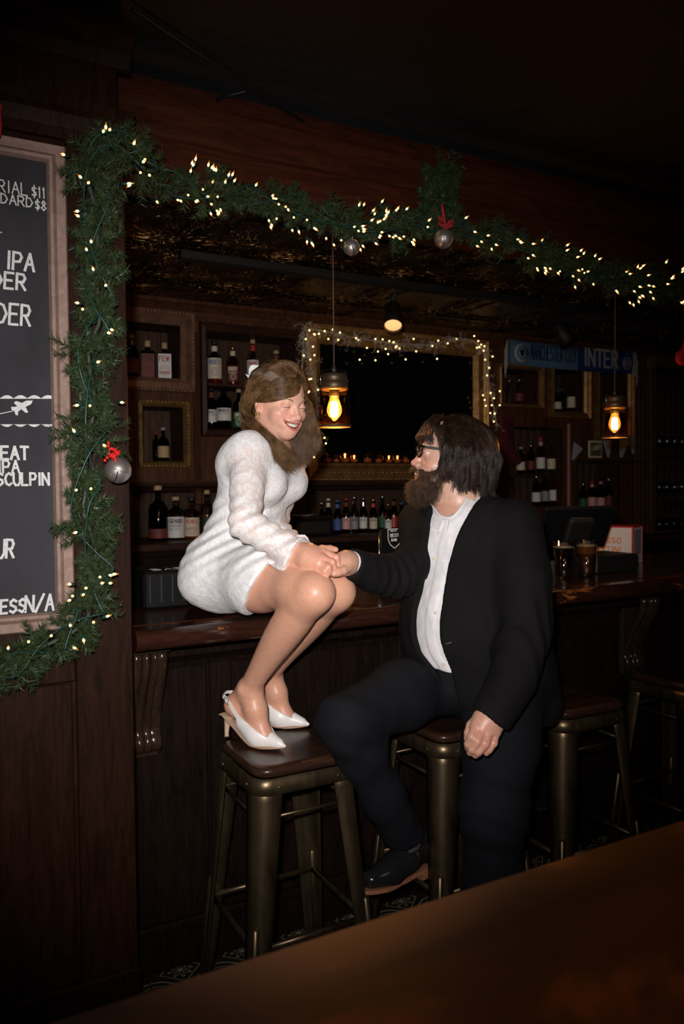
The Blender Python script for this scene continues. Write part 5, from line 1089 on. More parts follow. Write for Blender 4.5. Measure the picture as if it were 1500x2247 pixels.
def mesh_sdf(field, lo, hi, h, margin=0.03):
    lo = np.asarray(lo, float); hi = np.asarray(hi, float); B = 12; n = (np.ceil((hi-lo)/h/B).astype(int)*B)+1
    F = np.full(tuple(n), 1.0, np.float32); nb = (n-1)//B
    g = np.stack(np.meshgrid(*[np.arange(m) for m in nb], indexing='ij'), -1).reshape(-1, 3); cen = (lo+(g*B+B/2)*h).astype(np.float32); diag = B*h*.87
    vals = [p.fn(cen) for p in field.prims]; addm = np.array([p.op == '+' for p in field.prims]); VV = np.array(vals)
    dmin = VV[addm].min(0); act = np.abs(dmin) < diag+margin; F3 = F
    # blocks far inside
    for (bi, bj, bk) in g[dmin < -(diag+margin)]: F[bi*B:bi*B+B+1, bj*B:bj*B+B+1, bk*B:bk*B+B+1] = -1.0
    r = np.arange(B+1); off = np.stack(np.meshgrid(r, r, r, indexing='ij'), -1).reshape(-1, 3)*h
    for idx in np.nonzero(act)[0]:
        bi, bj, bk = g[idx]; P = (lo+g[idx]*B*h+off).astype(np.float32)
        cut = max(dmin[idx], 0)+2*diag+.03
        ap = [p for p, v in zip(field.prims, VV[:, idx]) if v < cut+p.k]
        if not ap: continue
        if ap[0].op == '-': continue
        F[bi*B:bi*B+B+1, bj*B:bj*B+B+1, bk*B:bk*B+B+1] = field(P, ap).reshape(B+1, B+1, B+1)
    S = F < 0; c = np.zeros(tuple(n-1), np.uint8)
    for a in (0, 1):
        for b in (0, 1):
            for d in (0, 1): c += S[a:n[0]-1+a, b:n[1]-1+b, d:n[2]-1+d]
    ids = np.argwhere((c > 0) & (c < 8)); m1 = n-1; flat = (ids[:, 0]*m1[1]+ids[:, 1])*m1[2]+ids[:, 2]
    corner = np.array([(a, b, d) for a in (0, 1) for b in (0, 1) for d in (0, 1)]); cv = np.stack([F[ids[:, 0]+a, ids[:, 1]+b, ids[:, 2]+d] for a, b, d in corner], 1)
    acc = np.zeros((len(ids), 3)); cnt = np.zeros(len(ids))
    for i in range(8):
        for j in range(i+1, 8):
            if np.abs(corner[i]-corner[j]).sum() != 1: continue
            x = (cv[:, i] < 0) != (cv[:, j] < 0); t = np.where(x, cv[:, i]/(cv[:, i]-cv[:, j]+1e-12), 0); p = corner[i]+t[:, None]*(corner[j]-corner[i]); acc[x] += p[x]; cnt[x] += 1
    V = lo+(ids+acc/cnt[:, None])*h; quads = []
    def look(q):
        f = (q[:, 0]*m1[1]+q[:, 1])*m1[2]+q[:, 2]; k = np.searchsorted(flat, f); k = np.clip(k, 0, len(flat)-1); return np.where(flat[k] == f, k, -1)
    for ax in range(3):
        sl0 = [slice(None)]*3; sl1 = [slice(None)]*3; sl0[ax] = slice(0, n[ax]-1); sl1[ax] = slice(1, n[ax]); a, b = S[tuple(sl0)], S[tuple(sl1)]
        for flip, e in ((False, np.argwhere(a & ~b)), (True, np.argwhere(~a & b))):
            u, v = [(1, 2), (2, 0), (0, 1)][ax]; ok = (e[:, u] > 0) & (e[:, v] > 0) & (e[:, u] < n[u]-1) & (e[:, v] < n[v]-1); e = e[ok]
            if not len(e): continue
            q = []
            for du, dv in ((-1, -1), (0, -1), (0, 0), (-1, 0)): w = e.copy(); w[:, u] += du; w[:, v] += dv; q.append(look(w))
            q = np.stack(q, 1); q = q[(q >= 0).all(1)]; quads.append(q[:, ::-1] if flip else q)
    return V, np.concatenate(quads)
def relax(V, Q, it=2, lam=.5):
    n = len(V); E = np.concatenate([Q[:, [0, 1]], Q[:, [1, 2]], Q[:, [2, 3]], Q[:, [3, 0]]]); E = np.concatenate([E, E[:, ::-1]]); deg = np.bincount(E[:, 0], minlength=n)[:, None]+1e-9
    for _ in range(it):
        for l_ in (lam, -lam*1.02):
            S = np.stack([np.bincount(E[:, 0], V[E[:, 1], k], n) for k in range(3)], 1)/deg; V = V+l_*(S-V)
    return V
def keep_parts(V, Q, frac=0.02):
    n = len(V); lab = np.arange(n)
    E = np.concatenate([Q[:, [0, 1]], Q[:, [1, 2]], Q[:, [2, 3]]]); E = np.concatenate([E, E[:, ::-1], np.stack([lab, lab], 1)]); E = E[np.argsort(E[:, 0], kind='stable')]
    st = np.searchsorted(E[:, 0], np.arange(n)); e1 = E[:, 1]
    for _ in range(400):
        new = np.minimum.reduceat(lab[e1], st); new = new[new]; new = new[new]
        if (new == lab).all(): break
        lab = new
    u, c = np.unique(lab, return_counts=True); good = set(u[c > frac*n]); keep = np.isin(lab, list(good))
    Q = Q[keep[Q[:, 0]]]; mp = -np.ones(n, int); mp[keep] = np.arange(keep.sum()); return V[keep], mp[Q]
def vnoise(P, f, seed=0):
    """cheap smooth 3-d noise from summed sines"""
    rg = np.random.default_rng(seed); out = np.zeros(len(P), np.float32)
    for _ in range(6):
        k = rg.normal(size=3)*f; out += np.sin(P@k.astype(np.float32)+rg.uniform(0, 6.28))
    return out/6
def sculpt(name, prims, lo, hi, h, mat, parent, post=None, inflate=0.0, paint=None, rel=2, frac=0.02):
    V, Q = mesh_sdf(sdf_field(prims, post, inflate), lo, hi, h)
    if frac > 0: V, Q = keep_parts(V, Q, frac)
    V = relax(V, Q, rel)
    col = paint(V) if paint is not None else None
    o = np_obj(name, V, Q, mat, parent, True)
    if col is not None:
        at = o.data.color_attributes.new('Col', 'FLOAT_COLOR', 'POINT'); at.data.foreach_set('color', np.concatenate([col, np.ones((len(col), 1))], 1).astype(np.float32).ravel())
    return o
def strands(name, roots, fn, nseg, r0, mat, parent, taper=.35, sides=3):
    """hair: fn(t, i) gives positions for all strands at parameter t; returns one mesh of thin tapered tubes"""
    n = len(roots); T = [fn(k/nseg) for k in range(nseg+1)]; T = np.stack(T, 1); tan = np.gradient(T, axis=1); tan /= np.linalg.norm(tan, axis=2, keepdims=True)+1e-12
    ref = np.array([.3, .5, .81]); a = np.cross(tan, ref); a /= np.linalg.norm(a, axis=2, keepdims=True)+1e-12; b = np.cross(tan, a)
    r0 = np.broadcast_to(np.asarray(r0, float), (n,)); rr = r0[:, None]*(1-(1-taper)*np.linspace(0, 1, nseg+1)[None, :]**2)
    V = np.stack([T+rr[..., None]*(math.cos(2*math.pi*s/sides)*a+math.sin(2*math.pi*s/sides)*b) for s in range(sides)], 2).reshape(-1, 3)
    i = np.arange(n)[:, None, None]*(nseg+1)*sides; j = np.arange(nseg)[None, :, None]*sides; s = np.arange(sides)[None, None, :]; s2 = (s+1) % sides
    Q = np.stack([i+j+s, i+j+s2, i+j+sides+s2, i+j+sides+s], -1).reshape(-1, 4)
    o = np_obj(name, V, Q, mat, parent, True); return o
# ---- skin, hair, cloth materials
def skin_mat(name, base):
    m, nt, b = new_mat(name); at = nt.nodes.new('ShaderNodeAttribute'); at.attribute_name = 'Col'; f = noise(nt, coords(nt), 90, 4, .6)
    mx = nt.nodes.new('ShaderNodeMix'); mx.data_type = 'RGBA'; mx.blend_type = 'MULTIPLY'; mx.inputs['Factor'].default_value = .35; lnk(nt, at.outputs['Color'], mx.inputs['A']); lnk(nt, ramp(nt, f, [(.35, (.72, .66, .62)), (.65, (1, 1, 1))]), mx.inputs['B'])
    lnk(nt, mx.outputs['Result'], b.inputs['Base Color']); b.inputs['Roughness'].default_value = .40; b.inputs['Specular IOR Level'].default_value = .42
    b.inputs['Subsurface Weight'].default_value = .12; b.inputs['Subsurface Radius'].default_value = (1, .35, .2); b.inputs['Subsurface Scale'].default_value = .006
    bump(nt, noise(nt, coords(nt), 260, 3), b, .12, .0008); return m
def hair_mat(name, c0, c1, rough=.38, transl=.12):
    m, nt, b = new_mat(name); f = noise(nt, coords(nt), 45, 4, .7); lnk(nt, ramp(nt, f, [(.35, c0), (.68, c1)]), b.inputs['Base Color']); b.inputs['Roughness'].default_value = rough; b.inputs['Specular IOR Level'].default_value = .45
    tr = nt.nodes.new('ShaderNodeBsdfTranslucent'); tr.inputs[0].default_value = (*[min(1, x*2.2) for x in c1], 1); ad = nt.nodes.new('ShaderNodeMixShader'); ad.inputs[0].default_value = transl; lnk(nt, b.outputs[0], ad.inputs[1]); lnk(nt, tr.outputs[0], ad.inputs[2]); lnk(nt, ad.outputs[0], nt.nodes['Material Output'].inputs['Surface']); return m
def head_prims(H, female=True, smile=True, closed=False):
    """skull, face and ears in head frame H (x left, y forward, z up, origin between the ears at eye level)"""
    E, C = H.E, H.Cn; p = []
    p += [E((0, -.012, .034), (.073, .094, .082), .02), E((0, .030, -.028), (.059, .058, .082), .03), *[C((s*(.038 if female else .044), .002, -.056), (0, .064, -.094), .017 if female else .019, .017 if female else .019, .03) for s in (-1, 1)]]
    p += [E((0, .070, -.098), (.020, .018, .017), .02), E((.036, .055, -.040), (.025, .024, .024), .02), E((-.036, .055, -.040), (.025, .024, .024), .02)]
    p += [C((-.026, .080, .018), (.026, .080, .018), .0085 if female else .011, .0085 if female else .011, .015)]
    p += [E((s*.031, .097, -.001), (.017, .015, .0125), .012, '-') for s in (-1, 1)]
    p += [C((0, .084, .006), (0, .1035, -.030), .0075, .0088, .012), E((0, .1075, -.036), (.0105, .0105, .0088), .008)] + [E((s*.012, .0965, -.041), (.0068, .009, .0062), .006) for s in (-1, 1)]
    p += [E((s*.006, .1025, -.0465), (.0034, .005, .003), .003, '-') for s in (-1, 1)]
    p += [E((0, .083, -.065), (.034, .016, .022), .02)]     # muzzle
    if smile:
        xs = np.linspace(-1, 1, 9); mx = .039
        up = [(mx*x, .0975-.026*x*x, -.0600+.0115*x*x) for x in xs]; lo_ = [(mx*x, .0955-.025*x*x, -.0835+.0350*x*x) for x in xs]
        for i in range(8): p.append(C(((up[i][0]+lo_[i][0])/2, up[i][1]+.003, (up[i][2]+lo_[i][2])/2), ((up[i+1][0]+lo_[i+1][0])/2, up[i+1][1]+.003, (up[i+1][2]+lo_[i+1][2])/2), max(.0012, .0085*(1-xs[i]**2)), max(.0012, .0085*(1-xs[i+1]**2)), .004, '-'))
        for L, r in ((up, .0030), (lo_, .0042)):
            for i in range(8): p.append(C(L[i], L[i+1], r*(1-.55*xs[i]**2), r*(1-.55*xs[i+1]**2), .003))
        p += [E((s*.041, .062, -.030), (.019, .018, .016), .014) for s in (-1, 1)]
    else:
        p += [C((-.022, .088, -.066), (0, .098, -.064), .0028, .0042, .004), C((.022, .088, -.066), (0, .098, -.064), .0028, .0042, .004), C((-.019, .088, -.0745), (0, .096, -.0765), .003, .005, .004), C((.019, .088, -.0745), (0, .096, -.0765), .003, .005, .004)]
        p += [E((0, .102, -.0705), (.016, .009, .0022), .002, '-')]
    if closed: p += [E((s*.031, .0770, -.001), (.0155, .0130, .0125), .005) for s in (-1, 1)]
    for s in (-1, 1):
        p += [E((s*.0745, -.008, -.008), (.0085, .017, .029), .006, '+', rotz(s*-.35)), E((s*.081, -.004, -.004), (.006, .0095, .018), .004, '-', rotz(s*-.35)), E((s*.072, -.002, -.034), (.006, .008, .010), .006)]
    return p
# ------------------------------------------------------------------ the woman sitting on the bar
SKIN_W = skin_mat('fair_skin', (0.8, .5, .4))
Fw = norm((.62, -.78, 0)); Lw = np.array([-Fw[1], Fw[0], 0]); UZ = np.array([0, 0, 1.0])
hipR = PD(508, 1262, 2.30); hipL = hipR+Lw*.17
kneeR = PD(688, 1298, 1.975); kneeL = PD(735, 1296, 2.07)
ankR = PD(556, 1548, 2.135); ankL = PD(618, 1556, 2.215)
shR = PD(545, 990, 2.235); shL = shR+norm(Lw*1.0+Fw*.0)*.26+np.array([0, 0, -.01])
elR = PD(537, 1150, 2.085); wrR = PD(652, 1214, 2.03)
spW = [PD(512, 1240, 2.37), PD(540, 1150, 2.36), PD(566, 1050, 2.345), PD(592, 975, 2.335)]
hdW = Frame(PD(611, 884, 2.29), math.cos(math.radians(43))*(-CD)*math.cos(math.radians(15))+math.sin(math.radians(43))*CR*math.cos(math.radians(15))-CU*math.sin(math.radians(15)), CU-CR*.03, .90, .82)
W = thing('person', 'woman in white lace mini dress sitting on the bar, laughing, white slingback heels', 'person', (0.95, 2.05, 0.76))
def foot_prims(ank, toe, up, heel_lift, s=1.0):
    """bare foot: ankle, heel, instep to toes; toe direction and up given"""
    f = norm(toe-ank); f0 = norm(f-up*np.dot(f, up)); p = []
    heel = ank-f0*.035*s-up*.040*s; ball_ = toe-f0*.045*s+up*.006; inst = ank+f0*.035*s-up*.02*s
    p += [rcone(ank, heel, .031*s, .026*s, .02), rcone(ank, inst, .033*s, .030*s, .02), rcone(inst, ball_, .029*s, .021*s, .03), rcone(heel, ball_, .024*s, .020*s, .03), rcone(ball_, toe, .020*s, .012*s, .02)]
    return p
# shoes rest on the stool seat (z = .749)
def shoe_frame(heel_px, toe_px, z=.750): a = PZ(*heel_px, z); b = PZ(*toe_px, z); return a, b
hR, tR = shoe_frame((495, 1616), (612, 1643)); hL, tL = shoe_frame((575, 1590), (676, 1597))
tR = hR+norm(tR-hR)*.215; hL = tL-norm(norm(tL-hL)+.35*norm(tR-hR))*.215
def foot_from_shoe(h_, t_):
    f = norm(t_-h_); s = np.cross(f, UZ); heel = h_+f*.036+UZ*.090; ank = heel+f*.052+UZ*.058; ballp = h_+f*.145+UZ*.022; toe = t_-f*.050+UZ*.016; return f, s, heel, ank, ballp, toe
legs = []; feet = []
for (h_, t_, hip, kn, side) in ((hR, tR, hipR, kneeR, -1), (hL, tL, hipL, kneeL, 1)):
    f, s, heel, ank, ballp, toe = foot_from_shoe(h_, t_); feet.append((f, s, heel, ank, ballp, toe))
    mid = hip*.5+kn*.5; legs += chain([hip, hip*.6+kn*.4+UZ*-.004, kn+norm(hip-kn)*.06, kn], [.088, .075, .053, .047], .035)
    shin_u = norm(ank-kn); back = norm(np.cross(np.cross(shin_u, norm(hip-kn)), shin_u))
    tt = np.linspace(0, 1, 12); Ls = np.linalg.norm(ank-kn); rr_ = np.interp(tt, [0, .12, .25, .4, .55, .7, .85, 1], [.0455, .0475, .0500, .0485, .043, .0365, .031, .0285]); legs += hchain([kn+(ank-kn)*t+back*.007*math.sin(math.pi*t) for t in tt], list(rr_), .018)
    legs += [ball(kn+shin_u*.03, .047, .02), ball(kn-back*.008-norm(hip-kn)*.008, .036, .03)]
    legs += [rcone(ank, heel+UZ*.012, .029, .026, .02), rcone(ank+f*.012, ballp*.45+ank*.55+UZ*.008, .029, .030, .025), rcone(ballp*.45+ank*.55+UZ*.004, ballp+UZ*.006, .027, .020, .025), rcone(heel, ballp, .021, .018, .03), rcone(ballp+s*.005, toe, .017, .006, .01), rcone(ballp-s*.005, toe, .017, .006, .01),
             ball(ank+s*.026+UZ*.004, .012, .012), ball(ank-s*.026, .012, .012)]
torsoW = [ellip(spW[0]-Fw*.008, (.118, .172, .112), (Fw, Lw, UZ), .05), ellip(spW[0]-Fw*.045-UZ*.045, (.085, .160, .075), (Fw, Lw, UZ), .05), ellip(spW[1], (.088, .122, .125), (Fw, Lw, UZ), .06), ellip(spW[2], (.083, .130, .125), (Fw, Lw, UZ), .06),
          ellip(spW[2]+UZ*.045-Fw*.015, (.075, .150, .07), (Fw, Lw, UZ), .05)]
torsoW += [ellip(spW[2]+Fw*.062+Lw*.068*s-UZ*.012, (.055, .062, .058), (Fw, Lw, UZ), .03) for s in (-1, 1)]
torsoW += [rcone(spW[3]-UZ*.05, shR, .055, .043, .05), rcone(spW[3]-UZ*.05, shL, .055, .043, .05)]
neckW = chain([spW[3]-UZ*.03, hdW.w((0, -.018, -.085)), hdW.w((0, -.015, -.04))], [.052, .046, .045], .03)
armR = chain([shR, shR*.5+elR*.5, elR, elR*.55+wrR*.45, wrR], [.037, .033, .029, .027, .022], .03)
elL = PD(596, 1160, 2.46); wrL = PD(652, 1212, 2.22)
armL = chain([shL, elL, wrL], [.036, .029, .022], .03)
# her right hand laid over his, on her knee
def qh(u, v, D): return PD(u, v, D+.045)
handR = [rcone(wrR, qh(676, 1216, 1.965), .023, .024, .02), rcone(wrR-CU*.004, qh(680, 1226, 1.955), .022, .020, .02), rcone(qh(672, 1212, 1.97), qh(708, 1213, 1.955), .020, .0125, .018), rcone(qh(674, 1222, 1.955), qh(704, 1226, 1.935), .020, .0125, .018), rcone(qh(672, 1230, 1.95), qh(698, 1238, 1.93), .017, .0115, .018)]
fin = [([(708, 1211, 1.955), (737, 1224, 1.942), (741, 1240, 1.945), (736, 1248, 1.955)], .0092), ([(704, 1223, 1.940), (729, 1234, 1.925), (732, 1247, 1.930), (727, 1253, 1.94)], .0090), ([(700, 1234, 1.932), (720, 1244, 1.915), (723, 1254, 1.92), (718, 1258, 1.93)], .0085), ([(696, 1242, 1.93), (713, 1253, 1.912), (718, 1260, 1.915), (716, 1262, 1.92)], .0076), ([(680, 1210, 1.985), (706, 1204, 1.985), (724, 1204, 1.975), (736, 1206, 1.965)], .0092)]
for pts, r in fin: handR += chain([qh(*p) for p in pts], [r*1.12, r*1.05, r*.95, r*.82], .0035)
handL = chain([wrL, wrL+norm(wrL-elL)*.06, wrL+norm(wrL-elL)*.10-UZ*.02], [.024, .026, .012], .02)
for k in range(4):
    o_ = norm(np.cross(norm(wrL-elL), UZ))*(.016*(k-1.5)); b0 = wrL+norm(wrL-elL)*.075+o_; handL += chain([b0, b0+norm(wrL-elL)*.03-UZ*.006, b0+norm(wrL-elL)*.05-UZ*.024], [.009, .0085, .007], .003)
handL += chain([wrL+norm(wrL-elL)*.03, wrL+norm(wrL-elL)*.055+np.array([0, -.03, .0])], [.013, .008], .006)
def paint_w(V):
    c = np.tile(np.array([[.66, .345, .235]]), (len(V), 1)); P = hdW.loc(V); hd = (P[:, 2] > -.14) & (np.abs(P[:, 0]) < .1) & (np.linalg.norm(P, axis=1) < .17)
    c[hd] = (.78, .44, .33)
    def blend(mask_d, col, r, k=1.0, only=hd):
        w = np.clip(1-mask_d/r, 0, 1)[:, None]**1.2*k*only[:, None]; c[:] = c*(1-w)+np.array(col)*w
    for s in (-1, 1): blend(np.linalg.norm((P-np.array([s*.04, .068, -.034]))*[1, .7, 1], axis=1), (.74, .30, .25), .036, .85)
    blend(np.linalg.norm(P-np.array([0, .112, -.036]), axis=1), (.72, .33, .28), .018, .6); blend(np.linalg.norm(P-np.array([0, .08, -.1]), axis=1), (.74, .36, .29), .025, .5)
    xs = np.abs(P[:, 0])/.039; up = -.0600+.0115*xs**2; lo_ = -.0835+.0350*xs**2
    lip = hd & (P[:, 1] > .066) & (xs < .99)
    for zc, wd in ((up, .0046), (lo_-.001, .0056)):
        m_ = np.clip(1.35-np.abs(P[:, 2]-zc)/wd, 0, 1)*lip; c[:] = c*(1-m_[:, None])+np.array((.58, .17, .15))*m_[:, None]
    inn = lip & (P[:, 2] < up-.003) & (P[:, 2] > lo_+.004) & (xs < .95); c[inn] = (.20, .05, .04)
    for s in (-1, 1): blend(np.linalg.norm(P-np.array([s*.082, -.008, -.006]), axis=1), (.68, .30, .24), .03, .6)
    # warmer knuckles, knees and feet
    for q, r, k in ((qh(715, 1230, 1.93), .060, .9), (kneeR+CR*.02, .05, .25), (feet[0][4], .06, .35), (feet[1][4], .06, .35), (feet[0][2], .04, .4)):
        w = np.clip(1-np.linalg.norm(V-q, axis=1)/r, 0, 1)[:, None]*k; c[:] = c*(1-w)+np.array((.72, .33, .25))*w
    return c
bodyW = torsoW+neckW+legs+armR+handR+armL+handL+head_prims(hdW, closed=True)
allP = np.array([hipR, hipL, kneeR, kneeL, hR, tR, hL, tL, hdW.w((0, 0, .13)), hdW.w((0, .13, 0)), shR, shL, spW[0]-Fw*.1, wrR])
lo_w, hi_w = allP.min(0)-.13, allP.max(0)+.13; hi_w[2] -= .04
bw = sculpt('body', bodyW, lo_w, hi_w, .0029, SKIN_W, W, paint=paint_w, rel=1, frac=0)
# eyes, lashes, brows, teeth
def face_details(H, parent, smile=True, lid=.0, browcol=(.22, .13, .07), gaze=(.0, 1, 0), closed=False):
    M_EYE = plain('eye_white', (.75, .70, .68), .2); M_IRIS = plain('iris', (.10, .13, .14), .1); M_LASH = plain('lash', (.05, .03, .02), .5); mb_b = plain('brow_hair', browcol, .6)
    def brow(s):
        rg = np.random.default_rng(5); n = 70; t0 = rg.uniform(0, 1, n); root = np.array([H.w((s*(.013+.036*t), .0935-.022*t*t-.002, .0165+.0075*math.sin(t*2.2)+rg.normal(0, .0013))) for t in t0]); dr = np.array([norm((s*.9, -.15-.3*t, .35-.5*t)@H.A) for t in t0])
        strands('eyebrow', root, lambda t: root+dr*(.008*t)+H.A[1]*.0015*math.sin(t*3), 3, .00035, mb_b, parent)
    for s in (-1, 1):
        if closed:
            P = []
            for i in range(11):
                a = -1.15+2.3*i/10; x = .0145*math.sin(a); z = -.0035+.0022*math.cos(a)-.0006*i*s*(-1)*0; y = .0770+.0130*math.sqrt(max(0, 1-(x/.0155)**2-(z/.0125)**2)); P.append(H.w((s*.031+x, y, -.001+z)))
            MB().tube(P, [.0004]+[.0012*H.s]*9+[.0004], 6).build('lashes', M_LASH, parent)
            P2 = [np.asarray(q)+H.A[2]*.0052*H.s-H.A[1]*.0008 for q in P[1:-1]]; MB().tube(P2, [.0002]+[.0004*H.s]*7+[.0002], 5).build('lid_crease', plain('lid_crease', (.42, .22, .17), .6), parent); brow(s); continue
        c = H.w((s*.031, .0765, -.001)); r = .0120*H.s; e = MB().lathe([(r*math.sin(a)+1e-5, -r*math.cos(a)) for a in np.linspace(0, math.pi, 13)], tuple(c), 18).build('eyeball', M_EYE, parent)
        g = norm(np.asarray(gaze, float)@H.A); q = c+g*r*.80; M_ = Matrix.Translation(tuple(q)) @ Vector(g).to_track_quat('Z', 'Y').to_matrix().to_4x4()
        MB().lathe([(.0001, .0024*H.s), (.003*H.s, .0022*H.s), (.0054*H.s, .0006*H.s), (.0058*H.s, -.0006*H.s)], n=16, M=M_).build('iris', M_IRIS, e)
        # lids: shells round the eyeball, closed down for a laughing squint
        for nm, z0, z1 in (('upper_lid', 1, lid), ('lower_lid', -1, -lid*1.0)):
            V = []; Fs = []; R = .0134*H.s; nu, nv = 14, 7
            for i in range(nu+1):
                az = math.radians(-78+156*i/nu); edge = (lid*math.cos(az)**1.0 if nm == 'upper_lid' else -lid*.9*math.cos(az))+(-.10*(1-math.cos(az)) if smile else 0)
                for j in range(nv+1):
                    el = edge+(z0*1.25-edge)*j/nv; V.append(H.w((s*.031+R/H.s*math.sin(az)*math.cos(el), .0765+R/H.s*math.cos(az)*math.cos(el), -.001+R/H.s*math.sin(el))))
            Fs = [(i*(nv+1)+j, (i+1)*(nv+1)+j, (i+1)*(nv+1)+j+1, i*(nv+1)+j+1) for i in range(nu) for j in range(nv)]
            MB().add(V, Fs, 0, True).build(nm, LIDMAT[0], e)
        P = []
        for i in range(11):
            az = math.radians(-75+150*i/10); el = (lid*math.cos(az))+(-.10*(1-math.cos(az)) if smile else 0)-.02; R = .0140
            P.append(H.w((s*.031+R*math.sin(az)*math.cos(el), .0765+R*math.cos(az)*math.cos(el), -.001+R*math.sin(el))))
        MB().tube(P, [.0003]+[.0009*H.s]*9+[.0003], 6).build('lashes', M_LASH, e)
        brow(s)
LIDMAT = [plain('eyelid_skin', (.68, .40, .33), .5)]
face_details(hdW, bw, True, .10, (.30, .20, .12), closed=True)
xs = np.linspace(-.88, .88, 12); mt_ = plain('teeth_enamel', (.78, .72, .62), .18)
for i in range(10):
    a = -.86+1.72*(i+.5)/10; w = .035*1.72/10*.485; x = .036*a; y = .0945-.024*a*a; zt_ = -.0612+.0115*a*a; zb2 = max(-.0790+.0300*a*a, zt_-.0115-.002*(abs(a) < .2)); ang = -math.atan(2*.024*a/.036)
    V = []
    for dy in (-.004, .0006):
        for (dx, zz) in ((-w, zt_), (w, zt_), (w*.88, zb2), (-w*.88, zb2)): V.append(hdW.w((x+dx*math.cos(ang), y+dx*math.sin(ang)+dy, zz)))
    MB().add(V, [(0, 1, 2, 3), (7, 6, 5, 4), (0, 4, 5, 1), (1, 5, 6, 2), (2, 6, 7, 3), (3, 7, 4, 0)]).build('tooth', mt_, bw)
# ---- dress: sheath with sheer lace sleeves
def dress_mat():
    m, nt, b = new_mat('white_lace'); v = coords(nt)
    at = nt.nodes.new('ShaderNodeAttribute'); at.attribute_name = 'Col'
    n1 = noise(nt, v, 38, 3, .5, 2.2); n2 = noise(nt, v, 60, 2, .5, .5)
    lace = ramp(nt, n1, [(.45, (0, 0, 0)), (.53, (1, 1, 1))])
    mixs = nt.nodes.new('ShaderNodeMix'); mixs.data_type = 'RGBA'; lnk(nt, lace, mixs.inputs['Factor']); mixs.inputs['A'].default_value = (.77, .655, .62, 1); mixs.inputs['B'].default_value = (.82, .80, .80, 1)
    mixb = nt.nodes.new('ShaderNodeMix'); mixb.data_type = 'RGBA'; lnk(nt, lace, mixb.inputs['Factor']); mixb.inputs['A'].default_value = (.74, .73, .735, 1); mixb.inputs['B'].default_value = (.83, .82, .825, 1)
    sx = nt.nodes.new('ShaderNodeSeparateColor'); lnk(nt, at.outputs['Color'], sx.inputs[0])
    mm = nt.nodes.new('ShaderNodeMix'); mm.data_type = 'RGBA'; lnk(nt, sx.outputs[0], mm.inputs['Factor']); lnk(nt, mixb.outputs['Result'], mm.inputs['A']); lnk(nt, mixs.outputs['Result'], mm.inputs['B'])
    lnk(nt, mm.outputs['Result'], b.inputs['Base Color']); b.inputs['Roughness'].default_value = .8; b.inputs['Specular IOR Level'].default_value = .15; b.inputs['Sheen Weight'].default_value = .15
    ad = nt.nodes.new('ShaderNodeMath'); ad.operation = 'ADD'; lnk(nt, lace, ad.inputs[0]); lnk(nt, n2, ad.inputs[1]); bump(nt, ad.outputs[0], b, .25, .0018); return m
axR = norm(wrR-elR)
sleeveR = hchain([shR, shR*.5+elR*.5, elR, elR*.5+wrR*.5, wrR-axR*.005-UZ*.004], [.044, .041, .037, .034, .032], .03)
sleeveL = hchain([shL, elL, wrL], [.044, .038, .034], .03)
thighD = []
for hip, kn in ((hipR, kneeR), (hipL, kneeL)): thighD += chain([hip, hip*.6+kn*.4, hip*.35+kn*.65], [.096, .083, .066], .05)
thighD.append(rcone(hipR*.5+kneeR*.5, hipL*.5+kneeL*.5, .076, .076, .03))
dressP = torsoW+thighD+sleeveR+sleeveL
h0, h1, h2 = PD(600, 1234, 2.10), PD(527, 1340, 2.10), PD(640, 1238, 2.25); hn = norm(np.cross(h1-h0, h2-h0)); hn = hn if np.dot(hn, kneeR-hipR) > 0 else -hn
neckC = spW[3]+Fw*.035+UZ*.015
def seg_d(P, a, b):
    ba = b-a; h = np.clip((P-a)@ba/(ba@ba), 0, 1); return np.linalg.norm(P-a-h[:, None]*ba, axis=1)
def dress_post(P, d):
    d = d-.006
    # ruching across the waist and small creases
    s = (P@UZ.astype(np.float32)); wst = np.exp(-((s-spW[1][2]+.02)/.10)**2); ph = (P-spW[1])@Fw.astype(np.float32)
    d = d+wst*.0035*np.sin((s*1.0-ph*.55)*155+2*vnoise(P, 9, 3))+.0022*vnoise(P, 42, 5)+.0012*vnoise(P, 110, 6)
    dn = (P-h0.astype(np.float32))@hn.astype(np.float32)+.0015*vnoise(P, 60, 8); dn = np.where(np.minimum(seg_d(P, shR, elR), np.minimum(seg_d(P, elR, wrR), seg_d(P, elL, wrL))) < .062, -1, dn); d = smax(d, dn)
    for w0, ax in ((wrR, norm(wrR-elR)), (wrL, norm(wrL-elL))):
        near = np.linalg.norm(P-w0, axis=1) < .10; t = (P-w0.astype(np.float32))@ax.astype(np.float32); d = np.where(near, np.maximum(d-.012*np.clip((t+.07)/.07, 0, 1)**2, t-.003*vnoise(P, 70, 4)), d)
    nk = np.linalg.norm((P-neckC)*np.array([1, 1, .9], np.float32), axis=1)-.078; return smax(d, -nk)
def paint_d(V):
    a = np.clip((.062-np.minimum(np.minimum(seg_d(V, shR*.8+elR*.2, elR), seg_d(V, elR, wrR)), np.minimum(seg_d(V, shL*.8+elL*.2, elL), seg_d(V, elL, wrL))))/.008, 0, 1); return np.tile(a[:, None], (1, 3))
lo_d = np.minimum.reduce([hipR, hipL, spW[0], shR, shL, elR, wrR])-.14; hi_d = np.maximum.reduce([hipR, hipL, kneeR, kneeL, shR, shL, spW[3], wrR, wrL])+.13; hi_d[2] = spW[3][2]+.06
M_LACE = dress_mat()
dr = sculpt('dress', dressP, lo_d, hi_d, .0050, M_LACE, W, dress_post, paint=paint_d, rel=1)
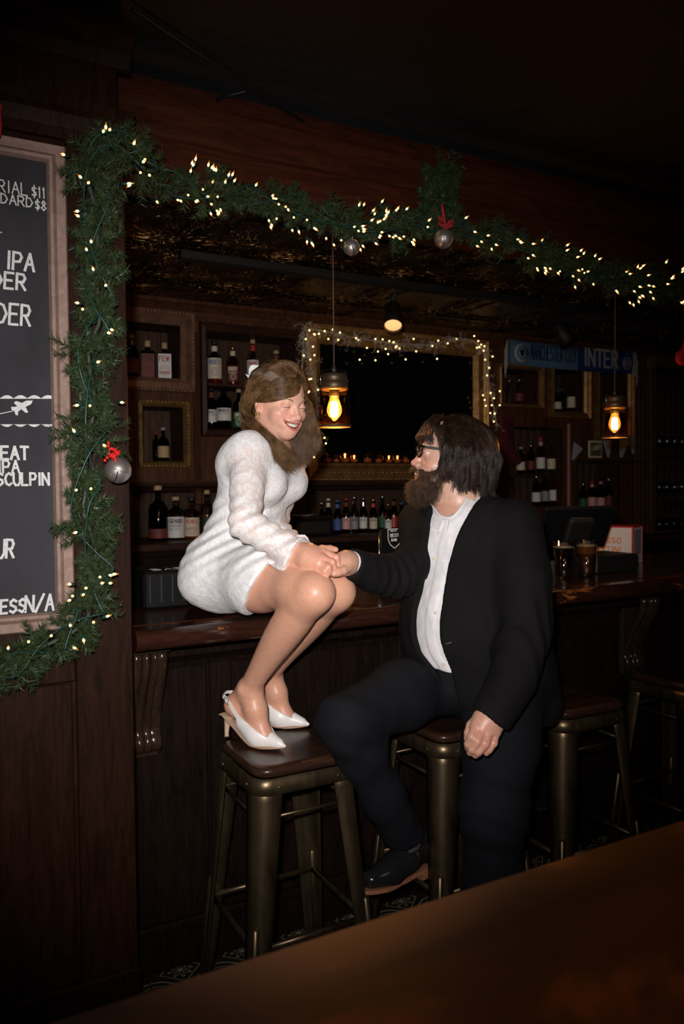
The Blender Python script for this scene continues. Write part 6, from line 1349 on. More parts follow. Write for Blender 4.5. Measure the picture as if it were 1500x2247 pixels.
# ---- hair: scalp cap plus strands falling to the chest
H_W = hair_mat('dark_blonde_hair', (.075, .038, .016), (.25, .14, .062), .36, .30)
def hair_cap(H, prims, name, mat, parent, post, h=.004, infl=0.0, pad=.16, rel=1):
    c = H.o; return sculpt(name, prims, c-pad, c+pad, h, mat, parent, post, inflate=infl, rel=rel)
capW = [hdW.E((0, -.018, .036), (.086, .102, .096), .02), hdW.E((0, -.070, -.01), (.055, .042, .06), .03)]
def capW_post(P, d):
    q = hdW.loc(P); x, y, z = q[:, 0], q[:, 1], q[:, 2]
    # face opening: everything in front of a curved hairline is removed
    line = .050-.62*(z-.072)+.9*(x+.012)**2*8*0-.25*np.abs(x)  # y of hairline at height z
    hl = y-(.062+.20*(z-.075)-1.4*np.maximum(np.abs(x)-.03, 0)+.55*np.maximum(z-.06, 0)); low = np.minimum(-(z-.052-.25*np.abs(x)*0), 0)
    face = np.minimum(hl+.0, y+.0)  # positive in front
    cut = np.where(z < .080, y-(-.010+.42*(z+.01)+.0*x), -1)
    d = d*hdW.s+.0015*np.sin(q[:, 0]*260+q[:, 1]*60); return np.maximum(d, cut*.7)
cap_w = hair_cap(hdW, capW, 'hair', H_W, W, capW_post)
rng = np.random.default_rng(31)
def hair_w(n, gen, seed, r=.00055, nseg=16):
    rg = np.random.default_rng(seed); K = [gen(rg) for _ in range(n)]; K = np.array(K)        # n x m x 3 control points in head/world space
    m = K.shape[1]; base = K.reshape(n, m, 3)
    def fn(t):
        x = t*(m-1); i = min(int(x), m-2); f = x-i; p0 = base[:, max(i-1, 0)]; p1 = base[:, i]; p2 = base[:, i+1]; p3 = base[:, min(i+2, m-1)]
        return .5*((2*p1)+(-p0+p2)*f+(2*p0-5*p1+4*p2-p3)*f*f+(-p0+3*p1-3*p2+p3)*f**3)
    return strands('hair_strands', base[:, 0], fn, nseg, rg.uniform(.6, 1.3, n)*r, H_W, cap_w)
def onskull(x, y, z, k=1.06):
    v = np.array([x, y+.018, z-.036]); v = v/math.sqrt((v[0]/.086)**2+(v[1]/.102)**2+(v[2]/.096)**2)*k; return v+np.array([0, -.018, .036])
def gen_side(s, end_fn):
    def g(rg):
        # from the parting on top, back over the ear, then down
        t = rg.uniform(0, 1); part = np.array([.024+rg.normal(0, .003), .075-.13*t, .118])
        a = onskull(*part, 1.03); q = rg.uniform(0, 1)
        b = onskull(s*(.045+.02*q), .055-.12*t, .085, 1.05+.02*q); c = onskull(s*.078, .010-.085*t, .02, 1.06+.05*q); e = np.array([s*(.083+.008*q), -.025-.065*t+.01*q, -.055])
        L = [hdW.w(a), hdW.w(b), hdW.w(c), hdW.w(e)] if s < 0 else [hdW.w(a), hdW.w(b), hdW.w(onskull(.080, .040-.05*t, .035, 1.08))]; return np.array(L+end_fn(rg, t, q, L[-1]))
    return g
def end_near(rg, t, q, p):   # near side: falls behind the shoulder line and forward over the chest
    tgt = PD(600+54*q+rg.normal(0, 4), 1012+16*math.sin(q*3.1)+rg.normal(0, 8), 2.225+.05*q+rg.normal(0, .006)); mid = PD(560+30*q+18*(1-t)+rg.normal(0, 3), 950+12*q, 2.225+.05*q+.01*t)+rg.normal(0, .003, 3)
    return [mid, tgt*.6+mid*.4+CR*.002, tgt+CR*rg.normal(0, .005)]
def end_far(rg, t, q, p):    # far side: hangs in front of the lamp
    g = rg.normal(0, 2.5, 3); dd = 2.335+rg.normal(0, .012); return [PD(664+14*q+g[0], 885, dd), PD(652+41*q+g[1], 930, dd), PD(638+62*q+g[1], 975, dd), PD(626+72*q+g[2]*1.5, 1024-48*q*q+rg.normal(0, 8), dd)]
hair_w(2600, gen_side(-1, end_near), 41); hair_w(2600, gen_side(1, end_far), 42)
def gen_back(rg):
    t = rg.uniform(-1, 1); a = onskull(.05*t, -.04, .11, 1.04); b = onskull(.07*t, -.10, .05, 1.06); c = np.array([.075*t, -.105, -.02]); e = np.array([.07*t, -.09, -.09]); q = rg.uniform(0, 1); P = [hdW.w(x) for x in (a, b, c, e)]
    tgt = PD(548+55*q+rg.normal(0, 6), 985+rg.normal(0, 12), 2.26+.10*(t+1)/2); return np.array(P+[P[-1]*.5+tgt*.5-CR*.012, tgt])
hair_w(1600, gen_back, 43)
def gen_fringe(s):
    def g(rg):              # from a parting on her left, swept low over the brow and back to the ear
        w = rg.uniform(0, 1)**1.2
        if s < 0: P = [onskull(.030, .078-.06*w, .100+.012*w, 1.03), onskull(.0, .105-.02*w, .047+.050*w, 1.04+.02*w), onskull(-.045, .085-.03*w, .021+.060*w, 1.05+.02*w), onskull(-.074, .040-.03*w, .004+.056*w, 1.06), np.array([-.088, -.026, -.012+.045*w])]
        else: P = [onskull(.030, .078-.06*w, .100+.012*w, 1.03), onskull(.055, .075-.05*w, .085, 1.05), onskull(.076, .045-.05*w, .050, 1.06), onskull(.084, .02-.04*w, .0, 1.06)]
        return np.array([hdW.w(x+rg.normal(0, .0013, 3)) for x in P]+([hdW.w((-.084, -.052, -.045))] if s < 0 else [hdW.w((.082, .0, -.05))]))
    return g
hair_w(2000, gen_fringe(-1), 44, .0006); hair_w(900, gen_fringe(1), 45, .00055)
def gen_top(rg):
    x = rg.uniform(-1, 1); a = onskull(.02+.01*x, .07-.05*abs(x), .115, 1.03); b = onskull(.065*x, .0, .10-.03*abs(x), 1.07); c = onskull(.072*x, -.07, .06-.02*abs(x), 1.07); e = onskull(.05*x, -.115, .0, 1.09); return np.array([hdW.w(p+rg.normal(0, .0015, 3)) for p in (a, b, c, e)]+[hdW.w((.045*x, -.115, -.05))])
hair_w(1500, gen_top, 46)
# pearl strand along the swept hair, bow at the back of the head, earring
bowc = PD(583, 812, 2.30); M_SATIN = plain('ivory_satin', (.72, .72, .70), .5)
def bow_loop(c, du, dv, L, wd):
    V = []; n = 10
    for side in (0, 1):
        for i in range(n+1):
            t = i/n; w = wd*math.sin(math.pi*min(t*1.15, 1))**.7+.004 if t < .95 else wd*.55
            for j in (-1, 0, 1): p = c+du*L*t+dv*w*j*.9+np.cross(du, dv)*(.010*math.sin(math.pi*t)*(1 if side == 0 else -1)+.004*j*j); V.append(p)
    Fs = []
    for side in (0, 1):
        o_ = side*(n+1)*3
        for i in range(n):
            for j in (0, 1): Fs.append((o_+i*3+j, o_+(i+1)*3+j, o_+(i+1)*3+j+1, o_+i*3+j+1))
    return MB().add(V, Fs, 0, True)
bw_ = bow_loop(bowc, norm(-CR*.8-CU*.32), norm(CU*1.0-CR*.75), .056, .027).build('hair_bow', M_SATIN, W, recalc=False); bow_loop(bowc, norm(-CR*.6-CU*.5+CD*.3), norm(CU*.6-CR*.8), .046, .018).build('bow_loop', M_SATIN, bw_, recalc=False)
ear = hdW.w((-.078, -.004, -.040)); MB().tube([ear+CR*.003*math.sin(a)+CU*(-.009+.009*math.cos(a)) for a in np.linspace(0, 2*math.pi, 14)], .0006, 6).build('hoop_earring', M_GOLDFOIL, bw)
# ---- slingback shoes
M_SHOE = plain('ivory_leather', (.80, .77, .75), .38, bumps=(200, .1, .0005)); M_SOLE = plain('tan_sole', (.34, .22, .15), .5); M_HEELT = plain('heel_tip', (.30, .15, .08), .5)
for k, (h_, t_) in enumerate(((hR, tR), (hL, tL))):
    f, s, heel, ank, ballp, toe = feet[k]; L = .215
    SF = Frame(h_, f, UZ)          # x left, y toward toe, z up; origin at heel tip contact
    up_ = [rcone(SF.w((0, .120, .034)), SF.w((0, .214, .011)), .032, .005, .015), rcone(SF.w((0, .06, .074)), SF.w((0, .12, .036)), .029, .033, .02), rcone(SF.w((.010, .13, .024)), SF.w((0, .194, .015)), .025, .010, .01), rcone(SF.w((-.010, .13, .024)), SF.w((0, .194, .015)), .025, .010, .01), rcone(SF.w((0, .085, .050)), SF.w((0, .13, .026)), .026, .030, .02)]
    def up_post(P, d, SF=SF):
        q = SF.loc(P); sole = .003+.064*np.clip((.120-q[:, 1])/.115, 0, 1)**1.25; d = np.maximum(d, sole-q[:, 2]); top = .030+.46*np.clip(.168-q[:, 1], 0, 1)+.28*np.clip(np.abs(q[:, 0])-.012, 0, 1)
        d = np.maximum(d, np.minimum((.170-q[:, 1])*.9, (q[:, 2]-top)*.85)); return np.maximum(d, .066-q[:, 1])
    u_ = sculpt('shoe', up_, SF.w((0, .13, .03))-.11, SF.w((0, .13, .03))+.11, .002, M_SHOE, W, up_post, rel=1)
    # sole and waisted heel
    V = []; n = 22
    for i in range(n+1):
        y = -.004+.218*i/n; z = .004+.066*np.clip((.120-y)/.115, 0, 1)**1.25 if y < .12 else .004+.004*((y-.12)/.094)**2
        wd = .023 if y < .05 else (.023+.011*math.sin(math.pi*min((y-.05)/.10, 1)/2) if y < .15 else .034*(1-((y-.15)/.066)**1.6)+.001); wd = max(wd, .002)
        for x in (-wd, wd): V += [SF.w((x, y, z)), SF.w((x, y, z-.0035 if y > .01 else z-.003))]
    Fs = [];
    for i in range(n): a = i*4; b = a+4; Fs += [(a, b, b+2, a+2), (a+1, a+3, b+3, b+1), (a, a+1, b+1, b), (a+2, b+2, b+3, a+3)]
    MB().add(V, Fs, 0, True).build('sole', M_SOLE, u_)
    rings = [(.0055, .004, 0), (.0055, .004, .004), (.0062, .004, .012), (.0075, .006, .030), (.011, .010, .050), (.018, .016, .064), (.022, .022, .068)]
    mb = MB(); Vr = []; nn2 = 16
    for r, yc, z in rings:
        for j in range(nn2): a = 2*math.pi*j/nn2; Vr.append(SF.w((r*math.cos(a), yc+r*math.sin(a)*1.05, z)))
    mb.add(Vr, [(i*nn2+j, i*nn2+(j+1) % nn2, (i+1)*nn2+(j+1) % nn2, (i+1)*nn2+j) for i in range(len(rings)-1) for j in range(nn2)]+[tuple(range(nn2))], 0, True); mb.build('heel', plain('nude_heel', (.62, .45, .33), .4), u_)
    MB().box(-.006, .006, -.002, .010, 0, .004, .001, M=Matrix.Translation(tuple(SF.o)) @ Vector(f).to_track_quat('Y', 'Z').to_matrix().to_4x4()).build('heel_tip', M_HEELT, u_)
    # insole rim under the foot and the sling strap round the back of the ankle
    for sd in (-1, 1):
        P = [SF.w((sd*.028, .105, .052)), SF.w((sd*.030, .075, .074)), SF.w((sd*.029, .052, .098)), SF.w((sd*.027, .032, .117)), SF.w((sd*.018, .008, .126)), SF.w((0, .002, .128))]
        mb = MB(); P = smooth_path(P, 1); V = []
        for i, p in enumerate(P):
            wv = norm(SF.A[2]*.8+SF.A[1]*.6)*(.0065-.003*i/len(P)*0+(.006*(1-i/3) if i < 3 else 0)); o_ = SF.A[0]*sd*.0015; V += [p-wv, p+wv, p+wv+o_, p-wv+o_]
        Fs = []
        for i in range(len(P)-1): a = i*4; b = a+4; Fs += [(a+c, a+(c+1) % 4, b+(c+1) % 4, b+c) for c in range(4)]
        mb.add(V, Fs); mb.build('sling_strap', M_SHOE, u_)
    bp = SF.w((-.0305, .034, .114)); MB().tube([bp+SF.A[1]*.007+SF.A[2]*.006, bp-SF.A[1]*.007+SF.A[2]*.010, bp-SF.A[1]*.011-SF.A[2]*.004, bp+SF.A[1]*.003-SF.A[2]*.009, bp+SF.A[1]*.007+SF.A[2]*.006], .0009, 6).build('buckle', M_BLKCAP, u_)
# ------------------------------------------------------------------ the man on the second stool
SKIN_M = skin_mat('ruddy_skin', (0.8, .5, .4))
a_ = math.radians(38); fM = norm((-CD*math.cos(a_)-CR*math.sin(a_))*[1, 1, 0]); lM = np.cross(UZ, fM)
Mn = thing('person', 'bearded man in black suit, white open shirt and black glasses on the middle stool', 'person', (1.45, 1.9, 0.02))
LshM = PD(1128, 1158, 2.235); RshM = LshM-lM*.315+UZ*.004; pelM = PD(1050, 1475, 2.37); chM = (LshM+RshM)/2-UZ*.09+fM*.012; blM = chM*.42+pelM*.58+fM*.035
hipLM = pelM+lM*.095-UZ*.02; hipRM = pelM-lM*.095-UZ*.02
kneLM = PD(1082, 1775, 2.13); ankLM = np.array([kneLM[0]+.045, kneLM[1]+.06, .125])
kneRM = PD(757, 1585, 2.08); ankRM = PD(888, 1838, 2.31)
elLM = PD(1150, 1385, 2.14); wrLM = PD(1078, 1572, 2.02); elRM = PD(872, 1266, 2.22); wrRM = PD(768, 1236, 2.045)
hM = Frame(PD(992, 1002, 2.33), -CR*math.cos(math.radians(6))+CU*.13+CD*.03, CU+CR*.10, 1.0, .93)
nbM = PD(1006, 1120, 2.335)
# hand resting on the thigh (his left)
Q2 = lambda pts, D0=2.0: [PD(u, v, d) for u, v, d in pts]
handLM = [rcone(wrLM, PD(1071, 1585, 2.0), .030, .033, .02), rcone(PD(1056, 1578, 2.0), PD(1043, 1596, 1.985), .024, .015, .015), rcone(PD(1066, 1582, 1.995), PD(1059, 1601, 1.98), .024, .015, .015), rcone(PD(1078, 1588, 1.995), PD(1074, 1605, 1.985), .024, .0145, .015), rcone(PD(1086, 1592, 2.0), PD(1087, 1606, 1.99), .022, .013, .015)]
for pts, r in (([(1043, 1594, 1.985), (1035, 1617, 1.965), (1027, 1632, 1.975), (1026, 1640, 1.985)], .0112), ([(1058, 1599, 1.98), (1047, 1626, 1.96), (1036, 1644, 1.965), (1031, 1651, 1.975)], .0114), ([(1073, 1603, 1.98), (1064, 1632, 1.962), (1049, 1650, 1.965), (1043, 1657, 1.975)], .0110), ([(1087, 1606, 1.99), (1082, 1630, 1.975), (1072, 1645, 1.97), (1067, 1652, 1.975)], .0100), ([(1047, 1576, 2.005), (1033, 1592, 2.0), (1027, 1608, 2.0), (1025, 1621, 2.005)], .0115)):
    handLM += chain(Q2(pts), [r*1.1, r*1.08, r*.95, r*.82], .003)
# hand offered to her (his right): palm up under her fingers, thumb over
handRM = [rcone(wrRM, PD(752, 1240, 2.02), .026, .026, .02), rcone(PD(756, 1238, 2.02), PD(730, 1246, 1.995), .025, .018, .02), rcone(PD(757, 1230, 2.035), PD(735, 1234, 2.02), .022, .014, .02)]
for pts, r in (([(762, 1246, 2.0), (752, 1252, 1.985), (741, 1256, 1.975), (733, 1258, 1.97)], .0115), ([(732, 1238, 2.02), (712, 1243, 2.01), (700, 1248, 2.0)], .010), ([(731, 1246, 2.01), (713, 1252, 2.0), (702, 1256, 1.99)], .010), ([(733, 1232, 2.03), (716, 1234, 2.03), (704, 1238, 2.02)], .010), ([(735, 1252, 2.01), (722, 1258, 2.0), (713, 1262, 1.99)], .009)):
    handRM += chain(Q2(pts), list(np.linspace(r*1.1, r*.85, len(pts))), .004)
coreM = [ellip(chM-fM*.01, (.16, .10, .19), (lM, fM, UZ), .04), ellip(blM, (.15, .12, .18), (lM, fM, UZ), .05), rcone(hipLM, kneLM, .07, .05, .04), rcone(kneLM, ankLM, .05, .035, .03), rcone(hipRM, kneRM, .07, .05, .04), rcone(kneRM, ankRM, .05, .035, .03), rcone(pelM, blM, .11, .11, .05)]
armsM = chain([chM+UZ*.06, LshM, elLM, wrLM], [.06, .045, .038, .028], .02)+chain([chM+UZ*.06, RshM, PD(922, 1222, 2.34), elRM, wrRM], [.05, .03, .028, .028, .025], .008)
neckM = chain([nbM-UZ*.04-fM*.01, hM.w((0, -.022, -.095)), hM.w((0, -.015, -.05))], [.075, .064, .060], .03)
def paint_m(V):
    c = np.tile(np.array([[.62, .35, .25]]), (len(V), 1)); P = hM.loc(V); hd = np.linalg.norm(P, axis=1) < .16; c[hd] = (.68, .41, .31)
    def bl(d, col, r, k): w = (np.clip(1-d/r, 0, 1)*k)[:, None]; c[:] = c*(1-w)+np.array(col)*w
    bl(np.linalg.norm(P-[0, .112, -.038], axis=1), (.66, .22, .19), .024, .9)
    for s in (-1, 1): bl(np.linalg.norm(P-[s*.045, .062, -.035], axis=1), (.66, .28, .22), .032, .6)
    m = hd & (np.abs(P[:, 0]) < .021) & (np.abs(P[:, 2]+.0705) < .008) & (P[:, 1] > .08); c[m] = (.50, .19, .16)
    for q, r in ((PD(1060, 1600, 1.97), .05), (PD(1060, 1640, 1.96), .05), (PD(738, 1256, 1.97), .02)): bl(np.linalg.norm(V-q, axis=1), (.68, .27, .22), r, .55)
    return c
allM = np.array([hM.w((0, 0, .13)), LshM, RshM, pelM, kneLM, kneRM, ankLM, ankRM, elLM, elRM, wrLM, wrRM, PD(700, 1250, 2.0)])
bodyM = sculpt('body', coreM+armsM+neckM+handLM+handRM+head_prims(hM, False, False, closed=True), allM.min(0)-.12, allM.max(0)+.12, .0031, SKIN_M, Mn, paint=paint_m, rel=1, frac=0)
LIDMAT[0] = plain('ruddy_eyelid', (.62, .36, .28), .5); face_details(hM, bodyM, False, .42, (.03, .016, .01), gaze=(0, 1, .1), closed=True)
MB().box(-.008, .008, 0, .004, -.003, .003, .001, M=Matrix.Translation(tuple(hM.w((0, .098, -.0685)))) @ Matrix(hM.A.T.tolist()).to_4x4()).build('teeth', plain('tooth', (.7, .65, .55), .2), bodyM)
# ---- cloth
def cloth_mat(name, c, rough=.85, bs=.2, fr=300, spec=.2, sheen=0.0):
    m, nt, b = new_mat(name); f = noise(nt, coords(nt), 12, 4, .6); lnk(nt, ramp(nt, f, [(.3, tuple(x*.85 for x in c)), (.7, tuple(min(1, x*1.12) for x in c))]), b.inputs['Base Color']); b.inputs['Roughness'].default_value = rough; b.inputs['Specular IOR Level'].default_value = spec
    b.inputs['Sheen Weight'].default_value = sheen; bump(nt, noise(nt, coords(nt), fr, 2), b, bs, .0006); return m
M_JKT = cloth_mat('black_suit_wool', (.0075, .0070, .0072), spec=.12); M_TRS = cloth_mat('blue_black_trouser', (.0078, .0085, .0115), spec=.12); M_SHIRT = cloth_mat('white_cotton', (.80, .785, .80), .75, .12, 400)
TF = Frame(chM, fM, UZ)
shirtP = [ellip(chM-fM*.012-UZ*.01, (.172, .125, .20), (lM, fM, UZ), .04), ellip(blM+fM*.004, (.178, .150, .19), (lM, fM, UZ), .05), ellip(pelM+UZ*.05+fM*.02, (.170, .145, .11), (lM, fM, UZ), .05), rcone(LshM-lM*.03, nbM-UZ*.035, .055, .062, .04), rcone(RshM+lM*.03, nbM-UZ*.035, .055, .062, .04)]
nkv = nbM+UZ*.02+fM*.02
def tri(P, a, b): return None
def px_loc(u, v, D=2.2): return TF.loc(PD(u, v, D))
def shirt_post(P, d):
    q = TF.loc(P); d = d+.0028*vnoise(P*np.array([1, 1, .45], np.float32), 38, 21)+.0014*vnoise(P, 90, 22); d = d-.0022*(np.abs(q[:, 0]-xm_at(q[:, 2])) < .016)
    r = np.linalg.norm((P-nkv)*np.array([1, 1, .75], np.float32), axis=1)-.074; d = np.maximum(d, -r)
    return np.maximum(d, (pelM[2]+.045-P[:, 2])-.12*np.clip(q[:, 0]+.05, -.3, .1))
# edges of the open jacket front, read as (height, left edge, right edge) in the torso frame
open_px = [(1095, 932, 1016), (1140, 918, 999), (1180, 918, 984), (1240, 915, 964), (1300, 906, 955), (1350, 894, 952), (1400, 896, 954), (1440, 908, 965), (1470, 945, 973), (1500, 966, 975)]
OZ, OL, OR = [], [], []
for v, ul, ur in open_px:
    pl_, pr__ = px_loc(ul, v, 2.235), px_loc(ur, v, 2.165); OZ.append((pl_[2]+pr__[2])/2); OL.append(pl_[0]); OR.append(pr__[0])
OZ, OL, OR = np.array(OZ)[::-1], np.array(OL)[::-1], np.array(OR)[::-1]
def xm_at(z): return np.interp(z, OZ, OL)*.42+np.interp(z, OZ, OR)*.58
lo_t = np.minimum.reduce([LshM, RshM, pelM])-.24; hi_t = np.maximum.reduce([LshM, RshM, pelM])+.24
shirt = sculpt('shirt', shirtP, lo_t, hi_t, .0042, M_SHIRT, Mn, shirt_post, rel=1)
def surf(u, v, prims, post, D0=2.0, D1=2.6, infl=0.0):
    """march along a view ray until it meets the sculpted surface"""
    D = np.linspace(D0, D1, 600); P = np.array([PD(u, v, x) for x in D], np.float32); d = post(P, eval_prims(prims, P)) if post else eval_prims(prims, P); k = np.argmax(d < infl); return P[k].astype(float)
for v, u in ((1170, 962), (1226, 952), (1284, 953), (1345, 955), (1458, 973)):
    p = surf(u, v, shirtP, shirt_post); M_ = Matrix.Translation(tuple(p-CD*.001)) @ Vector(-CD*.8+fM*.4).to_track_quat('Z', 'Y').to_matrix().to_4x4()
    MB().lathe([(.0001, .0008), (.0018, .0008), (.0024, .0022), (.0048, .0024), (.0054, .0016), (.0054, 0), (.0001, 0)], n=16, M=M_).build('shirt_button', plain('pearl_button', (.62, .56, .45), .25), shirt)
# open collar: two folded leaves and the collar stand
def leaf(pts, th=.002):
    P = [surf(u, v, shirtP, shirt_post) if D is None else PD(u, v, D) for u, v, D in pts]; P = [p-CD*o for p, o in zip(P, [.006]*len(P))]; n = len(P); nn_ = norm(np.cross(P[1]-P[0], P[2]-P[0])); nn_ = nn_ if nn_ @ CD < 0 else -nn_
    return MB().add([p+nn_*th for p in P]+[p-nn_*th for p in P], [tuple(range(n)), tuple(reversed(range(n, 2*n)))]+[(i, i+n, (i+1) % n+n, (i+1) % n) for i in range(n)])
def cpt(u, v, off): return surf(u, v, shirtP, None)-CD*off
def cleaf(inner, outer, name='collar_leaf', oi=.013, oo=.008):
    A, B = smooth_path([cpt(u, v, oi) for u, v in inner], 1), smooth_path([cpt(u, v, oo) for u, v in outer], 1); V = []
    for p, q in zip(A, B): V += [p, p*.6+q*.4-CD*.004, q, q+CD*.004, p+CD*.008]
    n = len(A)-1; Fs = [(i*5+c, i*5+(c+1) % 5, i*5+5+(c+1) % 5, i*5+5+c) for i in range(n) for c in range(5)]+[(0, 1, 2, 3, 4), tuple(reversed(range(n*5, n*5+5)))]
    MB().add(V, Fs, 0, False).build(name, M_SHIRT, shirt)
cleaf([(947, 1110), (952, 1120), (960, 1130), (970, 1136)], [(934, 1134), (933, 1143), (942, 1156), (962, 1164)])
cleaf([(1024, 1094), (1012, 1110), (999, 1128), (984, 1138)], [(1040, 1100), (1030, 1122), (1014, 1146), (980, 1169)])
mb = MB(); mb.tube(smooth_path([cpt(u, v, .009) for u, v in [(946, 1108), (954, 1122), (966, 1134), (984, 1139), (998, 1131), (1011, 1114), (1024, 1094)]], 2), .005, 8); mb.build('collar_stand', M_SHIRT, shirt)
# jacket
jackP = [ellip(chM-fM*.015, (.178, .145, .20), (lM, fM, UZ), .04), ellip(blM-fM*.006, (.205, .170, .20), (lM, fM, UZ), .06), ellip(pelM+UZ*.01-fM*.01, (.205, .175, .15), (lM, fM, UZ), .06), rcone(LshM-lM*.01, nbM-UZ*.035-lM*-.02, .060, .068, .04), rcone(RshM+lM*.01, nbM-UZ*.035-lM*.02, .054, .068, .04)]
jackP += [rcone(PD(1120, 1400, 2.38), PD(1178, 1545, 2.36), .10, .072, .06), rcone(PD(1080, 1480, 2.30), PD(1120, 1590, 2.24), .10, .085, .06)]
slLM = hchain([LshM, PD(1146, 1270, 2.17), elLM, PD(1125, 1490, 2.07), PD(1080, 1570, 2.02)], [.074, .072, .066, .056, .047], .03)
slRM = hchain([RshM, PD(922, 1222, 2.34), elRM, PD(812, 1257, 2.12), PD(772, 1238, 2.05)], [.056, .052, .048, .041, .032], .03)
axL = norm(PD(1072, 1580, 2.01)-PD(1120, 1500, 2.06)); cutL = PD(1073, 1578, 2.0); nL = norm(CR*-.54-CU*.84); axRm = norm(PD(765, 1236, 2.04)-PD(812, 1255, 2.12)); cutR = PD(769, 1236, 2.045)
def jacket_post(P, d):
    q = TF.loc(P); x, y, z = q[:, 0], q[:, 1], q[:, 2]
    l_, r_ = np.interp(z, OZ, OL), np.interp(z, OZ, OR); zc = P[:, 2]
    # soft cloth folds, strongest in the sleeves and at the waist
    d = d-.006+.0040*vnoise(P, 17, 31)+.0024*vnoise(P, 40, 32)
    eL = np.exp(-(np.linalg.norm(P-elLM, axis=1)/.10)**2); eR = np.exp(-(np.linalg.norm(P-elRM, axis=1)/.12)**2); d = d+(eL*.006+eR*.009)*np.sin((P@(axL*.5+axRm).astype(np.float32))*105+2*vnoise(P, 12, 33))
    # lapels: a slightly proud band beside the opening
    lapw = np.interp(z, [-.30, -.20, .05, .14], [0, .02, .062, .05]); onl = 0; le = np.minimum(np.maximum(x-r_, l_-x), lapw-np.maximum(x-r_, l_-x)); d = d-.0042*np.clip(le/.006+.5, 0, 1)*(y > .02)
    front = (y > -.005) & (z < OZ[-1]+.06) & (seg_d(P, elRM, wrRM) > .074) & (seg_d(P, PD(922, 1222, 2.34), elRM) > .058); op = np.minimum(x-l_, r_-x); d = np.where(front, smax(d, np.minimum(op, y+.005), .007), d)
    nk = np.linalg.norm((P-nkv-UZ*.02)*np.array([1, 1, .8], np.float32), axis=1)-.079; d = smax(d, -nk)
    near = np.linalg.norm(P-cutL, axis=1) < .12; d = np.where(near, smax(d, (P-cutL)@nL), d); nearR = np.linalg.norm(P-cutR, axis=1) < .10; d = np.where(nearR, smax(d, (P-cutR)@axRm), d)
    hem = pelM[2]-.135+.35*np.clip(y, -.3, .2)*0-.10*np.clip(-y, 0, .2)
    # the front quarters fall open over the lap
    return np.where(near, d, np.maximum(d, np.where(zc < pelM[2]+.14, hem-zc+.55*np.clip(.10-np.abs(x-.0), 0, .12)*(y > 0), -1)))
A_ = np.array([LshM, RshM, pelM, elLM, elRM, wrLM, wrRM, nbM]); jk = sculpt('jacket', jackP+slLM+slRM, A_.min(0)-.25, A_.max(0)+.22, .0054, M_JKT, Mn, jacket_post, rel=4)
p0, p1 = PD(975, 1412, 2.15), PD(990, 1409, 2.15)
MB().tube([surf(976, 1413, jackP, jacket_post)-CD*.003, surf(990, 1409, jackP, jacket_post)-CD*.003], .0008, 5).build('buttonhole', plain('grey_thread', (.25, .25, .25), .6), jk)
MB().tube([cutR+np.cross(axRm, UZ)*.031*math.cos(a)+np.cross(np.cross(axRm, UZ), axRm)*.031*math.sin(a)+axRm*.002 for a in np.linspace(0, 2*math.pi, 20)], .003, 6).build('shirt_cuff', M_SHIRT, shirt)
# trousers
trP = [ellip(pelM-UZ*.01, (.185, .165, .12), (lM, fM, UZ), .05)]+chain([hipLM, hipLM*.5+kneLM*.5, kneLM, kneLM*.5+ankLM*.5, ankLM-UZ*.03], [.105, .096, .082, .074, .072], .05)
shR_ = norm(ankRM-kneRM); trP += chain([hipRM, hipRM*.5+kneRM*.5+UZ*.004, kneRM, kneRM+shR_*.12, ankRM*.6+kneRM*.4, ankRM+shR_*.03], [.102, .088, .066, .057, .055, .060], .04)
hcut = ankRM-shR_*.022; hn_ = norm(shR_-CR*.32)
def tr_post(P, d):
    d = d-.003+.0045*vnoise(P, 15, 41)+.0022*vnoise(P, 40, 42); bk = np.exp(-(np.linalg.norm(P-kneRM, axis=1)/.11)**2)+np.exp(-(np.linalg.norm(P-kneLM, axis=1)/.13)**2)+np.exp(-(np.linalg.norm(P-hipRM, axis=1)/.16)**2)
    d = d+bk*.005*np.sin(P@np.array([42, 30, 95], np.float32)+2*vnoise(P, 10, 43)); near = np.linalg.norm(P-hcut, axis=1) < .16; d = np.where(near, np.maximum(d, (P-hcut)@hn_), d); return np.maximum(d, .055-P[:, 2])
A_ = np.array([pelM, kneLM, kneRM, ankLM, ankRM, hipLM]); tr = sculpt('trousers', trP, A_.min(0)-.16, A_.max(0)+.20, .0058, M_TRS, Mn, tr_post, rel=1)
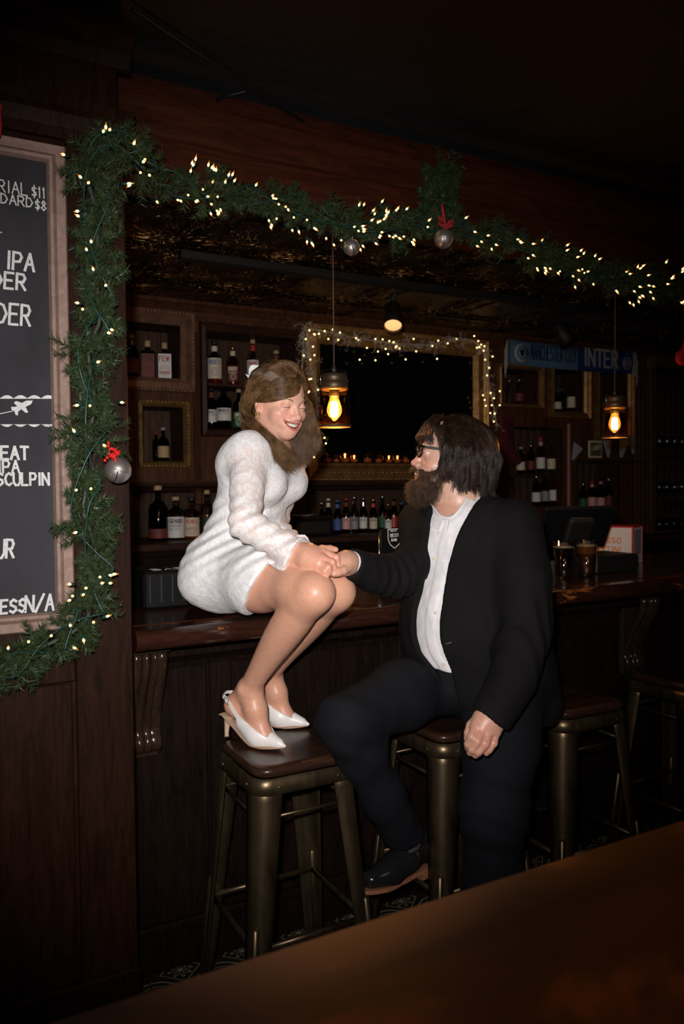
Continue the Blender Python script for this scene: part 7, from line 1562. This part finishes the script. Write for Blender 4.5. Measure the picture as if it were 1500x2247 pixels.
# ---- shoes
M_LEA = plain('polished_black_leather', (.012, .012, .013), .16, coat=.5); M_TAN = wood('stacked_tan_sole', (.22, .085, .045), (.36, .16, .09), (1, 1, 30), 6, .5); M_SOCK = plain('grey_sock', (.06, .05, .05), .9)
def dress_shoe(heel, toe, ankle, bend=0.0):
    """heel and toe: points on the ground line of the sole; bend lifts the heel end"""
    L = np.linalg.norm(toe-heel); f = norm(toe-heel); up = norm((ankle-heel)-f*np.dot(ankle-heel, f)); S = Frame(heel, f, up); bz = lambda y: bend*(math.sin(math.pi*min(max(y/L, 0), 1))*-1.0)
    P = [S.Cn((0, .035, .055+bz(.04)), (0, .10, .052+bz(.1)), .036, .036, .03), S.Cn((0, .10, .050+bz(.1)), (0, L*.62, .040+bz(L*.62)), .036, .036, .03), S.Cn((.006, L*.62, .036+bz(L*.62)), (0, L-.040, .032+bz(L-.04)), .036, .028, .03), S.Cn((0, .028, .05+bz(.03)), (0, .022, .095), .032, .030, .02), S.Cn((0, .09, .065+bz(.09)), (0, L*.5, .055+bz(L*.5)), .032, .026, .03)]
    def post(Pt, d): q = S.loc(Pt); b = np.interp(q[:, 1], np.linspace(0, L, 12), [bz(y) for y in np.linspace(0, L, 12)]); d = np.maximum(d, (.014+b)-q[:, 2]); top = .083+b+.35*np.clip(.02-q[:, 1]+.02, 0, .1); return np.maximum(d, np.where(q[:, 1] < L*.40, q[:, 2]-top, -1))
    c = S.w((0, L/2, .04)); up_ = sculpt('shoe', P, c-.2, c+.2, .003, M_LEA, Mn, post, rel=1)
    V = []; n = 26
    for i in range(n+1):
        y = -.008+(L+.012)*i/n; t = y/L; w = .034*min(1, math.sqrt(max(0, (y+.0085)/.03))) if t < .12 else (.034-.004*math.sin(math.pi*(t-.12)/.4) if t < .5 else .030+.012*math.sin(math.pi*(t-.5)/.5*.9)); w = w if t < .78 else max(.002, .040*math.sqrt(max(0, 1-((t-.76)/.292)**2)))
        z1 = .016+bz(y); z0 = z1-.011
        for x in (-w, w): V += [S.w((x, y, z1)), S.w((x, y, z0))]
    Fs = []
    for i in range(n): a = i*4; b = a+4; Fs += [(a, b, b+2, a+2), (a+1, a+3, b+3, b+1), (a, a+1, b+1, b), (a+2, b+2, b+3, a+3)]
    Fs += [(0, 2, 3, 1), (n*4, n*4+1, n*4+3, n*4+2)]
    MB().add(V, Fs).build('sole', M_TAN, up_)
    V = []
    for i in range(7):
        y = -.006+.074*i/6; w = .033*math.sqrt(max(.05, min(1, (y+.0075)/.03)))
        for x in (-w, w): V += [S.w((x, y, .006+bz(y))), S.w((x, y, -.014+bz(y)*.7))]
    Fs = [(0, 2, 3, 1), (24, 25, 27, 26)]
    for i in range(6): a = i*4; b = a+4; Fs += [(a, b, b+2, a+2), (a+1, a+3, b+3, b+1), (a, a+1, b+1, b), (a+2, b+2, b+3, a+3)]
    MB().add(V, Fs).build('heel_block', M_TAN, up_)
    # lacing facing, eyelets and laces
    lc = [S.w((sx*.016, L*.50-k*.022, .083+.008*k+bz(L*.5)-.004*(sx != 0))) for k in range(4) for sx in (-1, 1)]
    mb = MB()
    for k in range(4): mb.tube([lc[2*k], lc[2*k]*.5+lc[2*k+1]*.5+S.A[2]*.004, lc[2*k+1]], .0018, 5)
    mb.build('laces', M_BLKCAP, up_); MB().tube([S.w((-.036, L*.40, .055+bz(L*.4))), S.w((-.033, L*.50, .068+bz(L*.5))), S.w((-.02, L*.56, .078+bz(L*.56))), S.w((0, L*.58, .082+bz(L*.58))), S.w((.02, L*.56, .078+bz(L*.56)))], .0011, 5).build('seam', M_BLKCAP, up_)
    return up_
he, to = PD(948, 1893, 2.36), PD(792, 1962, 2.21)
dress_shoe(he, to, ankRM+UZ*.02, .012)
MB().tube([ankRM-shR_*.06, ankRM+shR_*.02, he*.75+to*.25+norm(ankRM-he)*.05], [.045, .043, .034], 12).build('sock', M_SOCK, tr)
fz = norm([fM[0], fM[1], 0]); h0_ = np.array([ankLM[0], ankLM[1], 0.014])-fz*.075; dress_shoe(h0_, h0_+fz*.29, np.array([ankLM[0], ankLM[1], .12]))
# ---- hair and beard
H_M = hair_mat('dark_brown_hair', (.008, .0045, .003), (.045, .022, .013), .40); H_B = hair_mat('brown_beard_hair', (.016, .009, .006), (.15, .08, .046), .5)
capM = [hM.E((0, -.022, .038), (.083, .100, .083), .02), hM.E((0, -.068, .000), (.082, .062, .080), .04), hM.E((-.070, -.036, -.020), (.022, .045, .055), .03), hM.E((.070, -.036, -.020), (.022, .045, .055), .03)]
def capM_post(P, d):
    q = hM.loc(P); cut = np.where(q[:, 2] < .078, q[:, 1]-(.032+.35*(q[:, 2]-.02)), -1); d = d+.003*vnoise(P, 60, 51)+.0015*vnoise(P, 150, 52); return np.maximum(d, cut*.7)
cap_m = hair_cap(hM, capM, 'hair', H_M, Mn, capM_post)
def cr_strands(K, nseg, r, mat, parent, name, curl=None, seed=0, locks=0):
    K = np.array(K); n, m, _ = K.shape; rg = np.random.default_rng(seed); ph = rg.uniform(0, 6.28, n); fr = rg.uniform(.7, 1.3, n); am = rg.uniform(.4, 1.3, n)
    if locks:   # neighbouring strands share a lock: same wave, drawn together towards the tip
        cen = rg.choice(n, locks, False); tipm = K[:, -2]+K[:, -3]; li = np.argmin(((tipm[:, None]-tipm[cen][None])**2).sum(2), 1); ph, fr, am = ph[cen][li]+rg.normal(0, .35, n), fr[cen][li], np.abs(am[cen][li]+rg.normal(0, .12, n))
        w_ = np.linspace(0, .62, m)[None, :, None]**1.2; K = K*(1-w_)+K[cen[li]]*w_
    def fn(t):
        x = t*(m-1); i = min(int(x), m-2); f = x-i; p0 = K[:, max(i-1, 0)]; p1 = K[:, i]; p2 = K[:, i+1]; p3 = K[:, min(i+2, m-1)]; p = .5*((2*p1)+(-p0+p2)*f+(2*p0-5*p1+4*p2-p3)*f*f+(-p0+3*p1-3*p2+p3)*f**3)
        if curl: w = curl[0]*t**2.0*am; p = p+np.outer(w*np.cos(curl[1]*fr*t+ph), CR)+np.outer(w*np.sin(curl[1]*fr*t+ph), CU*.5+CD*.8)
        return p
    return strands(name, K[:, 0], fn, nseg, rg.uniform(.6, 1.3, n)*r, mat, parent)
rg = np.random.default_rng(61); K = []
for _ in range(3600):
    t = rg.uniform(-1, 1); s = 1 if t > 0 else -1; y0 = rg.uniform(-.08, .055); x0 = rg.normal(0, .010); az = rg.uniform(0, 1)
    tgt_y = -.125+.165*az; lowz = -.084-.040*rg.random()+(.035 if az > .75 else 0)
    rad_ = 1.0+.18*rg.random(); a = np.array([x0, y0, .122-5.5*(y0+.012)**2]); b = np.array([s*(.030+.030*abs(t)), y0*.6+tgt_y*.35, .106-4.0*(y0*.6+tgt_y*.35+.015)**2]); w = math.sqrt(max(0, 1-(tgt_y/.15)**2)); c = np.array([s*.092*w*rad_, tgt_y*.95, .035]); d_ = np.array([s*.098*w*rad_, tgt_y*1.02-.004, -.02]); e = np.array([s*.090*w*rad_, tgt_y-.006, lowz])
    K.append([hM.w(p+rg.normal(0, .002, 3)) for p in (a, b, c, d_, e)])
cr_strands(K, 20, .00065, H_M, cap_m, 'hair_strands', (.017, 11), 62, 140)
K = []
for _ in range(600):    # fringe falling over the brow
    t = rg.uniform(-1, 1); a = np.array([.02*t, .05+.02*rg.random(), .112]); b = np.array([.050*t, .088-.02*abs(t), .088]); c = np.array([.062*t, .108-.038*abs(t), .050]); e = np.array([.066*t, .108-.045*abs(t), .018+.018*rg.random()+.012*(1-abs(t))]); K.append([hM.w(p+rg.normal(0, .0022, 3)) for p in (a, b, c, e)])
for _ in range(500):
    s = 1 if rg.random() < .3 else -1; s = -s if False else s; q = rg.uniform(0, 1); a = np.array([s*.03, .045, .112]); b = np.array([s*.066, .055+.02*q, .082]); c = np.array([s*.082, .032+.022*q, .035]); e = np.array([s*.084, .014+.020*q, -.010-.03*rg.random()]); K.append([hM.w(p+rg.normal(0, .0022, 3)) for p in (a, b, c, e)])
cr_strands(K, 12, .0005, H_M, cap_m, 'fringe', (.005, 8), 63)
brP = [hM.E((0, .058, -.108), (.050, .052, .042), .02)]+[hM.Cn((s*.050, .045, -.082), (s*.062, .014, -.040), .026, .016, .02) for s in (-1, 1)]+[hM.Cn((s*.062, .012, -.040), (s*.072, .020, .0), .012, .009, .02) for s in (-1, 1)]+[hM.Cn((s*.026, .082, -.058), (0, .100, -.052), .007, .009, .008) for s in (-1, 1)]+[hM.Cn((s*.03, .075, -.07), (s*.04, .055, -.09), .014, .02, .02) for s in (-1, 1)]
def br_post(P, d): q = hM.loc(P); d = d+.003*vnoise(P, 80, 71); m = np.sqrt((q[:, 0]/.028)**2+((q[:, 2]+.0715)/.0105)**2)-1; return np.maximum(d, np.where(q[:, 1] > .07, -m*.007, -1))
beard = hair_cap(hM, brP, 'beard', H_B, Mn, br_post, .0035)
bv = np.empty(len(beard.data.vertices)*3); beard.data.vertices.foreach_get('co', bv); bv = bv.reshape(-1, 3)+np.array(Mn.location); bn = np.empty(len(bv)*3); beard.data.vertices.foreach_get('normal', bn); bn = bn.reshape(-1, 3)
ii = rg.integers(0, len(bv), 6500); R0 = bv[ii]; ql = hM.loc(R0); dirs = bn[ii]*.55+(np.array([0, .25, -1.0])@hM.A)*.8+rg.normal(0, .28, (len(ii), 3)); dirs /= np.linalg.norm(dirs, axis=1)[:, None]; Ls = np.where(ql[:, 2] < -.09, .022, .013)*rg.uniform(.5, 1.2, len(ii)); ok = ~((ql[:, 1] > .07) & (np.abs(ql[:, 0]) < .03) & (np.abs(ql[:, 2]+.068) < .016)); K = [[R0[k]-bn[ii[k]]*.003, R0[k]+dirs[k]*Ls[k]*.5, R0[k]+dirs[k]*Ls[k]+np.array([0, 0, -.004])+rg.normal(0, .003, 3)] for k in np.nonzero(ok)[0]]
cr_strands(K, 7, .00042, H_B, beard, 'beard_strands', (.0025, 7), 64)
# ---- glasses
M_ACE = plain('black_acetate', (.008, .008, .008), .15); gl = None; mb = MB()
for s in (-1, 1):
    P = [hM.w((s*(.034+.0265*math.copysign(abs(math.cos(a))**.55, math.cos(a))), .1035-.010*abs(math.cos(a)*.5+.5)*(1), .002+.0195*math.copysign(abs(math.sin(a))**.55, math.sin(a)))) for a in np.linspace(0, 2*math.pi, 33)]
    mb.tube(P, .0027, 8)
mb.tube([hM.w((-.008, .104, .008)), hM.w((0, .107, .010)), hM.w((.008, .104, .008))], .0026, 8); gl = mb.build('glasses', M_ACE, Mn)
for s in (-1, 1):
    mb = MB(); P = [hM.w((s*.060, .098, .012)), hM.w((s*.072, .088, .012)), hM.w((s*.079, .04, .010)), hM.w((s*.081, .0, .006)), hM.w((s*.080, -.018, -.012))]; V = []
    for p in P: o1 = hM.A[2]*.0036; o2 = hM.A[0]*s*.0016; V += [p-o1-o2, p+o1-o2, p+o1+o2, p-o1+o2]
    mb.add(V, [(i*4+c, i*4+(c+1) % 4, i*4+4+(c+1) % 4, i*4+4+c) for i in range(4) for c in range(4)]+[(0, 1, 2, 3), (19, 18, 17, 16)]); mb.build('temple', M_ACE, gl)
    P = [hM.w((s*(.034+.025*math.copysign(abs(math.cos(a))**.55, math.cos(a))), .1025-.010*abs(math.cos(a)*.5+.5), .002+.018*math.copysign(abs(math.sin(a))**.55, math.sin(a)))) for a in np.linspace(0, 2*math.pi, 25)[:-1]]; n = len(P)
    MB().add(P+[p-hM.A[1]*.0015 for p in P], [tuple(range(n)), tuple(reversed(range(n, 2*n)))]+[(i, i+n, (i+1) % n+n, (i+1) % n) for i in range(n)]).build('lens', glass('clear_lens', (1, 1, 1), 0, 1.1), gl)
